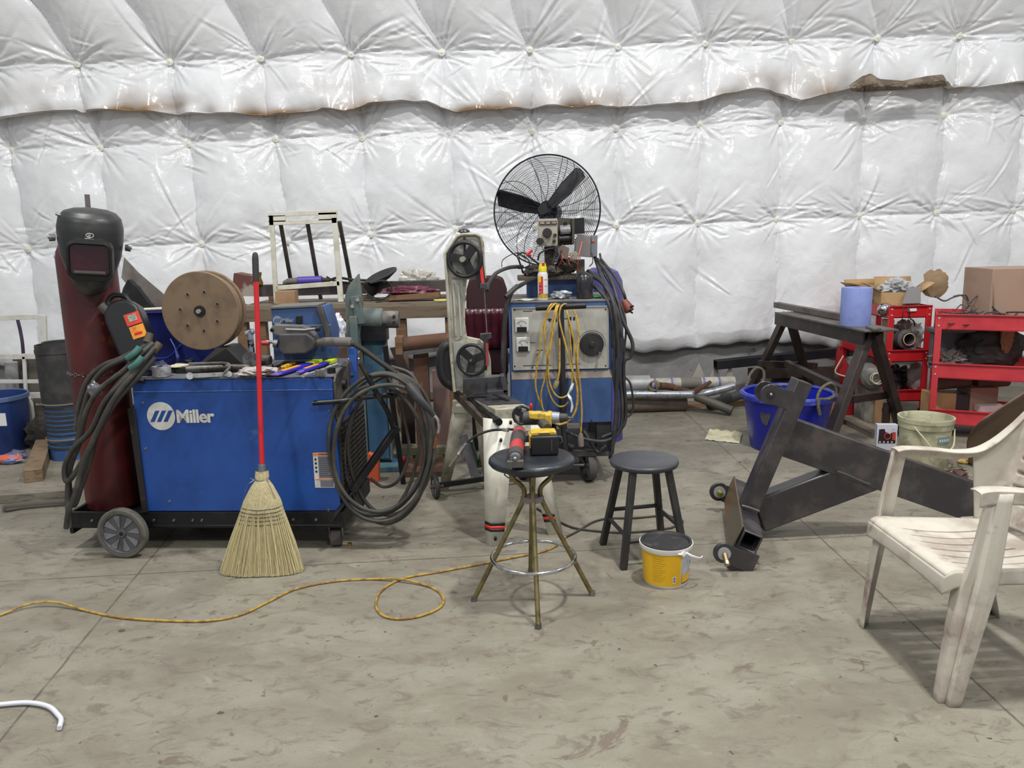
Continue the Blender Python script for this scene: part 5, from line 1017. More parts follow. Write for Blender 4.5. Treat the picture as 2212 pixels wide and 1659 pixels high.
w1 = spoked(bs_, 'upper_wheel', P(1004, 560, YA - 0.04), 0.097, 0.013, (-0.25, -1, 0), 3, 0.030, WHL, a0=0.9)
b = B(); c = P(1001, 560, YA - 0.05); b.cyl(c, c + V(-0.006, -0.025, 0), 0.016, seg=16); part('wheel_hub_cap', b, mat('pale_bolt', rgb(150, 148, 132), 0.5, 0.3), w1)
w2 = spoked(bs_, 'lower_wheel', P(1020, 777, YA - 0.05), 0.088, 0.011, (-0.25, -1, 0), 3, 0.028, WHL, a0=0.35)
b = B(); c = P(1017, 778, YA - 0.06); b.cyl(c, c + V(0, -0.02, 0), 0.008, seg=12); part('wheel_hub_cap', b, STEEL, w2)
b = B(); b.rings([(P(1002, 505, YA + 0.02), 0.008), (P(1002, 501, YA + 0.02), 0.036), (P(1002, 497, YA + 0.02), 0.030), (P(1002, 494, YA + 0.02), 0.012)], 20, axis=(0, 0, 1)); part('tension_knob', b, WHL, bs_)
outl([(1003, 512), (1004, 548)], YA - 0.02, 0.007, 'tension_screw', WHL, bs_)
b = B(); slab(b, [(1032, 540), (1041, 541), (1048, 600), (1049, 622), (1034, 622), (1030, 600)], YA - 0.05, 0.04); part('blade_guard', b, WHL, bs_, bevel=0.004)
b = B(); slab(b, [(1034, 561), (1041, 561), (1047, 614), (1040, 614)], YA - 0.062, 0.012); part('red_guard', b, mat('warn_red', rgb(206, 52, 52), 0.45), bs_)
b = B(); slab(b, [(1037, 612), (1052, 612), (1053, 622), (1036, 624)], YA - 0.07, 0.05); part('guide_block', b, DKSTEEL, bs_, bevel=0.002)
b = B(); slab(b, [(1037, 722), (1061, 720), (1062, 730), (1053, 734), (1052, 800), (1046, 800), (1044, 736), (1037, 734)], YA - 0.07, 0.05); part('guide_block', b, DKSTEEL, bs_, bevel=0.002)
b = B(); slab(b, [(1049, 742), (1055, 742), (1056, 790), (1050, 790)], YA - 0.082, 0.01); part('red_guard', b, mat('warn_red_dull', rgb(140, 60, 60), 0.5), bs_)
b = B(); slab(b, [(1045, 624), (1047, 624), (1053, 722), (1051, 722)], YA - 0.05, 0.012); part('blade', b, STEEL, bs_)
b = B(); b.tube(spline([P(975, 744, YA + 0.06), P(958, 756, YA + 0.06), P(954, 790, YA + 0.06), P(962, 820, YA + 0.06), P(984, 836, YA + 0.06)], 6), 0.035, 12); slab(b, [(955, 752), (980, 742), (982, 836), (968, 826), (955, 800)], YA + 0.03, 0.08); part('pulley_cover', b, mat('cover_black', rgb(36, 36, 40), 0.45), bs_, bevel=0.004)
# bed running toward the camera
def bedpt(px, py, z): return G(px, py, z)
zb0 = P(1010, 846, 4.72).z
b = B()
Ya, Yb = 4.80, 4.06
tl, tr = P(1000, 850, Ya), P(1078, 846, Ya); zt0 = tl.z
fl_, fr_ = P(1070, 884, Yb), P(1146, 880, Yb); zf = fl_.z
b.hexa([tl - V(0, 0, 0.10), fl_ - V(0, 0, 0.075), fr_ - V(0, 0, 0.075), tr - V(0, 0, 0.10), tl, fl_, fr_, tr]); part('bed', b, CREAM, bs_, bevel=0.004)
b = B(); u_ = V(0, 0, 0.004); mixp = lambda a, c, t: a * (1 - t) + c * t
b.hexa([mixp(tl, fl_, 0.1), mixp(tl, fl_, 0.8), mixp(tr, fr_, 0.8), mixp(tr, fr_, 0.1), mixp(tl, fl_, 0.1) + u_, mixp(tl, fl_, 0.8) + u_, mixp(tr, fr_, 0.8) + u_, mixp(tr, fr_, 0.1) + u_]); tp_ = part('bed_plate', b, DKSTEEL, bs_)
b = B(); s0 = mixp(mixp(tl, tr, 0.7), mixp(fl_, fr_, 0.7), 0.2); s1 = mixp(mixp(tl, tr, 0.7), mixp(fl_, fr_, 0.7), 0.66); b.beam(s0 + u_, s1 + u_, 0.022, 0.006); part('bed_slot', b, BLK, tp_)
b = B(); b.hexa([fl_ + V(0.0, 0.0, -0.125), fl_ + V(0, -0.012, -0.125), fr_ + V(0, -0.012, -0.125), fr_ + V(0, 0.0, -0.125), fl_ + V(0, 0, -0.08), fl_ + V(0, -0.012, -0.08), fr_ + V(0, -0.012, -0.08), fr_ + V(0, 0, -0.08)]); b.box(V((fl_.x + fr_.x) / 2, Yb + 0.10, zf - 0.10), (0.17, 0.2, 0.05)); part('end_plate', b, CREAMW, bs_, bevel=0.003)
b = B(); b.hexa([P(1000, 852, 4.50), P(1054, 852, 4.50), P(1056, 848, 4.56), P(1002, 848, 4.56), P(1000, 818, 4.50), P(1054, 815, 4.50), P(1056, 815, 4.56), P(1002, 816, 4.56)]); part('fixed_jaw', b, DKSTEEL, bs_, bevel=0.002)
b = B(); slab(b, [(1054, 816), (1088, 812), (1096, 846), (1080, 848), (1052, 850)], 4.44, 0.012); slab(b, [(1080, 812), (1089, 812), (1097, 848), (1088, 850)], 4.36, 0.09); slab(b, [(1052, 846), (1096, 842), (1098, 850), (1054, 853)], 4.36, 0.09); part('moving_jaw', b, DKSTEEL, bs_, bevel=0.002)
b = B(); b.cyl(P(1014, 862, 4.60), P(1076, 910, 4.02), 0.016, seg=16); b.cyl(P(1060, 898, 4.14), P(1078, 912, 4.0), 0.020, seg=16); part('guide_rod', b, mat('black_tube', rgb(28, 29, 34), 0.3, 0.5), bs_)
b = B(); b.beam(P(985, 850, 4.74), P(1068, 934, 4.06), 0.03, 0.05); part('side_rail', b, mat('grime_brown', rgb(72, 60, 48), 0.7, c2=rgb(52, 46, 42), scale=9), bs_, bevel=0.003)
c = P(1128, 897, 3.99); hw = spoked(bs_, 'handwheel', c, 0.046, 0.008, (-0.1, -1, 0.1), 3, 0.018, WHL, a0=0.5)
b = B(); b.cyl(c, V(c.x, 4.10, c.z), 0.010, seg=12); part('handwheel_screw', b, STEEL, bs_)
b = B(); q = c + V(-0.012, -0.005, 0.040); b.rings([(q, 0.008), (q + V(0, -0.03, 0), 0.011), (q + V(0, -0.04, 0), 0.006)], 12); part('crank_knob', b, WHL, hw)
b = B(); b.sphere(P(1147, 878, 4.06), 0.013, (0.7, 0.8, 1.4)); part('red_button', b, RED, bs_)
# legs: folded angle legs with black and red bands
def angle_leg(root, top, bot, wt, wb_, m_, bands=False, side=1, w2t=0.05, w2b=0.03):
    """two flanges meeting at an edge, widening toward the top"""
    b = B(); T, Bt = Vector(top), Vector(bot)
    def sec(p, w, w2): return [p + V(-w2 * side, 0.035, 0), p, p + V(w * side, 0.0, 0)]
    a = sec(T, wt, w2t); c = sec(Bt, wb_, w2b)
    def at(t): return [a[i] * (1 - t) + c[i] * t for i in range(3)]
    th = V(0, 0.006, 0)
    b._faces(a + c, [(0, 1, 4, 3), (1, 2, 5, 4)]); l = part('leg', b, m_, root, solid=0.005)
    if bands:
        H_ = (T - Bt).length
        for (t0, t1, mm_) in ((0.815, 0.84, BLK), (0.84, 0.865, mat('band_red', rgb(206, 50, 44), 0.45)), (0.865, 0.885, BLK)):
            b = B(); q0, q1 = at(t0), at(t1); o_ = V(-0.002 * side, -0.004, 0); b._faces([v + o_ for v in q0] + [v + o_ for v in q1], [(0, 1, 4, 3), (1, 2, 5, 4)]); part('stripe', b, mm_, l, solid=0.002)
    return l
l = angle_leg(bs_, P(1064, 905, 4.05), G(1060, 1180), 0.115, 0.068, CREAMW, True, 1, 0.05, 0.028)
for (px, py) in ((1103, 914), (1082, 952), (1070, 1165), (1068, 910)):
    b = B(); c = P(px, py, 4.0 if py < 1000 else 3.925); b.cyl(c + V(0, 0.03, 0), c + V(0, -0.004, 0), 0.008, seg=12); part('bolt_hole', b, BLK, l)
l = angle_leg(bs_, P(1150, 905, 4.10), G(1208, 1155), -0.09, -0.06, CREAMW, True, 1, -0.03, -0.02)
angle_leg(bs_, P(986, 872, 4.80), G(953, 1062), 0.09, 0.045, CREAM, False, 1, 0.02, 0.015)
angle_leg(bs_, P(1046, 878, 4.84), G(1062, 1052), -0.07, -0.045, CREAM, False, 1, -0.03, -0.015)
b = B(); b.box(P(1016, 872, 4.80) + V(0, 0.02, -0.02), (0.22, 0.04, 0.08)); part('cross_plate', b, CREAM, bs_, bevel=0.003)
b = B(); b.beam(G(938, 1050, 0.075), G(1130, 1022, 0.075), 0.025, 0.03); part('axle_bar', b, BLACKM, bs_)
c = G(941, 1078, 0.0) + V(0, 0.02, 0.075); wheel(bs_, c, 0.075, 0.028, (-1, -0.35, 0), spokes=5)
b = B(); b.cyl(c + V(-0.035, -0.012, 0), c + V(0.05, 0.01, 0), 0.010, seg=10); part('wheel_bolt', b, mat('rust_bolt', rgb(96, 56, 48), 0.6), bs_)
b = B(); b.beam(P(1000, 940, 4.55), P(1026, 1028, 4.4), 0.05, 0.006, side=(1, 0, 0)); part('brace', b, DKSTEEL, bs_)
b = B(); b.tube([P(1090, 1000, 3.95), P(1090, 1026, 3.93), P(1098, 1032, 3.93), P(1160, 1020, 3.96)], 0.004, 8); part('tow_handle', b, BLACKM, bs_)
b = B(); b.beam(G(1022, 1000, 0.02), G(1080, 985, 0.02), 0.05, 0.04); b.beam(P(1016, 950, 5.0), G(1030, 1006, 0.03), 0.03, 0.03); b.beam(P(1058, 940, 5.0), G(1036, 1006, 0.03), 0.04, 0.03); one('green_jack_stand', b, mat('old_green', rgb(78, 100, 84), 0.6), 'old green steel stand half hidden behind the band saw legs', 'stand')
# ------------------------------------------------------------------ maroon seat
ms = thing('maroon_chair', 'dark maroon padded chair behind the band saw', 'chair', V(P(1050, 700, 5.8).x, 5.9, 0))
MAR = mat('maroon_vinyl', rgb(70, 16, 30), 0.3, c2=rgb(54, 12, 24), scale=5); MARD = mat('maroon_cloth_dark', rgb(48, 14, 22), 0.7)
x0_, x1_ = P(1006, 660, 5.8).x, P(1097, 660, 5.8).x; cxm = (x0_ + x1_) / 2; wmm = x1_ - x0_
zt3, zm3, zb3 = P(1060, 590, 5.85).z, P(1060, 665, 5.8).z, P(1060, 752, 5.8).z
b = B(); pl = [(-wmm / 2, 0), (wmm / 2, 0), (wmm / 2 * 0.97, (zt3 - zm3) * 0.6), (wmm / 2 * 0.80, (zt3 - zm3) * 0.93), (wmm / 2 * 0.5, zt3 - zm3), (-wmm / 2 * 0.5, zt3 - zm3), (-wmm / 2 * 0.8, (zt3 - zm3) * 0.93), (-wmm / 2 * 0.97, (zt3 - zm3) * 0.6)]
b.prism(pl, 0.10, Matrix.Translation((cxm, 5.95, zm3 - 0.02)) @ Matrix.Rotation(radians(90), 4, 'X')); part('back_cushion', b, MARD, ms, bevel=0.02, segs=4)
b = B()
def pleat(u, v): x = cxm + (u - 0.5) * wmm; return V(x, 5.80 - 0.012 * abs(sin(u * pi * 5)) ** 0.5, zm3 + (zb3 - zm3) * 0.0 - (zm3 - zb3) * v)
b.grid(pleat, 60, 6); part('front_panel', b, MAR, ms, solid=0.05)
b = B(); b.box((cxm, 5.86, zb3 - 0.10), (wmm * 0.95, 0.16, 0.2)); part('seat_box', b, MARD, ms, bevel=0.02)
for sx in (-1, 1):
    b = B(); b.box((cxm + sx * wmm * 0.38, 5.88, (zb3 - 0.2) / 2), (0.04, 0.05, zb3 - 0.2)); part('leg', b, BLACKM, ms)
b = B(); b.crumple(P(1022, 583, 5.9), (0.06, 0.05, 0.05), 81, 0.2, 2); part('headrest_button', b, RED, ms)

# ------------------------------------------------------------------ older blue and silver welder on T handle cart
YW = 5.0
ow = thing('panel_welder', 'older blue welder with silver control panel and black dial', 'welding machine', V(0.32, 5.3, 0))
xl_, xr_ = P(1101, 780, YW).x, P(1322, 780, YW).x; zlo, zhi = P(1212, 912, YW).z, P(1212, 652, YW).z; wO = xr_ - xl_; xc = (xl_ + xr_) / 2
b = B(); b.box((xc, YW + 0.33, (zlo + zhi) / 2), (wO, 0.66, zhi - zlo)); part('cabinet', b, BLUE_OLD, ow, bevel=0.006)
b = B(); b.box((xc, YW + 0.33, zhi + 0.003), (wO + 0.004, 0.67, 0.012)); part('top_sheet', b, mat('dusty_lid', rgb(116, 112, 110), 0.8, c2=rgb(92, 90, 92), scale=6), ow, bevel=0.003)
zp0, zp1 = P(1212, 796, YW).z, P(1212, 663, YW).z; px0, px1 = P(1108, 730, YW).x, P(1313, 730, YW).x
b = B(); b.box(((px0 + px1) / 2, YW - 0.004, (zp0 + zp1) / 2), (px1 - px0, 0.006, zp1 - zp0)); pn = part('control_panel', b, mat('silver_panel', rgb(172, 170, 163), 0.45, 0.05, c2=rgb(158, 155, 147), scale=5), ow)
b = B()
for (a, c) in (((px0, zp0), (px1, zp0)), ((px1, zp0), (px1, zp1)), ((px1, zp1), (px0, zp1)), ((px0, zp1), (px0, zp0))): b.beam(V(a[0], YW - 0.009, a[1]), V(c[0], YW - 0.009, c[1]), 0.008, 0.006)
part('panel_edge', b, mat('panel_edge', rgb(176, 176, 172), 0.4, 0.4), pn)
zs0, zs1 = P(1212, 816, YW).z, P(1212, 801, YW).z
b = B(); b.hexa([V(xl_ + 0.01, YW - 0.03, zs0), V(xr_ - 0.004, YW - 0.03, zs0), V(xr_ - 0.004, YW, zs0), V(xl_ + 0.01, YW, zs0), V(xl_ + 0.01, YW - 0.028, zs0 + 0.004), V(xr_ - 0.004, YW - 0.028, zs0 + 0.004), V(xr_ - 0.004, YW, zs1), V(xl_ + 0.01, YW, zs1)]); part('dusty_ledge', b, mat('ledge_dust', rgb(134, 122, 110), 0.8, c2=rgb(104, 98, 98), scale=9), ow)
b = B(); b.box((xc, YW - 0.014, (zs0 + zlo) / 2), (wO - 0.012, 0.03, zs0 - zlo)); part('lower_door', b, BLUE_OLD, ow, bevel=0.004)
for py in (702, 744):
    c = P(1127 + (py - 702) * 0.07, py, YW - 0.012); b = B(); b.box(c, (0.090, 0.014, 0.094)); mt_ = part('meter', b, mat('meter_white', rgb(206, 206, 204), 0.3), ow, bevel=0.006)
    b = B(); b.box(c + V(0, -0.009, -0.028), (0.062, 0.006, 0.034)); part('meter_base', b, BLK, mt_, bevel=0.003)
    b = B(); b.beam(c + V(0, -0.009, -0.010), c + V(-0.022, -0.009, 0.020), 0.0015, 0.001); b.tube([c + V(0.034 * cos(a), -0.0085, -0.012 + 0.038 * sin(a)) for a in [radians(30 + 120 * k / 14) for k in range(15)]], 0.0008, 4)
    for k in range(7): a = radians(35 + 110 * k / 6); b.beam(c + V(0.034 * cos(a), -0.0085, -0.012 + 0.036 * sin(a)), c + V(0.038 * cos(a), -0.0085, -0.012 + 0.042 * sin(a)), 0.001, 0.001)
    part('meter_scale', b, BLK, mt_)
c = P(1278, 743, YW); b = B(); b.cyl(c, c + V(0, -0.03, 0), 0.079, 0.074, 40); b.cyl(c + V(0, -0.03, 0), c + V(0, -0.038, 0), 0.02, 0.018, 20); dl = part('dial', b, mat('dial_black', rgb(30, 30, 32), 0.5, c2=rgb(46, 44, 44), scale=12), ow, bevel=0.003)
b = B(); q = c + V(0.045, -0.032, -0.055); b.rings([(q, 0.008), (q + V(0, -0.02, 0), 0.011), (q + V(0, -0.028, 0.0), 0.007)], 12); part('crank_knob', b, STEEL, dl)
b = B(); b.tube([c + V(0.088 * cos(a), -0.008, 0.088 * sin(a)) for a in [radians(-10 + 200 * k / 24) for k in range(25)]], 0.0012, 4); part('dial_scale', b, BLK, ow)
b = B()
for (x, y, w) in ((1140, 672, 20), (1166, 756, 14), (1185, 690, 18), (1226, 688, 14), (1160, 789, 60), (1238, 786, 30), (1150, 740, 12)): c = P(x, y, YW); b.box((c.x, YW - 0.0078, c.z), (w * 0.003, 0.001, 0.004))
for (x, y) in ((1187, 691), (1194, 691), (1201, 691), (1232, 688), (1240, 688)): c = P(x, y, YW); b.box((c.x, YW - 0.0080, c.z), (0.012, 0.001, 0.020))
part('panel_print', b, BLK, pn)
b = B(); c = P(1236, 745, YW - 0.01); b.box(c, (0.010, 0.004, 0.16)); part('panel_slot', b, BLK, pn)
b = B(); c = P(1161, 765, YW); b.cyl(c + V(0, -0.005, 0), c + V(0, -0.03, 0), 0.007, seg=12); part('toggle', b, STEEL, ow)
for (x, y) in ((1112, 669), (1308, 668), (1112, 791), (1308, 790), (1278, 909), (1150, 794)): b = B(); c = P(x, y, YW - 0.03 if y > 850 else YW - 0.006); b.cyl(c, c + V(0, -0.004, 0), 0.005, seg=10); part('screw', b, BLK, ow)
# cart under it
b = B()
for x in (xl_ + 0.06, xr_ - 0.05): b.box((x, YW + 0.06, (zlo + 0.13) / 2 + 0.06), (0.10, 0.10, zlo - 0.13)) 
b.box((xc, YW + 0.3, 0.20), (wO, 0.66, 0.03)); b.beam(V(xl_ + 0.1, YW + 0.02, zlo - 0.06), V(xc + 0.08, YW + 0.02, 0.24), 0.05, 0.02)
for x in (xl_ + 0.06, xr_ - 0.05): b.box((x, YW + 0.55, (zlo + 0.13) / 2 + 0.06), (0.10, 0.10, zlo - 0.13)) 
part('cart_frame', b, mat('cart_dark', rgb(72, 70, 72), 0.6, 0.2, c2=rgb(50, 48, 50), scale=7), ow, bevel=0.003)
gw = G(1272, 1040); wheel(ow, V(gw.x, gw.y + 0.03, 0.105), 0.105, 0.055, (-0.97, -0.25, 0), spokes=5, tyre=mat('grey_tyre', rgb(78, 76, 76), 0.75))
wheel(ow, V(gw.x - 0.44, gw.y + 0.10, 0.105), 0.105, 0.05, (-0.97, -0.25, 0), spokes=5)
b = B(); b.cyl(V(gw.x, gw.y + 0.03, 0.105), V(gw.x - 0.44, gw.y + 0.10, 0.105), 0.012); b.beam(V(gw.x - 0.02, gw.y + 0.04, 0.105), V(gw.x - 0.06, YW + 0.1, 0.2), 0.03, 0.03); part('axle', b, STEEL, ow)
b = B(); b.tube([P(1211, 662, 4.90), P(1214, 760, 4.93), P(1217, 905, 4.95), P(1222, 985, 4.98)], 0.020, 14); b.beam(P(1222, 985, 4.98), V(xc, YW + 0.1, 0.2), 0.03, 0.03); part('handle_post', b, mat('post_dark', rgb(56, 56, 64), 0.45, 0.3), ow)
b = B(); b.cyl(P(1157, 665, 4.9), P(1266, 660, 4.9), 0.019, seg=18); part('handle_grip', b, mat('grip_black', rgb(22, 22, 24), 0.5), ow, bevel=0.004)

# yellow extension cord hung on the T handle
def cp(x, y, Y=4.86): return P(1150 + x / 5.53, 640 + y / 5.53, Y)
YC = mat('yellow_cord', rgb(192, 156, 60), 0.5, c2=rgb(150, 122, 64), scale=22, mix=(0.45, 0.6))
yc = thing('extension_cord', 'yellow extension cord looped over the black T handle', 'cord', V(0.3, 4.86, 0.3))
hang = [
 [(250, 96, 4.93), (225, 98, 4.88), (180, 170, 4.86), (135, 330, 4.86), (95, 600, 4.86), (50, 850, 4.86), (38, 1050, 4.86), (60, 1180, 4.86), (105, 1290, 4.86), (150, 1400, 4.86), (205, 1480, 4.86), (300, 1525, 4.86), (400, 1505, 4.86), (490, 1430, 4.86), (535, 1300, 4.87), (545, 1100, 4.88), (530, 850, 4.88), (500, 560, 4.88), (430, 250, 4.88), (400, 150, 4.9), (380, 96, 4.93)],
 [(290, 92, 4.92), (262, 96, 4.87), (200, 180, 4.85), (150, 330, 4.85), (160, 600, 4.85), (180, 800, 4.85), (150, 980, 4.85), (110, 1120, 4.85), (105, 1230, 4.85), (120, 1330, 4.855)],
 [(300, 94, 4.91), (280, 140, 4.86), (240, 300, 4.84), (215, 500, 4.84), (190, 760, 4.84), (172, 940, 4.84), (190, 1100, 4.84), (240, 1240, 4.84), (310, 1312, 4.84), (380, 1310, 4.84), (432, 1262, 4.84)],
 [(320, 96, 4.90), (292, 170, 4.85), (250, 400, 4.83), (210, 640, 4.83), (190, 900, 4.83), (215, 1060, 4.83), (270, 1170, 4.83), (340, 1212, 4.83), (420, 1180, 4.84), (462, 1090, 4.86), (480, 900, 4.87), (450, 500, 4.88), (420, 180, 4.9)],
 [(420, 96, 4.91), (370, 98, 4.86), (330, 160, 4.85), (325, 300, 4.85), (380, 520, 4.85), (430, 720, 4.85), (480, 900, 4.85), (530, 1060, 4.85), (535, 1250, 4.85), (500, 1400, 4.85), (420, 1500, 4.85), (330, 1532, 4.85), (270, 1520, 4.855)],
 [(490, 160, 4.88), (530, 260, 4.87), (555, 440, 4.86), (545, 600, 4.86), (540, 800, 4.86), (565, 1000, 4.86), (580, 1200, 4.86), (590, 1400, 4.86), (578, 1640, 4.86)],
 [(325, 500, 4.87), (326, 760, 4.86), (322, 900, 4.85), (300, 1000, 4.85)],
]
b = B()
for h in hang: b.tube(spline([cp(*p) for p in h], 6), 0.0058, 8)
part('cord', b, YC, yc, smooth=60)
b = B(); b.rings([(cp(302, 1000), 0.010), (cp(290, 1030), 0.017), (cp(270, 1085), 0.017), (cp(262, 1105), 0.012)], 14); part('plug', b, mat('plug_tan', rgb(150, 130, 96), 0.6), yc)
b = B(); b.rings([(cp(578, 1640), 0.012), (cp(576, 1690), 0.020), (cp(582, 1790), 0.018)], 14); part('socket', b, mat('socket_dirty', rgb(120, 108, 100), 0.6), yc)
b = B(); b.tube(spline([cp(490, 1040, 4.83), cp(460, 1110, 4.82), cp(430, 1170, 4.82), cp(460, 1230, 4.81), cp(476, 1310, 4.82), cp(464, 1385, 4.82)], 5), 0.010, 8, flat=0.4, rad=lambda t: 0.7 + 0.5 * sin(t * 9) ** 2); one('tape_strip', b, mat('tape_white', rgb(206, 206, 204), 0.5), 'torn white tape strip hanging on the yellow cord loops', 'tape')

# black cables on both sides of the old welder
bk = thing('black_cables', 'bundle of heavy black cables hanging down the right side of the old blue welder', 'cable', V(0.75, 5.1, 0.3))
bundle = [
 [(1262, 590, 5.3), (1300, 610, 5.1), (1326, 660, 4.96), (1336, 760, 4.94), (1332, 840, 4.94), (1330, 900, 4.94), (1322, 980, 4.94)],
 [(1270, 585, 5.3), (1310, 620, 5.1), (1340, 700, 5.0), (1338, 800, 4.98), (1344, 880, 4.97), (1338, 930, 4.96), (1310, 952, 4.95), (1270, 950, 4.94), (1230, 935, 4.95), (1190, 905, 4.98)],
 [(1290, 560, 5.35), (1322, 610, 5.15), (1345, 690, 5.02), (1366, 740, 5.0), (1362, 770, 5.0), (1348, 782, 5.0), (1348, 830, 5.0), (1352, 890, 5.0), (1342, 925, 4.98), (1300, 945, 4.96)],
 [(1285, 555, 5.4), (1300, 600, 5.2), (1328, 680, 5.0), (1345, 740, 4.99), (1336, 770, 4.99), (1324, 740, 5.0), (1322, 700, 5.02)],
 [(1296, 548, 5.4), (1304, 590, 5.3), (1334, 640, 5.1), (1352, 700, 5.02), (1346, 800, 5.0), (1362, 830, 5.0), (1368, 880, 5.0), (1356, 900, 5.0), (1344, 890, 5.0)],
 [(1268, 604, 5.2), (1312, 650, 5.0), (1328, 730, 4.97), (1326, 800, 4.97), (1334, 880, 4.97), (1326, 950, 4.97), (1318, 990, 5.0)],
 [(1260, 930, 5.0), (1290, 975, 4.96), (1300, 970, 4.95), (1310, 962, 4.95)],
]
b = B()
for h in bundle: b.tube(strand(h, 8), 0.0125 if h is not bundle[4] else 0.007, 10)
part('cable', b, mat('cable_black', rgb(42, 42, 44), 0.55, c2=rgb(62, 60, 58), scale=8), bk, smooth=60)
b = B(); b.tube(strand([(1298, 560, 5.35), (1330, 600, 5.2), (1346, 630, 5.1), (1352, 650, 5.1)], 6), 0.010, 8); part('cable', b, mat('cable_black', rgb(42, 42, 44), 0.55), bk)
b = B(); b.rings([(P(1348, 650, 5.08), 0.022), (P(1356, 664, 5.06), 0.034), (P(1360, 672, 5.05), 0.030)], 16); pg = part('red_brown_plug', b, mat('plug_brown', rgb(110, 46, 36), 0.5), bk)
b = B(); b.cyl(P(1360, 664, 5.04), P(1368, 661, 5.0), 0.006, seg=8); b.cyl(P(1360, 672, 5.04), P(1366, 676, 5.0), 0.006, seg=8); part('plug_prong', b, BLACKM, pg)
b = B()
for h in ([(1150, 604, 5.2), (1118, 620, 5.0), (1096, 650, 4.92), (1088, 720, 4.92), (1086, 790, 4.92), (1094, 830, 4.92)], [(1160, 600, 5.2), (1126, 616, 5.05), (1104, 636, 4.98), (1092, 690, 4.95), (1090, 760, 4.95), (1088, 812, 4.95)]): b.tube(strand(h, 8), 0.012, 10)
b.rings([(P(1092, 642, 4.9), 0.012), (P(1102, 632, 4.92), 0.016), (P(1118, 618, 4.98), 0.016)], 12); b.tube(strand([(1128, 576, 5.15), (1100, 578, 5.0), (1072, 590, 4.9), (1056, 612, 4.8), (1052, 628, 4.7)], 6), 0.012, 10)
one('black_lead', b, mat('cable_black', rgb(42, 42, 44), 0.55), 'two dark leads hanging at the left side of the old blue welder', 'cable')

# ------------------------------------------------------------------ on top of the old welder
ZO = zhi + 0.010
def lay(x, y, dz=0.0): return G(x, y, ZO + dz)
b = B(); c = P(1193, 625, 5.32); b.box((c.x, 5.40, ZO + 0.065), (0.34, 0.22, 0.13)); one('blue_base_box', b, BLUE_OLD, 'flat blue metal box under the exposed feeder mechanism', 'box', bevel=0.004)
BRT = mat('dirty_brown_plate', rgb(84, 72, 62), 0.7, c2=rgb(58, 52, 50), scale=9)
ff = thing('feeder_mechanism', 'exposed wire feeder with silver knob panel and loose wiring in front of the fan', 'wire feeder', V(0.28, 5.38, ZO + 0.13))
b = B(); za = P(1190, 600, 5.3).z; b.box((P(1186, 600, 5.3).x, 5.38, (ZO + 0.13 + za) / 2), (0.42, 0.30, max(0.02, za - ZO - 0.13) + 0.006)); b.beam(P(1118, 600, 5.28), P(1250, 595, 5.28), 0.03, 0.03); part('base_plate', b, BRT, ff, bevel=0.004)
b = B(); slab(b, [(1164, 532), (1205, 531), (1204, 472), (1163, 473)], 5.18, 0.10); pnl = part('control_box', b, mat('panel_cream', rgb(160, 154, 142), 0.5, c2=rgb(142, 136, 124), scale=8), ff, bevel=0.003)
b = B(); slab(b, [(1165, 486), (1203, 485), (1203, 477), (1165, 478)], 5.174, 0.008); part('dark_strip', b, mat('strip_grey', rgb(66, 66, 72), 0.5), pnl)
b = B(); slab(b, [(1167, 484), (1176, 484), (1176, 479), (1167, 479)], 5.171, 0.004); slab(b, [(1180, 484), (1188, 483.5), (1188, 479), (1180, 479.5)], 5.171, 0.004); slab(b, [(1193, 483), (1201, 483), (1201, 479), (1193, 479)], 5.171, 0.004); part('strip_marks', b, mat('mark_tan', rgb(150, 132, 110), 0.5), pnl)
b = B(); c = P(1182, 503, 5.18); b.cyl(c, c + V(0, -0.03, 0), 0.031, 0.026, 24); part('knob', b, mat('knob_black', rgb(36, 34, 34), 0.5), pnl)
b = B(); c = P(1168, 521, 5.18); b.cyl(c, c + V(-0.01, -0.05, 0), 0.020, 0.022, 18); part('knob', b, mat('knob_black', rgb(36, 34, 34), 0.5), pnl)
for (x, y) in ((1199, 508), (1197, 521)): b = B(); c = P(x, y, 5.18); b.cyl(c, c + V(0, -0.012, 0), 0.011, seg=14); part('jack', b, mat('knob_black', rgb(36, 34, 34), 0.5), pnl)
b = B(); slab(b, [(1205, 531), (1240, 528), (1240, 472), (1205, 470)], 5.30, 0.02); slab(b, [(1236, 526), (1241, 526), (1241, 474), (1236, 472)], 5.20, 0.12); part('rear_housing', b, mat('housing_dark', rgb(66, 62, 54), 0.5), ff)
b = B(); b.rings([(P(1210, 498, 5.26), 0.034), (P(1232, 496, 5.26), 0.034)], 22); part('chrome_motor', b, CHROME, ff)
b = B(); b.cyl(P(1208, 517, 5.26), P(1234, 515, 5.26), 0.026, seg=18); b.cyl(P(1220, 480, 5.26), P(1222, 486, 5.26), 0.012, seg=10); part('drive_roll', b, BLK, ff)
b = B(); slab(b, [(1240, 506), (1263, 504), (1262, 470), (1241, 472)], 5.42, 0.03); part('black_plate', b, BLK, ff)
b = B(); slab(b, [(1241, 553), (1276, 556), (1276, 510), (1250, 504), (1243, 520)], 5.34, 0.05); part('grey_enclosure', b, mat('enclosure_grey', rgb(120, 114, 114), 0.6), ff, bevel=0.004)
b = B(); slab(b, [(1276, 556), (1290, 554), (1291, 508), (1277, 508)], 5.36, 0.06); gb = part('grey_cover', b, mat('cover_grey', rgb(112, 116, 122), 0.45), ff, bevel=0.003)
b = B(); c = P(1281, 520, 5.355); b.box(c, (0.018, 0.006, 0.012)); part('red_lamp', b, mat('lamp_orange', rgb(210, 90, 60), 0.4), gb)
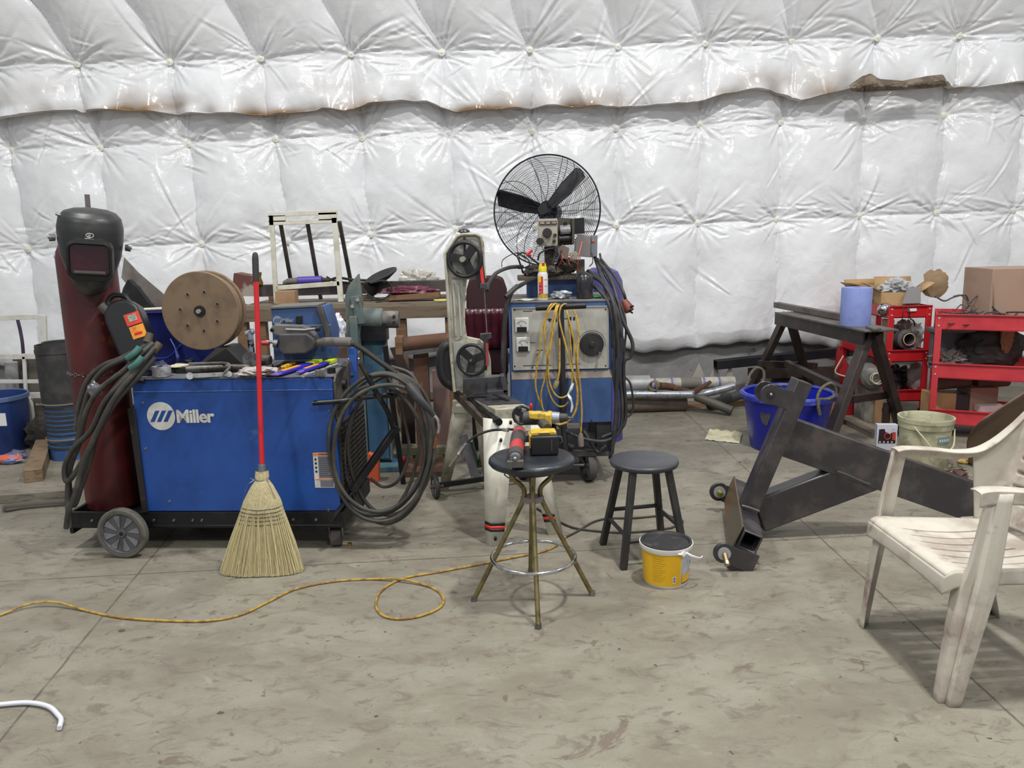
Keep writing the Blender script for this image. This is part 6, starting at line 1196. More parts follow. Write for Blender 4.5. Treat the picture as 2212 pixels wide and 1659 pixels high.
b = B(); slab(b, [(1208, 558), (1226, 561), (1230, 536), (1216, 528), (1204, 538)], 5.2, 0.07); part('brown_relay_box', b, mat('relay_brown', rgb(104, 90, 82), 0.6), ff, bevel=0.003)
b = B(); slab(b, [(1234, 560), (1246, 562), (1250, 548), (1240, 542), (1230, 548)], 5.2, 0.04); part('pale_relay', b, mat('relay_pale', rgb(132, 136, 130), 0.5), ff, bevel=0.003)
b = B(); slab(b, [(1178, 592), (1198, 592), (1198, 532), (1176, 534)], 5.28, 0.06); b.crumple(P(1224, 574, 5.3), (0.14, 0.12, 0.12), 91, 0.35, 3); b.crumple(P(1190, 586, 5.25), (0.16, 0.12, 0.07), 92, 0.35, 3); b.crumple(P(1150, 586, 5.28), (0.12, 0.1, 0.08), 93, 0.35, 3); b.box(P(1254, 580, 5.32), (0.05, 0.06, 0.12)); part('gear_case', b, mat('sooty', rgb(42, 38, 36), 0.7, c2=rgb(84, 76, 66), scale=14), ff)
rs = random.Random(12); b = B(); b2 = B(); b3 = B()
for k in range(9):
    a = (rs.uniform(1205, 1280), rs.uniform(520, 560)); c = (a[0] + rs.uniform(-16, 16), rs.uniform(566, 592)); mx = ((a[0] + c[0]) / 2 + rs.uniform(-12, 12), (a[1] + c[1]) / 2 + rs.uniform(-6, 10))
    (b, b2, b3)[k % 3].tube(spline([P(a[0], a[1], 5.22), P(mx[0], mx[1], 5.15), P(c[0], c[1], 5.22)], 7), 0.0032, 6)
part('orange_wire', b, mat('wire_orange', rgb(190, 92, 60), 0.5), ff); part('brown_wire', b2, mat('wire_brown', rgb(104, 60, 50), 0.5), ff); part('black_wire', b3, BLK, ff)
b = B(); b.tube(strand([(1130, 590, 5.2), (1122, 565, 5.1), (1118, 552, 5.1), (1132, 546, 5.1), (1150, 560, 5.1), (1168, 574, 5.15)], 6), 0.006, 8); b.tube(strand([(1162, 562, 5.12), (1166, 548, 5.1), (1184, 538, 5.12), (1200, 536, 5.2)], 6), 0.006, 8); b.tube(strand([(1084, 576, 5.0), (1086, 562, 5.05), (1104, 550, 5.1), (1122, 545, 5.1)], 6), 0.003, 6); b.tube(strand([(1116, 546, 5.15), (1140, 560, 5.1), (1142, 575, 5.1), (1120, 580, 5.15)], 6), 0.005, 6)
part('hose', b, RUBBER, ff)
b = B(); b.tube([P(1136, 552, 5.1), P(1144, 545, 5.1), P(1150, 540, 5.1)], 0.009, 8); b.tube([P(1140, 548, 5.1), P(1148, 552, 5.1)], 0.007, 8); part('red_clip', b, RED, ff)
# aerosol can
ac = thing('aerosol_can', 'white and red aerosol can with yellow cap on the old welder', 'can', lay(1173, 646))
c = V(P(1173, 640, 5.08).x, 5.08, ZO); Mc = Matrix.Translation(c)
b = B(); b.lathe([(0, 0), (0.032, 0), (0.033, 0.006), (0.033, 0.160), (0.028, 0.175), (0.018, 0.182), (0, 0.182)], Mc, 32); part('body', b, mat('can_white', rgb(206, 204, 206), 0.3), ac)
def cyl_patch(Mc, R, a0, a1, z0, z1, t=0.0008):
    b = B(); b.grid(lambda u, v: Mc @ Vector((R * sin(radians(a0 + (a1 - a0) * u)), -R * cos(radians(a0 + (a1 - a0) * u)), z0 + (z1 - z0) * v)), 14, 1); return b
bd_ = [o for o in bpy.data.objects if o.parent == ac][0]
part('red_band', cyl_patch(Mc, 0.0336, -50, 0, 0.035, 0.150), mat('label_red2', rgb(190, 44, 44), 0.4), bd_); part('yellow_patch', cyl_patch(Mc, 0.0340, -62, -22, 0.112, 0.150), YEL, bd_)
part('yellow_foot', cyl_patch(Mc, 0.0338, -75, 75, 0.012, 0.040), mat('olive_yellow', rgb(180, 156, 60), 0.5, c2=rgb(110, 84, 64), scale=60), bd_)
b = B()
for k, (a, z, w) in enumerate(((-28, 0.10, 0.014), (-26, 0.075, 0.012), (-28, 0.05, 0.014), (30, 0.13, 0.02), (32, 0.09, 0.018))):
    q = Mc @ Vector((0.0342 * sin(radians(a)), -0.0342 * cos(radians(a)), z)); b.box((0, 0, 0), (w, 0.001, 0.005), Matrix.Translation(q) @ Matrix.Rotation(radians(a), 4, 'Z'))
part('label_print', b, mat('print_pink', rgb(206, 150, 150), 0.5), bd_)
b = B(); b.lathe([(0.026, 0.178), (0.027, 0.205), (0.023, 0.215), (0.020, 0.232), (0, 0.232)], Mc, 24); cp_ = part('cap', b, mat('cap_yellow', rgb(214, 200, 40), 0.4), ac)
b = B(); b.box((0.004, -0.02, 0.226), (0.018, 0.014, 0.014), Mc); part('nozzle', b, RED, cp_)
b = B(); c = V(P(1263, 640, 5.1).x, 5.10, ZO); b.lathe([(0, 0), (0.052, 0), (0.055, 0.01), (0.056, 0.10), (0.052, 0.135), (0.038, 0.158), (0.018, 0.168), (0, 0.170)], Matrix.Translation(c), 32); one('dome_cover', b, mat('smoked_black', rgb(38, 38, 44), 0.25, c2=rgb(60, 58, 58), scale=8), 'smooth black dome shaped cover standing on the old welder', 'cover')
b = B(); b.crumple(V(P(1212, 640, 5.1).x, 5.12, ZO + 0.026), (0.13, 0.10, 0.055), 94, 0.4, 3); one('clear_wrap', b, mat('film_grey', rgb(150, 156, 160), 0.2, alpha=0.8), 'crumpled clear wrapper between aerosol can and black dome', 'wrapper')
b = B(); b.grid(lambda u, v: V(P(1112, 640, 5.1).x + 0.15 * u, 5.04 + 0.10 * v, ZO + 0.003 + 0.003 * sin(u * 9 + v * 4)), 10, 5); one('paper_sheet', b, mat('paper_white', rgb(206, 202, 190), 0.8), 'small white paper sheet left of the aerosol can', 'paper', solid=0.002)
b = B(); b.crumple(V(P(1291, 640, 5.1).x, 5.1, ZO + 0.01), (0.06, 0.05, 0.02), 95, 0.2, 2); one('green_clip', b, mat('clip_green', rgb(52, 146, 84), 0.45), 'small green plastic clip right of the black dome', 'clip')
# violet bin behind
b = B(); c = V(P(1300, 700, 6.1).x, 6.15, 0); b.lathe([(0, 0), (0.17, 0), (0.175, 1.16), (0.165, 1.26), (0.13, 1.33), (0.07, 1.36), (0, 1.365)], Matrix.Translation(c), 40); one('violet_drum', b, mat('violet_plastic', rgb(78, 74, 136), 0.45, c2=rgb(64, 60, 120), scale=4), 'tall violet domed drum behind the old blue welder', 'drum')

# ------------------------------------------------------------------ floor fan
fn = thing('pedestal_fan', 'large black wire guarded fan standing behind the old welder', 'fan', V(0.27, 6.05, 0))
FC = P(1180, 455, 5.80); FR = 0.392; fax = V(-0.27, -0.96, 0.05).normalized(); MF = axis_matrix(FC, fax)
WIRE = mat('guard_wire', rgb(46, 50, 60), 0.4, 0.6)
def dome(r): return 0.10 * (1 - (r / FR) ** 2.2)
b = B()
for k in range(33):
    r = 0.045 + (FR - 0.05) * k / 32; b.tube([MF @ Vector((r * cos(a), r * sin(a), dome(r))) for a in [2 * pi * j / 72 for j in range(72)]], 0.0014, 4, closed=True)
part('front_guard', b, WIRE, fn, smooth=60)
b = B()
for k in range(24):
    r = 0.07 + (FR - 0.075) * k / 23; b.tube([MF @ Vector((r * cos(a), r * sin(a), -dome(r) * 0.9)) for a in [2 * pi * j / 64 for j in range(64)]], 0.0013, 4, closed=True)
part('rear_guard', b, WIRE, fn, smooth=60)
b = B()
for k in range(16):
    a0 = 2 * pi * k / 16 + 0.1; pts = []
    for j in range(14):
        t = j / 13; r = 0.03 + (FR - 0.03) * t; a = a0 + 0.55 * t ** 2 * (1 if k % 2 else 0.5); pts.append(MF @ Vector((r * cos(a), r * sin(a), dome(r) + 0.003)))
    b.tube(pts, 0.0024, 5)
for k in range(10):
    a0 = 2 * pi * k / 10; b.tube([MF @ Vector(((0.05 + (FR - 0.05) * t) * cos(a0), (0.05 + (FR - 0.05) * t) * sin(a0), -dome(0.05 + (FR - 0.05) * t) * 0.9 - 0.003)) for t in [j / 8 for j in range(9)]], 0.0022, 5)
part('guard_spokes', b, WIRE, fn, smooth=60)
b = B(); b.tube([MF @ Vector((FR * cos(a), FR * sin(a), 0)) for a in [2 * pi * j / 90 for j in range(90)]], 0.0055, 8, closed=True); part('guard_rim', b, WIRE, fn)
b = B(); b.cyl(MF @ Vector((0, 0, 0.108)), MF @ Vector((0, 0, 0.085)), 0.036, 0.040, 28); part('guard_badge', b, BLK, fn)
b = B(); b.cyl(MF @ Vector((0, 0, 0.075)), MF @ Vector((0, 0, -0.02)), 0.035, 0.045, 24); hub_ = part('hub', b, BLACKM, fn)
BLDM = mat('fan_blade', rgb(34, 33, 36), 0.5, c2=rgb(54, 52, 52), scale=12)
for ang in (44, 163, 283):
    a = radians(ang); Mb = MF @ Matrix.Rotation(a, 4, 'Z') if False else None
    ex = (MF.to_3x3() @ Vector((1, 0, 0))); 
    right = V(1, 0, 0) - fax * fax.x; right.normalize(); up_ = fax.cross(right) * -1
    if up_.z < 0: up_ = -up_
    rad_ = right * cos(a) + up_ * sin(a); tan_ = -right * sin(a) + up_ * cos(a)
    b = B()
    def blade(u, v, rad_=rad_, tan_=tan_):
        r = 0.04 + (0.335) * u; w = (0.075 + 0.04 * min(1, u * 2.2)) * (1 if u < 0.93 else sqrt(max(0.05, 1 - ((u - 0.93) / 0.075) ** 2))); s = (v - 0.5) * w
        return FC + fax * 0.03 + rad_ * r + tan_ * s + fax * (-0.045 * (v - 0.5) * 1.6 - 0.012 * cos(pi * (v - 0.5)))
    b.grid(blade, 24, 8); part('blade', b, BLDM, fn, solid=0.003)
b = B(); b.cyl(FC - fax * 0.03, FC - fax * 0.22, 0.075, 0.07, 28); part('motor', b, BLACKM, fn, bevel=0.006)
bp_ = FC - fax * 0.14
b = B(); b.cyl(V(bp_.x, bp_.y, 0.03), V(bp_.x, bp_.y, bp_.z - 0.05), 0.024, seg=18); part('pole', b, BLACKM, fn)
b = B(); b.cyl(V(bp_.x, bp_.y, 0), V(bp_.x, bp_.y, 0.03), 0.19, 0.17, 36); part('base', b, BLACKM, fn)
# ------------------------------------------------------------------ bar stool
SC = V(0.078, 3.315, 0); BRASS = mat('dull_gold_tube', rgb(132, 120, 82), 0.38, 0.75, c2=rgb(100, 92, 66), scale=18)
zseat = P(1145, 986, 3.32).z
bst = thing('bar_stool', 'tall stool with black round seat, gold legs and chrome foot ring', 'stool', SC)
b = B(); Ms = Matrix.Translation((SC.x, SC.y, zseat - 0.034))
b.lathe([(0, -0.004), (0.16, -0.004), (0.180, 0.002), (0.189, 0.014), (0.187, 0.026), (0.176, 0.036), (0.15, 0.040), (0.08, 0.041), (0, 0.041)], Ms, 64); part('seat', b, mat('black_vinyl', rgb(34, 38, 44), 0.32, c2=rgb(44, 47, 52), scale=16, bump=0.08, bscale=160), bst, smooth=50)
b = B(); b.cyl(V(SC.x, SC.y, zseat - 0.055), V(SC.x, SC.y, zseat - 0.038), 0.13, 0.15, 36); part('seat_plate', b, BLACKM, bst)
zk = P(1148, 1066, 3.32).z; a_off = radians(-4)
feet = [G(1024, 1298), G(1163, 1357), G(1279, 1286)]; feet.append(V(SC.x * 2 - feet[1].x + 0.0, SC.y + (SC.y - feet[1].y), 0))
RING = P(1152, 1201, 3.32).z
for f_ in feet:
    d = (f_ - SC); d.z = 0; Rf = d.length; d.normalize()
    pts = [SC + d * 0.105 + V(0, 0, zseat - 0.05), SC + d * 0.080 + V(0, 0, zseat - 0.10), SC + d * 0.040 + V(0, 0, zk + 0.03), SC + d * 0.036 + V(0, 0, zk - 0.01), SC + d * 0.050 + V(0, 0, zk - 0.05), SC + d * (Rf - 0.004) + V(0, 0, 0.014)]
    path = [pts[0], pts[1]] + spline(pts[1:5], 5)[1:] + [pts[5]]
    b = B(); b.tube(path, 0.0108, 14); lg = part('leg', b, BRASS, bst, smooth=60)
    b = B(); b.cyl(f_ + V(0, 0, 0), f_ + V(0, 0, 0.022), 0.0145, 0.0125, 16); part('foot_cap', b, STEEL, lg)
b = B(); b.ring(V(SC.x, SC.y, RING), 0.186, 0.0085, n=72, seg=12); part('foot_ring', b, CHROME, bst, smooth=60)
b = B(); b.cyl(V(SC.x, SC.y, zk - 0.036), V(SC.x, SC.y, zk - 0.010), 0.052, 0.052, 4); part('brace_plate', b, mat('brace_mauve', rgb(122, 116, 122), 0.5, 0.3), bst)
# tools on the stool
ZS = zseat + 0.008
ag2 = thing('cylindrical_air_tool', 'red and black cylindrical air tool lying on the bar stool seat', 'air tool', G(1116, 985, ZS))
q0, q1 = G(1121, 935, ZS + 0.034), G(1113, 990, ZS + 0.034); ax = (q1 - q0).normalized(); Lq = (q1 - q0).length
def seg_(t0, t1, r0, r1, nm, m_, par=ag2, n=24): b = B(); b.cyl(q0 + ax * Lq * t0, q0 + ax * Lq * t1, r0, r1, n); return part(nm, b, m_, par, bevel=0.002)
TR = mat('tool_red', rgb(176, 56, 60), 0.4, c2=rgb(150, 48, 54), scale=12); TK = mat('tool_charcoal', rgb(62, 60, 58), 0.6)
seg_(-0.10, 0.0, 0.026, 0.030, 'rear_cap', TK); seg_(0.0, 0.16, 0.031, 0.032, 'red_sleeve', TR); seg_(0.16, 0.52, 0.034, 0.034, 'rubber_band', TK); seg_(0.52, 0.82, 0.032, 0.031, 'red_sleeve', TR); e = seg_(0.82, 1.0, 0.033, 0.034, 'end_ring', TK)
b = B(); b.rings([(q1, 0.028), (q1 + ax * 0.02, 0.022)], 20); b.sphere(q1 + ax * 0.024 + V(0, -0.0, 0.004), 0.010); part('chrome_tip', b, STEEL, e)
b = B(); b.hexa([q1 + V(-0.036, -0.03, -0.034), q1 + V(0.036, -0.03, -0.034), q1 + V(0.036, 0.0, -0.034), q1 + V(-0.036, 0.0, -0.034), q1 + V(-0.034, -0.028, -0.004), q1 + V(0.034, -0.028, -0.002), q1 + V(0.034, 0.0, -0.002), q1 + V(-0.034, 0.0, -0.004)]); part('guard_lip', b, mat('lip_grey', rgb(84, 82, 80), 0.5, 0.3), ag2, bevel=0.004)
b = B(); b.tube(spline([q0 + V(-0.03, 0.03, 0.01), P(1085, 928, 3.46), P(1060, 930, 3.5), P(1030, 940, 3.52), P(1010, 955, 3.54)], 6), 0.006, 8); part('hose', b, RUBBER, ag2)
b = B(); hs = spline([P(1010, 955, 3.54), P(998, 972, 3.55), P(990, 984, 3.56)], 8)
for p in range(2, len(hs) - 2): b.ring(hs[p], 0.0085, 0.0016, hs[p + 1] - hs[p], n=12, seg=5)
b.tube(hs, 0.006, 8); part('hose_spring', b, STEEL, ag2)
b = B(); b.tube([P(990, 984, 3.56), P(980, 996, 3.56), P(972, 1008, 3.56)], 0.009, 10); part('coupler', b, mat('coupler_tan', rgb(110, 104, 92), 0.5, 0.4), ag2)
b = B(); b.cyl(P(1086, 928, 3.46), P(1098, 930, 3.44), 0.008, seg=12); part('hose_end', b, CHROME, ag2)
# drill
DY = mat('drill_yellow', rgb(196, 164, 52), 0.45, c2=rgb(150, 126, 56), scale=30, mix=(0.5, 0.65)); DK = mat('drill_black', rgb(26, 26, 30), 0.45)
dr = thing('cordless_drill', 'yellow and black cordless drill with its battery toward the camera on the bar stool', 'drill', G(1178, 985, ZS))
bc = G(1177, 985, ZS); Md = Matrix.Translation(bc) @ Matrix.Rotation(radians(3), 4, 'Z')
b = B(); b.box((0, 0.045, 0.044), (0.122, 0.085, 0.086), Md); bt2 = part('battery', b, DK, dr, bevel=0.008, segs=3)
b = B(); b.box((0.03, 0.001, 0.046), (0.006, 0.004, 0.05), Md); b.box((0.055, 0.001, 0.046), (0.006, 0.004, 0.05), Md) if False else None; part('battery_rib', b, TK, bt2)
b = B(); b.box((-0.002, 0.055, 0.094), (0.112, 0.070, 0.016), Md); part('yellow_foot', b, DY, dr, bevel=0.004)
b = B(); b.box((-0.06, 0.035, 0.062), (0.008, 0.05, 0.06), Md); part('yellow_clip', b, DY, dr, bevel=0.002)
b = B(); b.text('XR 20V', Md @ Matrix.Translation((-0.03, 0.0178, 0.090)) @ Matrix.Rotation(radians(90), 4, 'X'), 0.012, 0.001) if False else b.box((0.0, 0.0190, 0.094), (0.05, 0.001, 0.005), Md); part('label_print', b, TK, dr)
b = B(); b.cyl(Md @ Vector((0.02, 0.09, 0.10)), Md @ Vector((0.0, 0.17, 0.12)), 0.022, 0.024, 18); part('grip', b, TK, dr)
b = B(); b.cyl(Md @ Vector((-0.075, 0.20, 0.125)), Md @ Vector((0.035, 0.17, 0.130)), 0.032, 0.032, 24); part('motor_body', b, mat('drill_grey', rgb(58, 58, 62), 0.5), dr, bevel=0.004)
b = B(); b.hexa([Md @ Vector(v) for v in ((-0.055, 0.135, 0.135), (0.045, 0.135, 0.120), (0.055, 0.20, 0.120), (-0.055, 0.20, 0.135), (-0.055, 0.14, 0.162), (0.045, 0.135, 0.160), (0.055, 0.19, 0.158), (-0.055, 0.19, 0.162))]); b.box((0.030, 0.135, 0.125), (0.03, 0.02, 0.06), Md); part('yellow_shell', b, DY, dr, bevel=0.006)
b = B(); b.cyl(Md @ Vector((0.048, 0.165, 0.131)), Md @ Vector((0.085, 0.155, 0.132)), 0.028, 0.024, 20); part('clutch_ring', b, mat('silver_ring', rgb(170, 172, 180), 0.35, 0.6), dr)
b = B(); b.rings([(Md @ Vector((0.085, 0.155, 0.132)), 0.020), (Md @ Vector((0.115, 0.147, 0.133)), 0.018), (Md @ Vector((0.122, 0.145, 0.133)), 0.010)], 18); part('chuck', b, TK, dr)
b = B(); b.cyl(Md @ Vector((0.12, 0.145, 0.133)), Md @ Vector((0.142, 0.139, 0.133)), 0.006, seg=10); part('bit', b, CHROME, dr)
b = B(); b.tube([Md @ Vector(p) for p in ((0.062, 0.04, 0.075), (0.078, 0.04, 0.072), (0.082, 0.04, 0.052), (0.075, 0.04, 0.046))], 0.0022, 6); part('belt_hook', b, STEEL, dr)
b = B(); b.box((-0.062, 0.10, 0.055), (0.03, 0.02, 0.03), Md); part('latch', b, TK, dr)

# ------------------------------------------------------------------ black wooden stool
BW = mat('black_stained_wood', rgb(38, 38, 40), 0.45, c2=rgb(56, 54, 52), scale=7, stretch=(6, 6, 0.8), mix=(0.45, 0.7), c3=rgb(80, 70, 62), scale3=16, mix3=(0.7, 0.78))
WC = V(0.652, 3.80, 0); zw = P(1388, 992, 3.80).z
ws = thing('wooden_stool', 'low black stained wooden stool beside the yellow bucket', 'stool', WC)
b = B(); b.lathe([(0, -0.032), (0.150, -0.032), (0.166, -0.026), (0.171, -0.016), (0.171, -0.008), (0.165, 0.0), (0.150, 0.002), (0.0, -0.003)], Matrix.Translation(WC + V(0, 0, zw)), 64); part('seat', b, mat('black_seat', rgb(50, 52, 58), 0.42, c2=rgb(60, 62, 66), scale=5), ws, smooth=50)
tops, fts = [], []
for k, ang in enumerate((-124, -34, 56, 146)):
    a = radians(ang); tp_2 = WC + V(0.128 * cos(a), 0.128 * sin(a), zw - 0.03); ft = WC + V(0.232 * cos(a), 0.232 * sin(a), 0); tops.append(tp_2); fts.append(ft)
    b = B(); b.beam(ft, tp_2, 0.033, 0.033, side=V(cos(a + pi / 4), sin(a + pi / 4), 0)); part('leg', b, BW, ws, bevel=0.004)
for (i, j, h) in ((0, 1, 0.13), (1, 2, 0.18), (2, 3, 0.20), (3, 0, 0.155)):
    t = h / (zw - 0.03); b = B(); b.cyl(fts[i] * (1 - t) + tops[i] * t, fts[j] * (1 - t) + tops[j] * t, 0.0105, seg=14); part('rung', b, BW, ws)

# ------------------------------------------------------------------ yellow bucket
BC = V(0.703, 3.478, 0); zb5 = P(1445, 1168, 3.48).z + 0.0
bu = thing('yellow_bucket', 'yellow and white plastic pail with dusty black lid', 'bucket', BC); Mb = Matrix.Translation(BC); H5 = zb5
b = B(); b.lathe([(0, 0), (0.100, 0), (0.103, 0.004), (0.112, H5 * 0.87), (0.119, H5 * 0.87), (0.124, H5 * 0.93), (0.124, H5), (0.114, H5), (0.114, H5 - 0.01), (0, H5 - 0.012)], Mb, 56); bb5 = part('pail', b, mat('pail_white', rgb(212, 210, 204), 0.4), bu)
def cone_patch(a0, a1, z0, z1, off, nm, m_, par):
    b = B(); b.grid(lambda u, v: Mb @ Vector(((0.103 + 0.009 * ((z0 + (z1 - z0) * v) / (H5 * 0.87)) + off) * sin(radians(a0 + (a1 - a0) * u)), -(0.103 + 0.009 * ((z0 + (z1 - z0) * v) / (H5 * 0.87)) + off) * cos(radians(a0 + (a1 - a0) * u)), z0 + (z1 - z0) * v)), 30, 2); return part(nm, b, m_, par, smooth=60)
BY = mat('pail_yellow', rgb(226, 176, 26), 0.4, c2=rgb(216, 166, 30), scale=6)
yl = cone_patch(-175, 28, 0.012, H5 * 0.86, 0.0008, 'yellow_wrap', BY, bu)
gp = cone_patch(31, 82, 0.04, H5 * 0.82, 0.0008, 'grey_panel', mat('panel_silver', rgb(176, 178, 186), 0.4, c2=rgb(160, 164, 172), scale=10), bu)
cone_patch(31, 90, 0.018, 0.045, 0.0014, 'brown_stripe', mat('stripe_brown', rgb(140, 92, 40), 0.5), gp); cone_patch(31, 90, 0.026, 0.062, 0.0020, 'yellow_stripe', BY, gp)
cone_patch(6, 14, 0.028, 0.062, 0.0016, 'white_tag', mat('tag_white', rgb(214, 214, 216), 0.4), yl)
for k in range(2): cone_patch(7.5, 12.5, 0.033 + 0.014 * k, 0.044 + 0.014 * k, 0.0024, 'tag_print', GREYP, yl)
for k in range(12): cone_patch(-44, -12 - 4 * (k % 3), H5 * 0.80 - k * 0.011, H5 * 0.80 - k * 0.011 + 0.0022, 0.0014, 'text_line', mat('ochre_print', rgb(176, 136, 40), 0.5), yl)
b = B(); b.lathe([(0, H5 - 0.004), (0.104, H5 - 0.004), (0.110, H5 + 0.004), (0.119, H5 + 0.005), (0.121, H5 - 0.003), (0.118, H5 - 0.006)], Mb, 56); part('lid', b, mat('dusty_black_lid', rgb(36, 36, 38), 0.55, c2=rgb(72, 68, 66), scale=16, mix=(0.5, 0.75)), bu)
b = B(); hp = []
b.tube(spline([Mb @ Vector(p) for p in ((0.072, -0.100, H5 * 0.90), (0.100, -0.115, H5 * 0.84), (0.135, -0.100, H5 * 0.76), (0.152, -0.07, H5 * 0.73))], 6), 0.006, 10, flat=0.6); b.cyl(Mb @ Vector((0.055, -0.108, H5 * 0.90)), Mb @ Vector((0.060, -0.116, H5 * 0.90)), 0.012, seg=14)
b.tube(spline([Mb @ Vector(p) for p in ((0.03, -0.118, H5 * 0.91), (0.052, -0.116, H5 * 0.90), (0.075, -0.102, H5 * 0.90))], 4), 0.005, 8); part('bail_handle', b, WHITEPL, bu)

# ------------------------------------------------------------------ cords on the floor
b = B(); fp = [(-80, 1352), (0, 1329), (60, 1312), (120, 1308), (190, 1320), (260, 1334), (360, 1341), (450, 1341), (520, 1328), (580, 1300), (640, 1272), (720, 1256), (800, 1251), (870, 1256), (930, 1268), (957, 1290), (950, 1312), (910, 1330), (860, 1337), (825, 1328), (812, 1305), (825, 1275), (870, 1250), (950, 1235), (1040, 1218), (1120, 1202), (1170, 1192), (1205, 1177), (1222, 1160)]
fl2 = [G(x, y, 0.006) for x, y in fp]; fl2[2].z = 0.02; fl2[3].z = 0.022; fl2[13].z = 0.016; fl2[22].z = 0.006
b.tube(spline(fl2, 8), 0.0056, 8); one('floor_cord', b, mat('floor_yellow_cord', rgb(172, 140, 58), 0.55, c2=rgb(128, 98, 52), scale=26, mix=(0.42, 0.6)), 'long yellow extension cord snaking across the floor with one loop', 'cord')
b = B(); b.tube(spline([G(x, y, 0.007) for x, y in ((1222, 1160), (1250, 1146), (1280, 1128), (1310, 1120), (1345, 1119), (1380, 1118), (1440, 1112))], 6), 0.006, 8); b.tube(spline([G(x, y, 0.007) for x, y in ((1160, 1098), (1200, 1122), (1240, 1140), (1300, 1148), (1345, 1150), (1400, 1147), (1450, 1140))], 6), 0.006, 8); b.tube(spline([G(1450, 1140, 0.007), G(1475, 1126, 0.007), G(1440, 1112, 0.007)], 5), 0.006, 8); one('dark_floor_cord', b, mat('olive_cord', rgb(62, 58, 52), 0.6), 'dark cord on the floor running under the black wooden stool', 'cord')
b = B(); b.grid(lambda u, v: mixp(mixp(G(1522, 950, 0.004), G(1598, 958, 0.004), u), mixp(G(1534, 928, 0.004), G(1604, 936, 0.004), u), v) + V(0, 0, 0.012 * (0.5 + 0.5 * sin(u * 21 + 3 * v)) * v + 0.01 * abs(noise.noise(Vector((u * 6, v * 6, 0)))))
       , 30, 12); one('crumpled_paper', b, mat('old_paper', rgb(202, 198, 170), 0.8, c2=rgb(180, 172, 130), scale=9), 'wrinkled cream paper lying flat on the floor left of the bright blue tub', 'paper', solid=0.003)

# ------------------------------------------------------------------ pipes along the wall
def pipe(nm, p0, p1, r, m_, lab, hollow=True, wall=0.006, cat='pipe', wallpipe=None):
    p0, p1 = Vector(p0), Vector(p1); b = B(); Mx = axis_matrix(p0, p1 - p0); L_ = (p1 - p0).length
    b.lathe([(r, 0), (r, L_), (r - wall, L_), (r - wall, 0)], Mx, 36, closed=True); return tag(part(nm, b, m_), lab, cat)
def onfloor(x, y, r): q = G(x, y); return V(q.x, q.y, r)
qa, qb = G(1330, 896), G(1488, 893); r = 0.068
pipe('brown_pipe', V(0.55, qa.y + r, r), V(qb.x, qb.y + r + 0.06, r), r, mat('brown_pipe', rgb(112, 98, 86), 0.7, c2=rgb(92, 80, 72), scale=5), 'thick dull brown pipe lying on the floor behind the old welder')
pipe('grey_duct', V(0.6, 7.14, 0.245), V(P(1404, 820, 7.10).x, 7.12, 0.245), 0.088, mat('duct_grey', rgb(156, 156, 158), 0.5, 0.4, c2=rgb(136, 136, 138), scale=6), 'short fat galvanised duct on top of the brown pipe')
y5 = 7.24; b = B(); p0, p1 = V(P(1404, 828, y5).x, y5, P(1495, 828, y5).z), V(P(1586, 828, y5).x, y5, P(1495, 828, y5).z)
pv = thing('marked_pipe', 'pale plastic pipe with violet bands lying along the wall', 'pipe', (p0 + p1) / 2 - V(0, 0, 0.055))
b.lathe([(0.056, 0), (0.056, (p1 - p0).length), (0.05, (p1 - p0).length), (0.05, 0)], axis_matrix(p0, p1 - p0), 32, closed=True); part('tube', b, mat('pvc_grey', rgb(170, 168, 158), 0.5, c2=rgb(150, 148, 140), scale=9), pv)
for t in (0.04, 0.24, 0.62, 0.80): b = B(); b.cyl(p0 * (1 - t) + p1 * t, p0 * (1 - t - 0.025) + p1 * (t + 0.025), 0.0572, seg=32); part('violet_band', b, mat('band_violet', rgb(104, 100, 156), 0.5), pv)
b = B(); b.cyl(p0 * 0.64 + p1 * 0.36, p0 * 0.40 + p1 * 0.60, 0.0575, seg=32); part('grey_tape', b, mat('tape_grey', rgb(108, 102, 96), 0.7), pv)
b = B(); yy = 6.98; b.tube(spline([P(1310, 852, yy), P(1420, 852, yy), P(1500, 852, yy), P(1540, 846, yy), P(1586, 834, yy + 0.02)], 8), 0.034, 16); one('galvanised_tube', b, ZINC, 'bright galvanised tube bent up at its right end', 'tube')
b = B(); yy = 7.06; b.tube([V(P(1530, 862, yy).x, yy, 0.05), P(1600, 852, yy + 0.1), P(1660, 846, yy + 0.2)], 0.045, 16); one('dark_tube', b, mat('dark_tube', rgb(72, 74, 74), 0.6, 0.3), 'dark round tube running behind the bright blue tub', 'tube')
rp = thing('rusty_elbow_pipe', 'rusty pipe with open flanged end on top of the galvanised tube', 'pipe', P(1430, 845, 7.02))
b = B(); yy = 6.97; c0_, c1_ = P(1412, 834, yy), P(1434, 834, yy + 0.02); Mx = axis_matrix(c0_, V(-0.5, -1, 0.05)); b.lathe([(0.046, -0.06), (0.046, 0.01), (0.034, 0.01), (0.034, -0.06)], Mx, 28, closed=True); part('flange', b, mat('flange_tan', rgb(128, 112, 92), 0.7, c2=rgb(104, 90, 76), scale=12), rp)
b = B(); b.tube(spline([P(1425, 834, yy + 0.04), P(1450, 836, yy + 0.08), P(1490, 848, yy + 0.08), P(1520, 852, yy + 0.09)], 5), 0.036, 14, rad=lambda t: 1 - 0.3 * t); part('tube', b, RUST, rp)
b = B(); b.tube(spline([P(1500, 846, 6.93), P(1514, 838, 6.92), P(1530, 828, 6.92), P(1536, 824, 6.92)], 4), 0.022, 10, flat=0.5, rad=lambda t: 1.2 - 0.6 * t); one('rusty_scrap', b, RUST, 'curved rusty scrap lying against the marked pipe', 'scrap')
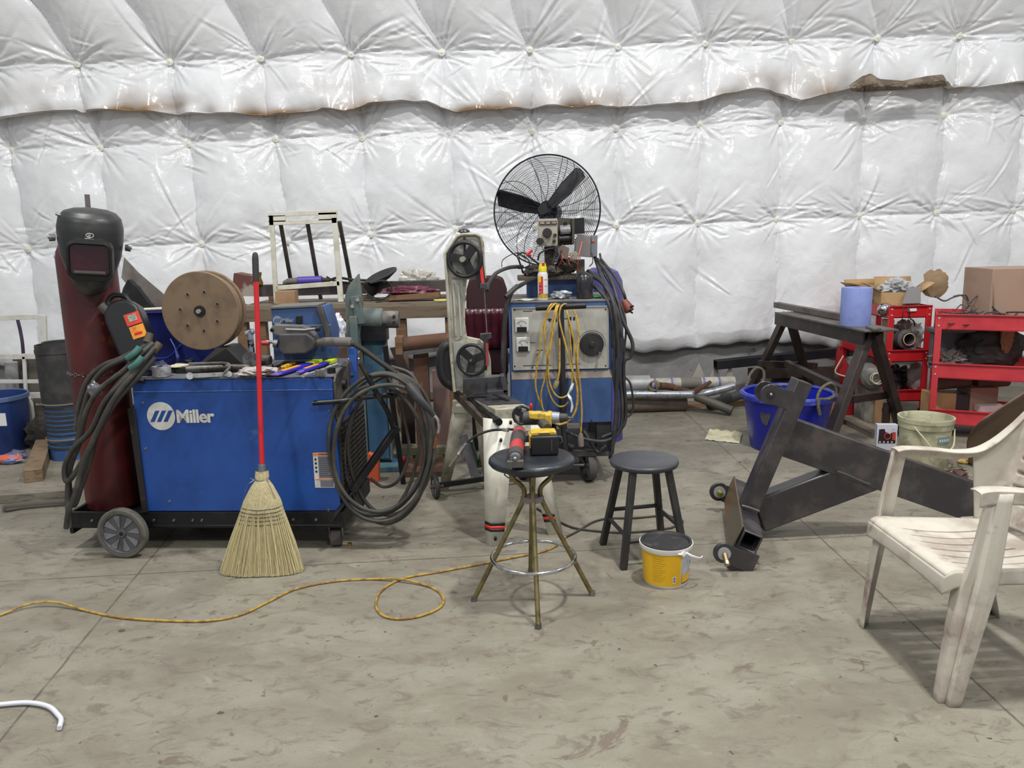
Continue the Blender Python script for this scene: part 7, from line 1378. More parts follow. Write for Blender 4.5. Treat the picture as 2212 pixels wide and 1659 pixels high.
pipe('grey_elbow_tube', P(1505, 858, 6.95) + V(0, 0.04, 0), V(P(1580, 873, 6.86).x, 6.84, 0.045), 0.040, mat('elbow_grey', rgb(88, 86, 78), 0.6, 0.2), 'short grey tube with open end pointing right, low by the bent galvanised tube')
b = B(); b.beam(G(1480, 876, 0.02), G(1660, 866, 0.02), 0.06, 0.04); one('wood_strip', b, mat('tan_strip', rgb(136, 108, 82), 0.8), 'tan wooden strip on the floor under the pipes', 'wood strip')
b = B(); b.beam(P(1545, 788, 7.40), P(1830, 758, 7.58), 0.09, 0.085, hollow=0.006); tag(part('black_square_tube', b, mat('square_black', rgb(32, 32, 38), 0.5, 0.3), bevel=0.003), 'long black rectangular tube with open end slanting behind the stand', 'tube')
b = B(); b.beam(V(P(1620, 815, 7.45).x, 7.46, 0.27), V(P(1800, 815, 7.5).x, 7.54, 0.25), 0.1, 0.09); b.box((P(1735, 830, 7.4).x, 7.52, 0.10), (0.5, 0.1, 0.20)); one('brown_timber', b, mat('beam_brown', rgb(58, 48, 44), 0.7), 'dark brown timber lying behind the trestle legs', 'timber')
for k, (x0, w, lab) in enumerate(((1470, 74, 'left pale triangular panel leaning on the concrete base'), (1512, 60, 'middle pale triangular panel leaning on the concrete base'), (1552, 44, 'right pale triangular panel leaning on the concrete base'))):
    yk = 7.52 - 0.05 * k; a = P(x0, 815, yk); b = B(); top = P(x0 + w * 0.5, 782, yk + 0.05)
    b.prism([(0, 0), ((P(x0 + w, 815, yk) - a).x, 0), ((top - a).x, top.z)], 0.012, Matrix.Translation((a.x, yk, 0)) @ Matrix.Rotation(radians(90), 4, 'X')); one('triangular_panel', b, mat('panel_pale', rgb(164, 160, 152), 0.8, c2=rgb(146, 142, 134), scale=4), lab, 'panel')

# ------------------------------------------------------------------ bright blue tub with rope handles
cx_, cy_ = P(1702, 850, 5.78).x, 5.78; zt6 = P(1702, 848, 5.78).z
t, b = tub('rope_tub', 'bright blue plastic tub with rope handles behind the steel hitch frame', cx_, cy_, 0, 0.325, 0.255, zt6, mat('bright_blue_plastic', rgb(22, 32, 150), 0.32, c2=rgb(18, 26, 128), scale=5), rim=0.03)
part('rim', b, mat('rim_blue', rgb(38, 52, 160), 0.35, c2=rgb(78, 90, 150), scale=12), t)
RP = mat('rope', rgb(98, 92, 74), 0.85, c2=rgb(74, 70, 58), scale=40)
def rp_loop(pts, nm='rope_handle'):
    b = B(); pp = spline(pts, 10); b.tube(pp, 0.011, 10, rad=lambda t: 1 + 0.12 * sin(t * 120)); part(nm, b, RP, t)
c = V(cx_, cy_, zt6); a = radians(-32); e = V(cos(a), sin(a), 0); s_ = V(-sin(a), cos(a), 0)
rp_loop([P(1768, 885, 5.45), P(1766, 858, 5.46), P(1776, 838, 5.48), P(1794, 828, 5.5), P(1804, 838, 5.52), P(1804, 852, 5.52), P(1790, 862, 5.5), P(1768, 862, 5.46)])
rp_loop([P(1770, 862, 5.44), P(1768, 878, 5.44), P(1771, 896, 5.45)], 'rope_end')
rp_loop([P(1612, 835, 6.0), P(1620, 810, 6.03), P(1634, 795, 6.05), P(1648, 800, 6.05), P(1650, 818, 6.04), P(1642, 832, 6.03)])
b = B(); c = P(1634, 907, 5.5); an = (c - V(cx_, cy_, c.z)); an.z = 0; an.normalize(); qq = V(cx_, cy_, 0) + an * (0.255 + 0.07 * c.z / zt6 + 0.0035); qq.z = c.z
Mq = axis_matrix(qq, an); b.prism([(0.04 * cos(a) * (1 + 0.15 * sin(3 * a)), 0.058 * sin(a) * (1 + 0.1 * sin(4 * a))) for a in [2 * pi * k / 24 for k in range(24)]], 0.002, Mq); part('worn_patch', b, mat('patch_olive', rgb(62, 60, 62), 0.7), t)
b = B(); pts6 = [G(1780, 900, 0.01)]
b.box((P(1800, 900, 6.4).x, 6.45, 0.15), (0.16, 0.12, 0.30)); one('tan_carton', b, CARD, 'tan carton standing right behind the bright blue tub', 'carton', bevel=0.003)

# ------------------------------------------------------------------ steel stand (saw horse) and the blue roll
ST_ = mat('stand_brown_steel', rgb(54, 46, 44), 0.5, 0.35, c2=rgb(72, 60, 54), scale=6, c3=rgb(92, 80, 72), scale3=11, mix3=(0.62, 0.75))
Lp, Rp = P(1676, 668, 7.15), P(1905, 716, 5.45); zst = (Lp.z + Rp.z) / 2; Lp.z = Rp.z = zst
dT = (Rp - Lp).normalized(); sT = V(-dT.y, dT.x, 0)
sh = thing('steel_trestle', 'dark brown welded steel trestle carrying the blue roll', 'trestle', V((Lp.x + Rp.x) / 2, (Lp.y + Rp.y) / 2, 0))
b = B(); b.beam(Lp + dT * 0.28, Rp, 0.25, 0.014, side=sT); part('top_plate', b, mat('top_worn', rgb(104, 98, 94), 0.55, 0.3, c2=rgb(84, 76, 72), scale=5), sh, bevel=0.002)
b = B(); b.beam(Lp + V(0, 0, -0.06) + sT * -0.07 + dT * 0.15, Rp + V(0, 0, -0.06) + sT * -0.07 - dT * 0.1, 0.012, 0.11, side=sT); b.beam(Lp + V(0, 0, -0.06) + sT * 0.07 + dT * 0.15, Rp + V(0, 0, -0.06) + sT * 0.07 - dT * 0.1, 0.012, 0.11, side=sT); part('top_channel', b, ST_, sh)
b = B(); b.beam(Lp + V(0, 0, 0.035) + sT * 0.05 - dT * 0.10, mixp(Lp, Rp, 0.62) + V(0, 0, 0.035) + sT * 0.05, 0.06, 0.05, side=sT); part('edge_bar', b, mat('top_worn', rgb(104, 98, 94), 0.55, 0.3), sh, bevel=0.003)
def leg_(a, c, w=0.085, h=0.05): b = B(); b.beam(a, c, w, h, side=dT); part('leg', b, ST_, sh, bevel=0.003)
nb, ob = G(1771, 1002), G(1990, 940)
leg_(Rp - dT * 0.16 + V(0, 0, -0.02), V(nb.x, nb.y, 0), 0.10, 0.05); leg_(Rp - dT * 0.10 + V(0, 0, -0.02), V(ob.x - 0.12, ob.y + 0.05, 0), 0.10, 0.05)
lb, lb2 = G(1610, 868), V(P(1765, 830, 7.3).x, 7.35, 0)
leg_(Lp + dT * 0.22 + V(0, 0, -0.02), V(lb.x, lb.y, 0), 0.08); leg_(Lp + dT * 0.26 + V(0, 0, -0.02), lb2, 0.09)
def brace_(a, c): b = B(); b.beam(a, c, 0.055, 0.055); part('stretcher', b, ST_, sh, bevel=0.003)
brace_(P(1700, 785, 6.95), P(1835, 850, 5.78)); brace_(P(1838, 862, 5.72), P(1935, 850, 5.95)); brace_(P(1640, 785, 7.1), P(1762, 790, 7.3))
rl2 = thing('paper_roll', 'light blue paper towel roll standing on the trestle', 'paper roll', V(P(1847, 700, 5.75).x, 5.75, zst + 0.008))
c = V(P(1847, 700, 5.75).x, 5.75, zst + 0.008); hR = P(1847, 622, 5.75).z - c.z + 0.004
b = B(); b.lathe([(0.030, 0), (0.1045, 0), (0.1055, 0.004), (0.1055, hR - 0.004), (0.1035, hR), (0.034, hR), (0.030, hR - 0.004)], Matrix.Translation(c), 56, closed=True); part('paper', b, mat('periwinkle_paper', rgb(126, 140, 196), 0.85, c2=rgb(118, 132, 188), scale=14, bump=0.1, bscale=120), rl2)
b = B(); b.lathe([(0.029, 0.002), (0.032, 0.002), (0.032, hR - 0.002), (0.029, hR - 0.002)], Matrix.Translation(c), 32, closed=True); part('core', b, mat('core_card', rgb(96, 88, 84), 0.8), rl2)
b = B(); c = Rp - dT * 0.02 + V(0, 0, 0.016); b.beam(c - dT * 0.10 - sT * 0.02, c + dT * 0.06 - sT * 0.06, 0.06, 0.016); one('flat_bar', b, mat('top_worn', rgb(104, 98, 94), 0.55, 0.3), 'short flat bar on the near end of the trestle top', 'bar', bevel=0.002)

# ------------------------------------------------------------------ red service carts
REDC = mat('cart_red', rgb(186, 32, 40), 0.4, c2=rgb(168, 30, 40), scale=4); REDC2 = mat('cart_red_light', rgb(198, 58, 66), 0.45, c2=rgb(182, 50, 60), scale=4)
def service_cart(nm, lab, M_, w, d, zs, lip, m_):
    t = thing(nm, lab, 'cart', M_ @ Vector((w / 2, d / 2, 0)))
    for k, z in enumerate(zs):
        b = B(); b.box((w / 2, d / 2, z - lip + 0.004), (w, d, 0.006), M_)
        for c_, s_ in (((w / 2, 0.003, z - lip / 2), (w, 0.006, lip)), ((w / 2, d - 0.003, z - lip / 2), (w, 0.006, lip)), ((0.003, d / 2, z - lip / 2), (0.006, d, lip)), ((w - 0.003, d / 2, z - lip / 2), (0.006, d, lip))): b.box(c_, s_, M_)
        b.box((w / 2, -0.006, z), (w, 0.016, 0.008), M_); part('tray', b, m_, t)
    for (x, y) in ((0.02, 0.006), (w - 0.02, 0.006), (0.02, d - 0.006), (w - 0.02, d - 0.006)):
        b = B(); b.box((x, y, (zs[0] + 0.09) / 2), (0.045, 0.022, zs[0] - 0.09), M_); ps = part('post', b, m_, t, bevel=0.002)
        if y < 0.1:
            for z in zs:
                for dz in (0.25, 0.75): b = B(); q = M_ @ Vector((x, y - 0.011, z - lip * dz)); n_ = M_.to_3x3() @ Vector((0, -1, 0)); b.cyl(q, q + n_ * 0.005, 0.008, 0.006, 10); part('rivet', b, mat('rivet', rgb(200, 200, 200), 0.4, 0.4), ps)
        b = B(); q = M_ @ Vector((x, y, 0.05)); b.cyl(q + V(-0.015, 0, 0), q + V(0.015, 0, 0), 0.05, seg=20); b.cyl(q, M_ @ Vector((x, y, 0.10)), 0.012, seg=8); part('caster', b, RUBBER, t)
    return t
YB = 6.0
z_top, z_mid, z_bot = P(2022, 679, YB).z, P(2015, 784, YB).z, P(2005, 883, YB).z
xB = P(2017, 760, YB).x
MB_ = frame_matrix((xB, YB, 0), (0.88, -0.45, 0)); service_cart('red_cart', 'larger red steel service cart cut off by the right edge', MB_, 1.15, 0.50, (z_top, z_mid, z_bot), 0.115, REDC2)
YA2 = 6.56; xA0 = P(1918, 720, YA2).x; MA_ = frame_matrix((xA0, YA2, 0), (1, 0.0, 0)); zA = (P(1920, 662, YA2).z, P(1930, 757, YA2).z, P(1960, 842, YA2).z)
service_cart('red_cart', 'smaller red steel service cart seen end on behind the trestle', MA_, 0.355, 0.90, zA, 0.10, REDC)
b = B(); slab(b, [(1962, 667), (1980, 666), (1980, 672), (1962, 673)], YA2 - 0.012, 0.006); one('white_sticker', b, WHITEPL, 'small white sticker on the end lip of the smaller red cart', 'sticker')
# goods on the carts
def open_box(nm, lab, c, w, d, h, m_, flaps=0.1, rz=0.0):
    t = thing(nm, lab, 'box', c, rz); Mx = Matrix.Translation(c) @ Matrix.Rotation(rz, 4, 'Z'); b = B()
    b.box((0, 0, 0.003), (w, d, 0.006), Mx)
    for c_, s_ in (((0, -d / 2, h / 2), (w, 0.006, h)), ((0, d / 2, h / 2), (w, 0.006, h)), ((-w / 2, 0, h / 2), (0.006, d, h)), ((w / 2, 0, h / 2), (0.006, d, h))): b.box(c_, s_, Mx)
    part('carton', b, m_, t)
    for (p0, p1, out) in (((-w / 2, d / 2), (w / 2, d / 2), (0, 0.5, 0.9)), ((w / 2, d / 2), (w / 2, -d / 2), (0.8, 0, 0.6)), ((-w / 2, -d / 2), (-w / 2, d / 2), (-0.8, 0, 0.5))):
        o_ = Vector(out).normalized() * flaps; a, c_ = Vector((*p0, h)), Vector((*p1, h)); b = B(); b._faces([Mx @ a, Mx @ c_, Mx @ (c_ + o_), Mx @ (a + o_)], [(0, 1, 2, 3)]); part('flap', b, m_, t, solid=0.005)
    return t
CARD2 = mat('warm_cardboard', rgb(178, 146, 104), 0.8, c2=rgb(156, 124, 86), scale=5)
zs1 = zA[0] - 0.092
open_box('cardboard_carton', 'tan open carton behind the blue paper roll on the smaller red cart', V(xA0 + 0.14, 7.22, zs1), 0.34, 0.3, 0.22, CARD2, 0.06, radians(6))
open_box('cardboard_carton', 'torn open carton stuffed with clear packaging on the smaller red cart', V(xA0 + 0.17, 6.80, zs1), 0.30, 0.30, 0.20, CARD2, 0.13, radians(-14))
b = B(); b.crumple(V(xA0 + 0.17, 6.80, zs1 + 0.23), (0.24, 0.22, 0.15), 101, 0.45, 4, 3); one('clear_packaging', b, mat('clear_pack', rgb(186, 188, 192), 0.15, alpha=0.8), 'heap of clear plastic packaging spilling out of the torn carton', 'packaging')
b = B(); c = P(1975, 636, 6.60); b.hexa([c + V(-0.09, 0, -0.075), c + V(0.06, 0, -0.075), c + V(0.06, 0.02, -0.075), c + V(-0.09, 0.02, -0.075), c + V(-0.05, 0, 0.055), c + V(0.05, 0, 0.06), c + V(0.05, 0.02, 0.06), c + V(-0.05, 0.02, 0.055)]); one('grey_blister_pack', b, mat('blister_grey', rgb(150, 150, 152), 0.3), 'grey clear blister pack leaning on the front of the torn carton', 'packet')
b = B(); c = P(2022, 612, 6.85); b.crumple(c, (0.22, 0.04, 0.24), 105, 0.35, 3, 2); one('torn_cardboard', b, mat('torn_card', rgb(150, 126, 98), 0.85), 'ragged torn cardboard piece sticking up at the back of the carton', 'cardboard')
b = B(); c = P(1916, 648, 6.62); b.sphere(V(c.x, 6.64, zA[0] - 0.092 + 0.06), 0.055, (1.2, 1, 1)); one('chrome_lamp', b, CHROME, 'small shiny chrome dome beside the blue paper roll', 'lamp')
b = B(); c = V(P(1934, 655, 6.62).x, 6.66, zA[0] - 0.05); b.crumple(c, (0.12, 0.1, 0.09), 106, 0.4, 3); one('dark_rag', b, BLK, 'small dark rag next to the chrome dome', 'rag')
# cable heap on the larger cart
rs = random.Random(21); b = B()
for k in range(16):
    x0 = rs.uniform(0.06, 0.5); pts = []
    for j in range(7): pts.append(MB_ @ Vector((min(0.62, max(0.03, x0 + rs.uniform(-0.1, 0.16))), rs.uniform(0.04, 0.35), z_top - 0.10 + abs(rs.gauss(0.05, 0.04)) + 0.01)))
    b.tube(spline(pts, 6), rs.choice((0.004, 0.006, 0.005)), 6)
b.tube(strand([(2020, 640, 6.2), (2040, 650, 6.2), (2060, 642, 6.2), (2086, 638, 6.2), (2092, 660, 6.2), (2080, 672, 6.2)], 6), 0.006, 8); b.tube(strand([(2096, 655, 6.2), (2110, 640, 6.2), (2126, 642, 6.2), (2124, 658, 6.2), (2106, 668, 6.2)], 6), 0.005, 8); b.tube(strand([(2060, 640, 6.3), (2076, 638, 6.3), (2090, 650, 6.2), (2100, 672, 6.1)], 5), 0.006, 8)
ch_ = one('cable_heap', b, mat('heap_dark', rgb(58, 56, 60), 0.5, c2=rgb(120, 118, 120), scale=60, mix=(0.55, 0.65)), 'heap of dark cables on the top tray of the larger red cart', 'cables'); ch_['kind'] = 'stuff'
b = B(); b.crumple(MB_ @ Vector((0.28, 0.2, z_top - 0.08)), (0.55, 0.3, 0.09), 111, 0.4, 4, 5); one('dark_parts_pile', b, mat('parts_mix', rgb(70, 72, 74), 0.35, 0.4, c2=rgb(150, 150, 152), scale=40, mix=(0.5, 0.6)), 'low pile of dark metal parts under the cable heap', 'parts')['kind'] = 'stuff'
bx = thing('large_carton', 'large brown carton standing on the larger red cart at the right edge', 'box', MB_ @ Vector((0.72, 0.25, z_top - 0.11)))
x0b, x1b, z1b = P(2142, 640, 6.02).x, P(2142, 640, 6.02).x + 0.45, P(2180, 580, 6.02).z
b = B(); b.box(((x0b + x1b) / 2, 6.02 + 0.2, (z_top - 0.108 + z1b) / 2), (x1b - x0b, 0.38, z1b - z_top + 0.108)); part('carton', b, mat('mauve_card', rgb(160, 136, 118), 0.8, c2=rgb(148, 124, 106), scale=3), bx, bevel=0.004)
b = B(); f4 = [P(2132, 586, 6.25), P(2146, 580, 6.1), P(2146, 640, 6.02), P(2136, 600, 6.2)]; b._faces([P(2148, 582, 6.02), P(2134, 588, 6.2), P(2144, 624, 6.3), P(2128, 672, 6.3), P(2146, 678, 6.02)], [(0, 1, 2, 3, 4)]); part('side_flap', b, mat('flap_mauve', rgb(150, 120, 104), 0.8), bx, solid=0.005)
b = B(); b.box(MB_ @ Vector((0.38, 0.10, z_top - 0.095)), (0.16, 0.10, 0.02)); one('white_card', b, WHITEPL, 'white card lying left of the large carton', 'card') if False else None
# middle tray goods
zm = z_mid - 0.108
def heap(nm, lab, x, y, z, size, m_, sd, cat, amp=0.3, fr=2.4): b = B(); b.crumple(V(x, y, z + size[2] * 0.5), size, sd, amp, 4, fr); return one(nm, b, m_, lab, cat)
heap('green_bag', 'dark green soft bag on the middle tray of the larger red cart', P(2150, 760, 6.2).x, 6.26, zm, (0.50, 0.36, 0.36), mat('dark_green_cloth', rgb(72, 76, 74), 0.85, c2=rgb(58, 60, 60), scale=5), 121, 'bag', 0.22)
heap('tan_glove', 'tan leather glove hanging in the middle tray of the larger red cart', P(2182, 735, 6.03).x, 6.07, P(2182, 762, 6.03).z, (0.10, 0.05, 0.26), mat('tan_leather', rgb(150, 118, 88), 0.8), 122, 'glove', 0.25)
heap('brown_bag', 'brown cloth at the back of the middle tray on the larger red cart', P(2080, 700, 6.4).x, 6.40, zm + 0.12, (0.50, 0.14, 0.22), mat('brown_cloth', rgb(134, 104, 82), 0.85, c2=rgb(84, 70, 64), scale=6), 123, 'bag', 0.25)
heap('scrap_pile', 'mixed metal scrap at the left end of the middle tray', P(2052, 760, 6.1).x, 6.12, zm, (0.24, 0.2, 0.18), mat('scrap_mix', rgb(104, 100, 98), 0.5, 0.3, c2=rgb(150, 70, 62), scale=18, mix=(0.58, 0.64), c3=rgb(170, 168, 164), scale3=22), 124, 'scrap', 0.5, 4)['kind'] = 'stuff'
b = B(); b.box((P(2068, 708, 6.3).x, 6.3, P(2068, 712, 6.3).z), (0.42, 0.2, 0.035)); b.box((P(2068, 708, 6.3).x, 6.33, (zm + P(2068, 712, 6.3).z) / 2), (0.38, 0.05, P(2068, 712, 6.3).z - zm - 0.02)); one('tool_case', b, mat('case_slate', rgb(88, 90, 96), 0.4), 'flat slate grey case on the middle tray of the larger red cart', 'case', bevel=0.006)
zl = z_bot - 0.108
for (x, w, h, m_, lab) in ((2038, 0.18, 0.20, CARD2, 'tan carton at the left end of the bottom tray'), (2122, 0.22, 0.24, mat('mauve_card', rgb(160, 136, 118), 0.8), 'mauve brown carton in the middle of the bottom tray'), (2076, 0.10, 0.19, mat('dark_slate', rgb(56, 54, 60), 0.7), 'dark box between two cartons on the bottom tray')):
    b = B(); b.box((P(x, 850, 6.15).x, 6.22, zl + h / 2), (w, 0.2, h)); one('tray_box', b, m_, lab, 'box', bevel=0.003)
for (x, lab) in ((2062, 'left brown roll on the bottom tray boxes'), (2146, 'right brown roll on the bottom tray boxes')):
    b = B(); c = P(x, 818, 6.2); b.cyl(V(c.x - 0.14, 6.22, zl + 0.27), V(c.x + 0.12, 6.22, zl + 0.29), 0.06, seg=20); one('fabric_roll', b, mat('roll_brown', rgb(108, 86, 80), 0.8), lab, 'roll')
b = B(); c = P(2140, 878, 6.06); b.box((c.x, 6.07, z_bot - 0.02), (0.20, 0.08, 0.05)); b.box((c.x, 6.08, zl + 0.035), (0.16, 0.06, 0.07)); one('white_papers', b, WHITEPL, 'stack of white papers at the front of the bottom tray', 'paper', bevel=0.002)
# smaller cart goods
zq = zA[1] - 0.092
dc = thing('duct_roll', 'grey duct roll with pale open end in the middle of the smaller red cart', 'duct', P(1963, 740, 6.3))
c = P(1963, 733, 6.56); b = B(); b.lathe([(0.050, 0), (0.052, 0.01), (0.046, 0.01), (0.046, -0.3), (0.08, -0.3), (0.08, -0.03), (0.052, -0.02)], axis_matrix(c, V(0.05, -1, 0.05)), 32); part('roll', b, mat('duct_dark', rgb(78, 74, 76), 0.6), dc)
b = B(); b.ring(c + V(0, -0.01, 0), 0.049, 0.004, V(0.05, -1, 0.05), n=32, seg=6); part('pale_rim', b, mat('rim_tan', rgb(190, 160, 130), 0.6), dc)
heap('white_wrap', 'crumpled white and red wrapping around the duct roll', P(1964, 712, 6.8).x, 6.86, zq + 0.06, (0.30, 0.22, 0.24), mat('wrap_print', rgb(176, 172, 172), 0.4, c2=rgb(190, 90, 86), scale=8, mix=(0.58, 0.62)), 131, 'wrapping', 0.35)
heap('grey_wrap', 'grey plastic heap beneath the duct roll', P(1960, 748, 6.7).x, 6.74, zq, (0.28, 0.16, 0.09), mat('wrap_grey', rgb(104, 104, 112), 0.4), 132, 'wrapping', 0.3)
b = B(); b.tube(strand([(1952, 664, 6.53), (1950, 678, 6.51), (1948, 692, 6.53)], 4), 0.003, 6); b.tube(strand([(1962, 664, 6.53), (1966, 676, 6.51), (1960, 694, 6.53)], 4), 0.003, 6); b.tube(strand([(1966, 688, 6.53), (1974, 694, 6.51), (1976, 704, 6.53)], 4), 0.006, 6); b.tube([P(1952, 664, 6.53), P(1962, 664, 6.53), P(1966, 688, 6.53)], 0.003, 6); one('hanging_wire', b, BLK, 'thin black wires hanging over the end lip of the smaller red cart', 'wire')
heap('grey_jug', 'pale grey plastic jug in the lower part of the smaller red cart', P(1985, 825, 6.72).x, 6.76, zA[2] - 0.09, (0.16, 0.16, 0.30), mat('jug_grey', rgb(146, 142, 142), 0.45), 133, 'jug', 0.1)
heap('dark_hose_pile', 'dark hose pile in the lower tray of the smaller red cart', P(1950, 825, 6.85).x, 6.92, zA[2] - 0.09, (0.24, 0.3, 0.22), mat('hose_pile', rgb(50, 48, 52), 0.5, c2=rgb(90, 86, 86), scale=14), 134, 'hose', 0.45, 4)['kind'] = 'stuff'
b = B(); b.box((P(1895, 690, 6.9).x, 6.7, zq + 0.17), (0.06, 0.10, 0.34)); one('tan_board', b, mat('tan_board', rgb(128, 108, 84), 0.8), 'narrow tan board standing in the smaller red cart beside the trestle end', 'board')
# grey rolls behind the trestle legs
for (x, y, Y, r, ring, lab) in ((1886, 820, 6.35, 0.085, True, 'grey roll with pale ring end seen between the trestle legs'),):
    t = thing('hose_roll', lab, 'roll', V(P(x, y, Y).x, Y, 0.0)); c = P(x, y, Y); ax = V(-0.3, -1, 0.0)
    b = B(); b.rings([(c - ax.normalized() * 0.02, r * 0.62), (c - ax.normalized() * 0.05, r), (c - ax.normalized() * 0.32, r * 1.05)], 28); b.box((c.x + 0.06, Y + 0.2, (c.z - r) / 2), (0.14, 0.2, max(0.05, c.z - r))); part('roll', b, mat('roll_grey', rgb(104, 102, 98), 0.6, c2=rgb(130, 128, 122), scale=12), t)
    q = P(1897, 818, Y - 0.02); b = B(); b.ring(q, 0.046, 0.005, ax, n=32, seg=6); b.ring(q + V(-0.010, 0.02, 0), 0.042, 0.005, ax, n=32, seg=6); part('pale_ring', b, mat('ring_cream', rgb(192, 184, 158), 0.6), t)
tr = thing('red_tray', 'red tray with cream wire edge behind the trestle', 'tray', V(P(1830, 810, 6.7).x, 6.7, 0))
b = B(); slab(b, [(1808, 760), (1812, 745), (1822, 770), (1850, 812), (1850, 824), (1804, 808)], 6.66, 0.02); b.box((P(1850, 835, 6.8).x, 6.8, 0.13), (0.5, 0.1, 0.26)); part('pan', b, mat('tray_red', rgb(140, 24, 32), 0.45), tr)
b = B(); b.tube(strand([(1822, 768, 6.6), (1812, 785, 6.6), (1804, 802, 6.6), (1815, 810, 6.6), (1850, 818, 6.6)], 5), 0.006, 8); part('cream_edge', b, mat('ring_cream', rgb(192, 184, 158), 0.6), tr)
b = B(); b.crumple(P(1836, 790, 6.72), (0.14, 0.12, 0.16), 141, 0.3, 3); one('green_grey_bag', b, mat('bag_greygreen', rgb(92, 98, 94), 0.6), 'grey green crumpled bag on the red tray', 'bag')

# ------------------------------------------------------------------ pail, game box, floor litter
PC = V(G(1996, 1012).x, 5.14 + 0.02, 0); zp = P(1996, 899, PC.y).z; PLM = mat('dirty_pail', rgb(176, 174, 146), 0.6, c2=rgb(136, 134, 110), scale=7, c3=rgb(200, 196, 164), scale3=12)
pl_ = thing('white_pail', 'dirty cream plastic pail with wire handle behind the white chair', 'pail', PC); Mp = Matrix.Translation(PC)
b = B(); b.lathe([(0, 0), (0.145, 0), (0.150, 0.01), (0.160, zp - 0.07), (0.168, zp - 0.07), (0.170, zp - 0.03), (0.174, zp - 0.03), (0.176, zp), (0.164, zp), (0.156, zp - 0.02), (0.142, 0.02), (0, 0.02)], Mp, 56); part('body', b, PLM, pl_)
b = B(); Mp0 = Matrix.Translation(PC); b.grid(lambda u, v: Mp0 @ Vector((0.1618 * sin(radians(2 + 34 * u)), -0.1618 * cos(radians(2 + 34 * u)), zp - 0.155 + 0.045 * v)), 12, 1); lb_ = part('blue_label', b, mat('label_teal', rgb(96, 124, 134), 0.6, c2=rgb(120, 132, 130), scale=16), pl_)
for k in range(5): a = radians(6 + 6 * k); b = B(); b.box((0, 0, 0), (0.010, 0.001, 0.018), Matrix.Translation(PC + V(0.1632 * sin(a), -0.1632 * cos(a), zp - 0.132)) @ Matrix.Rotation(a, 4, 'Z')); part('label_print', b, mat('print_pale', rgb(190, 196, 190), 0.6), lb_)
b = B(); b.tube(spline([Mp @ Vector(p) for p in ((-0.13, -0.105, zp - 0.05), (-0.09, -0.16, zp - 0.11), (-0.04, -0.19, zp - 0.18), (0.02, -0.19, zp - 0.2), (0.10, -0.17, zp - 0.17), (0.165, -0.06, zp - 0.08))], 6), 0.005, 8); part('wire_handle', b, mat('handle_cream', rgb(186, 182, 150), 0.6), pl_)
gc = G(1912, 972); Mg = frame_matrix((P(1894, 940, gc.y).x, gc.y, 0), (1, -0.12, 0)); gw_, gh = (P(1936, 940, gc.y) - P(1894, 940, gc.y)).x, P(1915, 917, gc.y).z
gb = thing('printed_box', 'small white box printed with dark round parts left of the cream pail', 'box', gc)
b = B(); b.box((gw_ / 2, 0.025, gh / 2), (gw_, 0.05, gh), Mg); part('carton', b, mat('box_lavender', rgb(206, 208, 222), 0.5), gb, bevel=0.001)
b = B(); b.box((gw_ / 2 + 0.002, -0.0015, gh * 0.50), (gw_ * 0.86, 0.002, gh * 0.52), Mg) if False else b.prism([(0.012, gh * 0.28), (gw_ - 0.010, gh * 0.28), (gw_ - 0.012, gh * 0.70), (gw_ * 0.70, gh * 0.68), (gw_ * 0.62, gh * 0.60), (gw_ * 0.52, gh * 0.70), (gw_ * 0.42, gh * 0.70), (gw_ * 0.36, gh * 0.84), (0.014, gh * 0.82)], 0.002, Mg @ Matrix.Rotation(radians(90), 4, 'X')); pp_ = part('dark_print', b, mat('print_plum', rgb(52, 32, 42), 0.5), gb)
Mg2 = Mg @ Matrix.Rotation(radians(90), 4, 'X')
b = B(); b.tube([Mg2 @ Vector((gw_ * 0.52 + 0.022 * cos(a), gh * 0.55 + 0.022 * sin(a), 0.003)) for a in [2 * pi * k / 24 for k in range(24)]], 0.003, 6, closed=True); part('red_ring', b, mat('ring_red', rgb(196, 74, 60), 0.5), pp_)
b = B(); b.box((gw_ * 0.83, gh * 0.56, 0.0025), (0.022, 0.060, 0.002), Mg2); part('red_bottle', b, mat('ring_red', rgb(196, 74, 60), 0.5), pp_)
b = B()
for k in range(4): b.box((0.024 + k * 0.028, gh * 0.325, 0.0025), (0.010, 0.012, 0.002), Mg2)
b.box((gw_ * 0.80, gh * 0.86, 0.001), (0.010, 0.014, 0.002), Mg2); part('icon_print', b, mat('icon_white', rgb(210, 206, 210), 0.5), pp_)
b = B(); c = G(1925, 925); b.box((c.x + 0.0, c.y + 0.2, 0.13), (0.14, 0.1, 0.26)); one('brown_carton', b, mat('brown_card', rgb(148, 116, 84), 0.8), 'narrow brown carton behind the printed box', 'carton', bevel=0.003)
b = B(); b.crumple(V(P(1918, 895, 5.95).x, 5.98, 0.22), (0.06, 0.06, 0.16), 143, 0.2, 3); b.cyl(V(P(1918, 895, 5.95).x, 5.98, 0), V(P(1918, 895, 5.95).x, 5.98, 0.2), 0.03, seg=14); one('dark_bottle', b, mat('dark_bottle', rgb(62, 48, 46), 0.3), 'dark small bottle beside the narrow brown carton', 'bottle')
b = B(); b.beam(G(1830, 905, 0.02), G(1900, 940, 0.02), 0.12, 0.035); one('grey_board', b, mat('grey_board', rgb(122, 112, 98), 0.8), 'grey brown board lying on the floor under the trestle', 'board')
rs = random.Random(31)
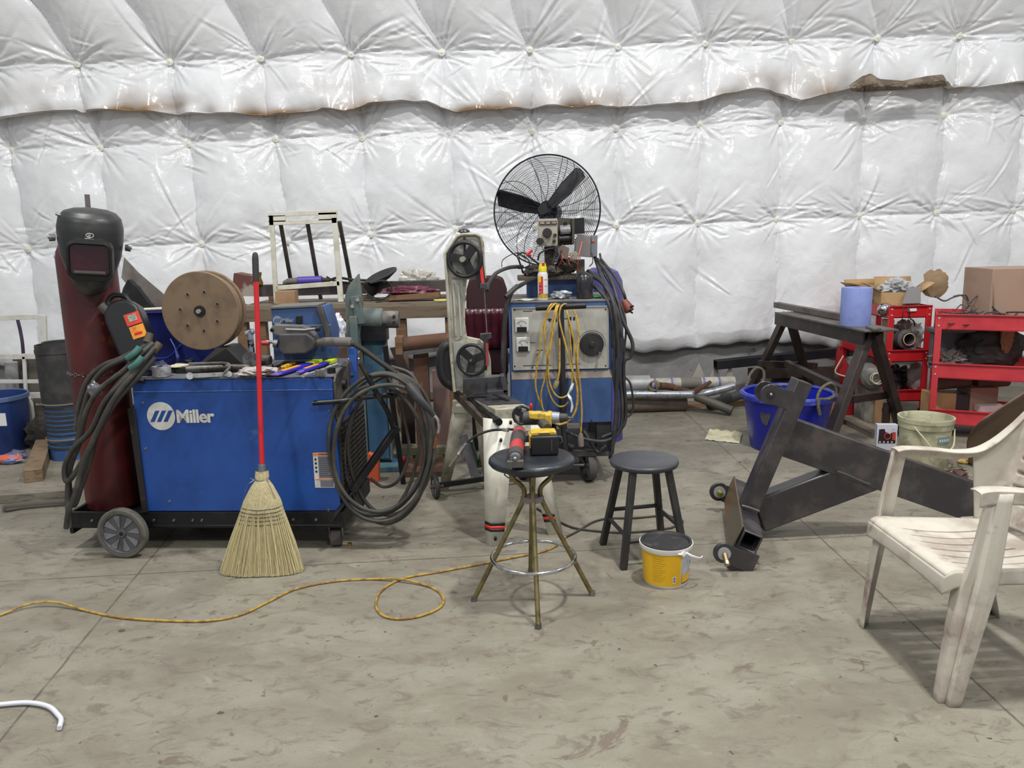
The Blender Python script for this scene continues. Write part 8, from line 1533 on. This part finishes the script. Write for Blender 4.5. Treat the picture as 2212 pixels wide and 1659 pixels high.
for k, (x, y, s, m_, lab) in enumerate(((1990, 1000, (0.30, 0.14, 0.05), mat('leaf_green', rgb(104, 104, 82), 0.9, c2=rgb(70, 68, 56), scale=14, mix=(0.4, 0.55)), 'crumpled olive rag on the floor in front of the cream pail'), (2040, 1018, (0.30, 0.14, 0.035), mat('leaf_grey', rgb(132, 126, 106), 0.9, c2=rgb(84, 80, 66), scale=14), 'flat pale rag on the floor seen through the chair arm'), (2090, 1003, (0.10, 0.07, 0.03), mat('sponge', rgb(190, 164, 96), 0.9), 'small yellow sponge on the floor seen through the chair arm'), (2078, 1040, (0.09, 0.08, 0.07), mat('maroon_lump', rgb(78, 50, 44), 0.7), 'small dark brown lump beside the yellow sponge'))):
    b = B(); b.crumple(G(x, y) + V(0, 0.03, s[2] * 0.45), s, 150 + k, 0.35, 3, 3.5); one(('rag', 'pale_rag', 'sponge', 'brown_lump')[k], b, m_, lab, ('rag', 'rag', 'sponge', 'scrap')[k])
# bent brown cardboard leaning near the chair back
b = B(); cl0, cl1 = G(2128, 1010), G(2200, 1000)
def bent(u, v):
    lo = mixp(G(2096, 1005), G(2230, 985), u); hi = mixp(P(2125, 905, 4.9), P(2240, 830, 5.0), u)
    p = mixp(lo, hi, v); p.y += 0.10 * sin(pi * v); return p
b.grid(bent, 10, 10); one('bent_cardboard', b, mat('bent_card', rgb(112, 90, 74), 0.85, c2=rgb(92, 74, 62), scale=4), 'bent brown cardboard leaning behind the white chair', 'cardboard', solid=0.01)

# ------------------------------------------------------------------ welded steel hitch frame
HS = mat('mill_scale_steel', rgb(74, 72, 75), 0.30, 0.55, c2=rgb(98, 92, 92), scale=5, c3=rgb(116, 82, 60), scale3=5, mix3=(0.61, 0.74), rough2=0.48)
HE = mat('ground_steel', rgb(150, 142, 128), 0.35, 0.8)
hf = thing('hitch_frame', 'welded dark steel hitch frame of square tubes lying tilted on the floor', 'frame', V(1.15, 3.95, 0))
Cf = P(1620, 1172, 3.62); Cb = G(1596, 1055, 0.13); 
tilt = radians(21); sx_ = V(cos(tilt), 0, -sin(tilt)); sz_ = V(sin(tilt), 0, cos(tilt))
b = B(); b.beam(Cf, Cb, 0.098, 0.10, side=sx_, hollow=0.011); ct = part('cross_tube', b, HS, hf, bevel=0.007)
b = B(); o7 = -sx_ * 0.055 - sz_ * 0.012; b.beam(Cf + o7 + V(0, 0.03, 0), Cb + o7, 0.010, 0.150, side=sx_); part('side_plate', b, mat('brown_scale_steel', rgb(104, 96, 84), 0.45, 0.5, c2=rgb(124, 92, 60), scale=5), hf, bevel=0.003)
AYc = 3.95; A0 = P(1598, 1138, AYc); At = P(1732, 822, AYc)
b = B(); ad = (At - A0).normalized(); b.beam(A0, At, 0.105, 0.080, side=V(0, 1, 0), hollow=0.007); part('mast_tube', b, HS, hf, bevel=0.006)
ar = V(ad.z, 0, -ad.x)
B0 = P(1708, 945, 4.0); B1 = P(2125, 1092, 4.0); bdir = (B1 - B0).normalized(); B2 = B0 + bdir * 1.42
if B2.z < 0.10: B2 = B0 + bdir * ((B0.z - 0.10) / -bdir.z)
b = B(); b.beam(B0 - bdir * 0.055, B2, 0.105, 0.205, side=V(0, 1, 0), hollow=0.008); part('boom_tube', b, HS, hf, bevel=0.012, segs=3)
D0 = P(1645, 1105, 4.0); D1 = P(1905, 1008, 4.0)
b = B(); b.beam(D0 - (D1 - D0).normalized() * 0.03, D1, 0.100, 0.190, side=V(0, 1, 0)); part('gusset_tube', b, HS, hf, bevel=0.012, segs=3)
b = B(); b.tube(spline([P(1808, 1018, 3.935), P(1830, 1026, 3.935), P(1862, 1040, 3.935), P(1878, 1046, 3.935)], 5), 0.007, 8); part('weld_bead', b, mat('weld_grey', rgb(96, 94, 94), 0.4, 0.6), hf)
b = B(); b.tube(spline([P(1602, 1092, 3.87), P(1618, 1096, 3.87), P(1640, 1104, 3.87)], 4), 0.006, 8); part('weld_bead', b, HE, hf)
def lugplate(cen, R, tail, th, nrm, nm, bolt=True):
    """teardrop plate in the plane across nrm, tail toward the frame"""
    n_ = Vector(nrm).normalized(); d = Vector(tail) - Vector(cen); L_ = d.length; Mx = frame_matrix(cen, d, n_); n = 18
    pts = [(R * cos(a), R * sin(a)) for a in [radians(60 + 240 * k / n) for k in range(n + 1)]] + [(L_, -R * 0.98), (L_, R * 0.98)]
    b = B(); b.prism(pts, th, Mx, -th / 2); p = part(nm, b, HS, hf, bevel=0.002)
    if bolt:
        b = B(); b.cyl(Mx @ Vector((0, 0, -th)), Mx @ Vector((0, 0, th)), R * 0.62, seg=24); w = part('washer', b, mat('washer_zinc', rgb(184, 188, 190), 0.35, 0.6), p)
    return p, Mx
ul = P(1664, 852, AYc - 0.05)
p, Mx = lugplate(ul + V(0, 0.0, 0), 0.052, ul + (At - ul) * 0 + V(0.11, 0, -0.035), 0.012, V(0, -1, 0), 'upper_lug', False)
b = B(); b.cyl(ul + V(0, -0.010, 0), ul + V(0, 0.004, 0), 0.022, seg=24); part('pin_hole', b, mat('hole_grey', rgb(52, 50, 52), 0.5, 0.4), p); b = B(); b.sphere(ul + V(0, -0.010, 0.002), 0.009); part('pin_tip', b, CHROME, p)
lugplate(ul + V(0.0, 0.09, 0), 0.052, ul + V(0.075, 0.09, -0.022), 0.012, V(0, -1, 0), 'upper_lug', False)
lf = P(1563, 1194, 3.56); p, Mx = lugplate(lf, 0.050, lf + sx_ * 0.165 + V(0, 0, -0.005), 0.018, V(0, -1, 0), 'front_lug')
b = B(); b.hexa([lf + sx_ * 0.05 + V(0, 0.03, -0.02) - sz_ * 0.05 + V(0, -0.03, 0), lf + sx_ * 0.15 - sz_ * 0.062, lf + sx_ * 0.15 - sz_ * 0.062 + V(0, 0.02, 0), lf + sx_ * 0.05 - sz_ * 0.07 + V(0, 0.02, 0), lf + sx_ * 0.04, lf + sx_ * 0.165 + V(0, 0, 0.0), lf + sx_ * 0.165 + V(0, 0.02, 0), lf + sx_ * 0.04 + V(0, 0.02, 0)]); part('lug_gusset', b, HS, hf)
b = B(); b.cyl(lf + V(0, -0.02, 0), lf + V(0.0, -0.055, -0.02), 0.013, seg=16); b.cyl(lf + V(0, -0.055, -0.02), lf + V(0.0, -0.070, -0.032), 0.014, seg=16); part('pin', b, mat('pin_brass', rgb(170, 150, 120), 0.3, 0.9), p)
lr = V(G(1553, 1062, 0.12).x, G(1553, 1062, 0.12).y, 0.12); p, Mx = lugplate(lr, 0.055, lr + sx_ * 0.14, 0.018, V(0, -1, 0), 'rear_lug')
b = B(); b.cyl(lr + V(0, -0.02, 0), lr + V(0, -0.05, -0.004), 0.018, 0.014, 16); part('pin', b, mat('pin_brass2', rgb(176, 168, 90), 0.3, 0.9), p)

# ------------------------------------------------------------------ white plastic chair
CHM = mat('weathered_resin', rgb(192, 186, 174), 0.5, c2=rgb(166, 154, 144), scale=6, mix=(0.42, 0.66), c3=rgb(134, 118, 110), scale3=7, mix3=(0.58, 0.72), bump=0.06, bscale=30)
MC = frame_matrix((1.452, 2.765, 0), (1.0, 0.03, 0)); 
def C(l, d, z): return MC @ Vector((d, l, z))     # l across (far +), d back, z up
chn = thing('resin_armchair', 'weathered white plastic armchair cut off by the right edge', 'chair', MC.translation)
# seat with slots
NU, NV = 56, 44; vs = []; fs = []
def seatp(u, v):
    l = -0.275 + 0.537 * u; d = -0.012 + 0.457 * v; wn = 1 - 0.10 * max(0, v); l *= wn
    z = 0.462 - 0.022 * sin(pi * min(1, max(0, (v - 0.05) / 0.95))) * (1 - (2 * u - 1) ** 4) - 0.018 * v
    if v < 0.08: z -= 0.018 * ((0.08 - v) / 0.08) ** 2
    return C(l, d, z)
grid_ = {}
for j in range(NV + 1):
    for i in range(NU + 1): grid_[(i, j)] = len(vs); vs.append(seatp(i / NU, j / NV))
for j in range(NV):
    for i in range(NU):
        u, v = (i + 0.5) / NU, (j + 0.5) / NV
        if 0.17 < v < 0.86 and 6 < i < NU - 7 and (i - 8) % 7 == 0: continue
        fs.append((grid_[(i, j)], grid_[(i + 1, j)], grid_[(i + 1, j + 1)], grid_[(i, j + 1)]))
b = B(); b._faces(vs, fs); part('seat', b, CHM, chn, solid=0.006, smooth=50)
b = B()
def apron(u, v):   # skirt round the seat front and sides
    t = u * 3
    if t < 1: p = seatp(0, 1 - t); o_ = C(-1, 0, 0) - C(0, 0, 0)
    elif t < 2: p = seatp(t - 1, 0); o_ = C(0, -1, 0) - C(0, 0, 0)
    else: p = seatp(1, t - 2); o_ = C(1, 0, 0) - C(0, 0, 0)
    dep = 0.052 + 0.014 * (abs(2 * (t - int(min(t, 2.999))) - 1) ** 4)
    return Vector(p) + V(0, 0, -dep * v) + o_ * (0.006 * sin(pi * v * 0.5))
b.grid(apron, 90, 6); part('seat_skirt', b, CHM, chn, solid=0.005, smooth=60)
def cleg(l0, d0, l1, d1, z1, w0, w1, sl, nm, arm=True):
    """folded leg: two flanges with a rounded corner, floor to arm"""
    b = B()
    def sec(u, v):
        z = z1 * v; k = v; l = l0 + (l1 - l0) * k; d = d0 + (d1 - d0) * k; bulge = sin(pi * min(1, v / 1.0)) * 0.010
        w = w0 + (w1 - w0) * (min(1, v / 0.6)) if v < 0.6 else w1 + (0.062 - w1) * ((v - 0.6) / 0.4)
        fr = 1 - 0.62 * max(0, min(1, (v - 0.52) / 0.12)); gv = 1 - 0.5 * max(0, min(1, (v - 0.52) / 0.12)); q = [(0.10, 1.0), (0.13, 0.70), (0.08, 0.30), (-0.10 * gv, 0.27), (-0.30 * gv, 0.30 * gv), (-0.33 * gv, 0.08), (-0.38 * fr, -0.10), (-1.05 * fr, -0.06)]
        x = u * 7; i = min(int(x), 6); f_ = x - i; f_ = f_ * f_ * (3 - 2 * f_)
        return C(l + sl * w * (q[i][0] * (1 - f_) + q[i + 1][0] * f_) + sl * bulge, d + w * (q[i][1] * (1 - f_) + q[i + 1][1] * f_) - bulge, z)
    b.grid(sec, 28, 26); return part(nm, b, CHM, chn, solid=0.006, smooth=50)
cleg(0.245, -0.035, 0.292, 0.085, 0.735, 0.040, 0.072, 1, 'front_leg'); cleg(-0.338, -0.02, -0.29, 0.12, 0.735, 0.055, 0.085, -1, 'front_leg')
b = B()
for l0, l1 in ((0.30, 0.25), (-0.30, -0.25)):
    b = B(); b.grid(lambda u, v: C(l0 + (l1 - l0) * v - (0.05 * (u * 2 - 1) if u > 0.5 else 0) * (1 if l0 > 0 else -1), 0.56 - 0.14 * v - (0.06 * (1 - 2 * u) if u < 0.5 else 0), 0.45 * v), 8, 10); part('rear_leg', b, CHM, chn, solid=0.006, smooth=50)
# arms: top band + outer lip, sweeping up into the back
def armcurve(t):   # returns d, z
    pts = [(0.075, 0.735), (0.12, 0.742), (0.22, 0.735), (0.32, 0.722), (0.40, 0.728), (0.46, 0.765), (0.52, 0.83), (0.57, 0.90)]
    x = t * (len(pts) - 1); i = min(int(x), len(pts) - 2); f_ = x - i; p0 = pts[max(i - 1, 0)]; p1 = pts[i]; p2 = pts[i + 1]; p3 = pts[min(i + 2, len(pts) - 1)]
    return [0.5 * (2 * p1[k] + (p2[k] - p0[k]) * f_ + (2 * p0[k] - 5 * p1[k] + 4 * p2[k] - p3[k]) * f_ ** 2 + (3 * p1[k] - p0[k] - 3 * p2[k] + p3[k]) * f_ ** 3) for k in range(2)]
for s in (1, -1):
    b = B()
    def armf(u, v):
        d, z = armcurve(v); wid = 0.058 * (1 - 0.55 * max(0, (v - 0.55) / 0.45)); lo = 0.292 - 0.075 * max(0, (v - 0.45) / 0.55) ** 1.2
        if u < 0.5: k = u * 2; return C(s * (lo - wid * (1 - k)), d, z + 0.004 * sin(pi * k))
        k = (u - 0.5) * 2; dep = 0.045 * (1 - 0.3 * v); return C(s * (lo + 0.002 * k), d + 0.35 * dep * k * max(0, (v - 0.6) / 0.4), z - dep * k)
    b.grid(armf, 10, 40); part('arm', b, CHM, chn, solid=0.006, smooth=50)
    b = B()   # side panel: from the seat corner up, joining arm to back
    def sidef(u, v):
        d = 0.408 + 0.16 * u; zt_a = 0.725
        for q in range(40):
            dd, zz = armcurve(q / 39)
            if dd <= d: zt_a = zz
        zt_a -= 0.004; z = 0.44 + (zt_a - 0.44) * v; l = 0.240 + 0.045 * min(1, v * (zt_a - 0.44) / 0.28)
        return C(s * (l - 0.10 * u ** 1.3), d - 0.030 * (1 - v) * u + 0.0, z)
    b.grid(sidef, 16, 16); part('side_post', b, CHM, chn, solid=0.006, smooth=50)
NU, NV = 48, 46; vs = []; fs = []
def backp(u, v):
    l = -0.215 + 0.43 * u; z = 0.44 + 0.50 * v; top = 1 - 0.22 * max(0, (v - 0.72) / 0.28) ** 2; l *= top
    d = 0.470 + 0.13 * v + 0.030 * (1 - (2 * u - 1) ** 2) ; return C(l, d, z + 0.03 * (1 - (2 * u - 1) ** 2) * v ** 4)
for j in range(NV + 1):
    for i in range(NU + 1): grid_[(i, j)] = len(vs); vs.append(backp(i / NU, j / NV))
for j in range(NV):
    for i in range(NU):
        if j % 5 == 4 and 4 < j < 42 and 2 < i < NU - 3: continue
        fs.append((grid_[(i, j)], grid_[(i + 1, j)], grid_[(i + 1, j + 1)], grid_[(i, j + 1)]))
b = B(); b._faces(vs, fs); part('backrest', b, CHM, chn, solid=0.006, smooth=50)
# ------------------------------------------------------------------ groups of repeats
GROUPS = {'blade_packet': 'blue blade packets on the machine lid', 'hex_nut': 'hex nuts on the machine lid', 'wood_block': 'blocks under the dark channel', 'triangular_panel': 'pale triangular panels by the wall base',
          'red_cart': 'red service carts', 'cardboard_carton': 'open cartons on the smaller red cart', 'tray_box': 'boxes on the bottom tray of the larger red cart', 'fabric_roll': 'brown rolls on the bottom tray of the larger red cart'}
for o in list(bpy.data.objects):
    if o.parent is None and o.name.split('.')[0] in GROUPS: o['group'] = GROUPS[o.name.split('.')[0]]
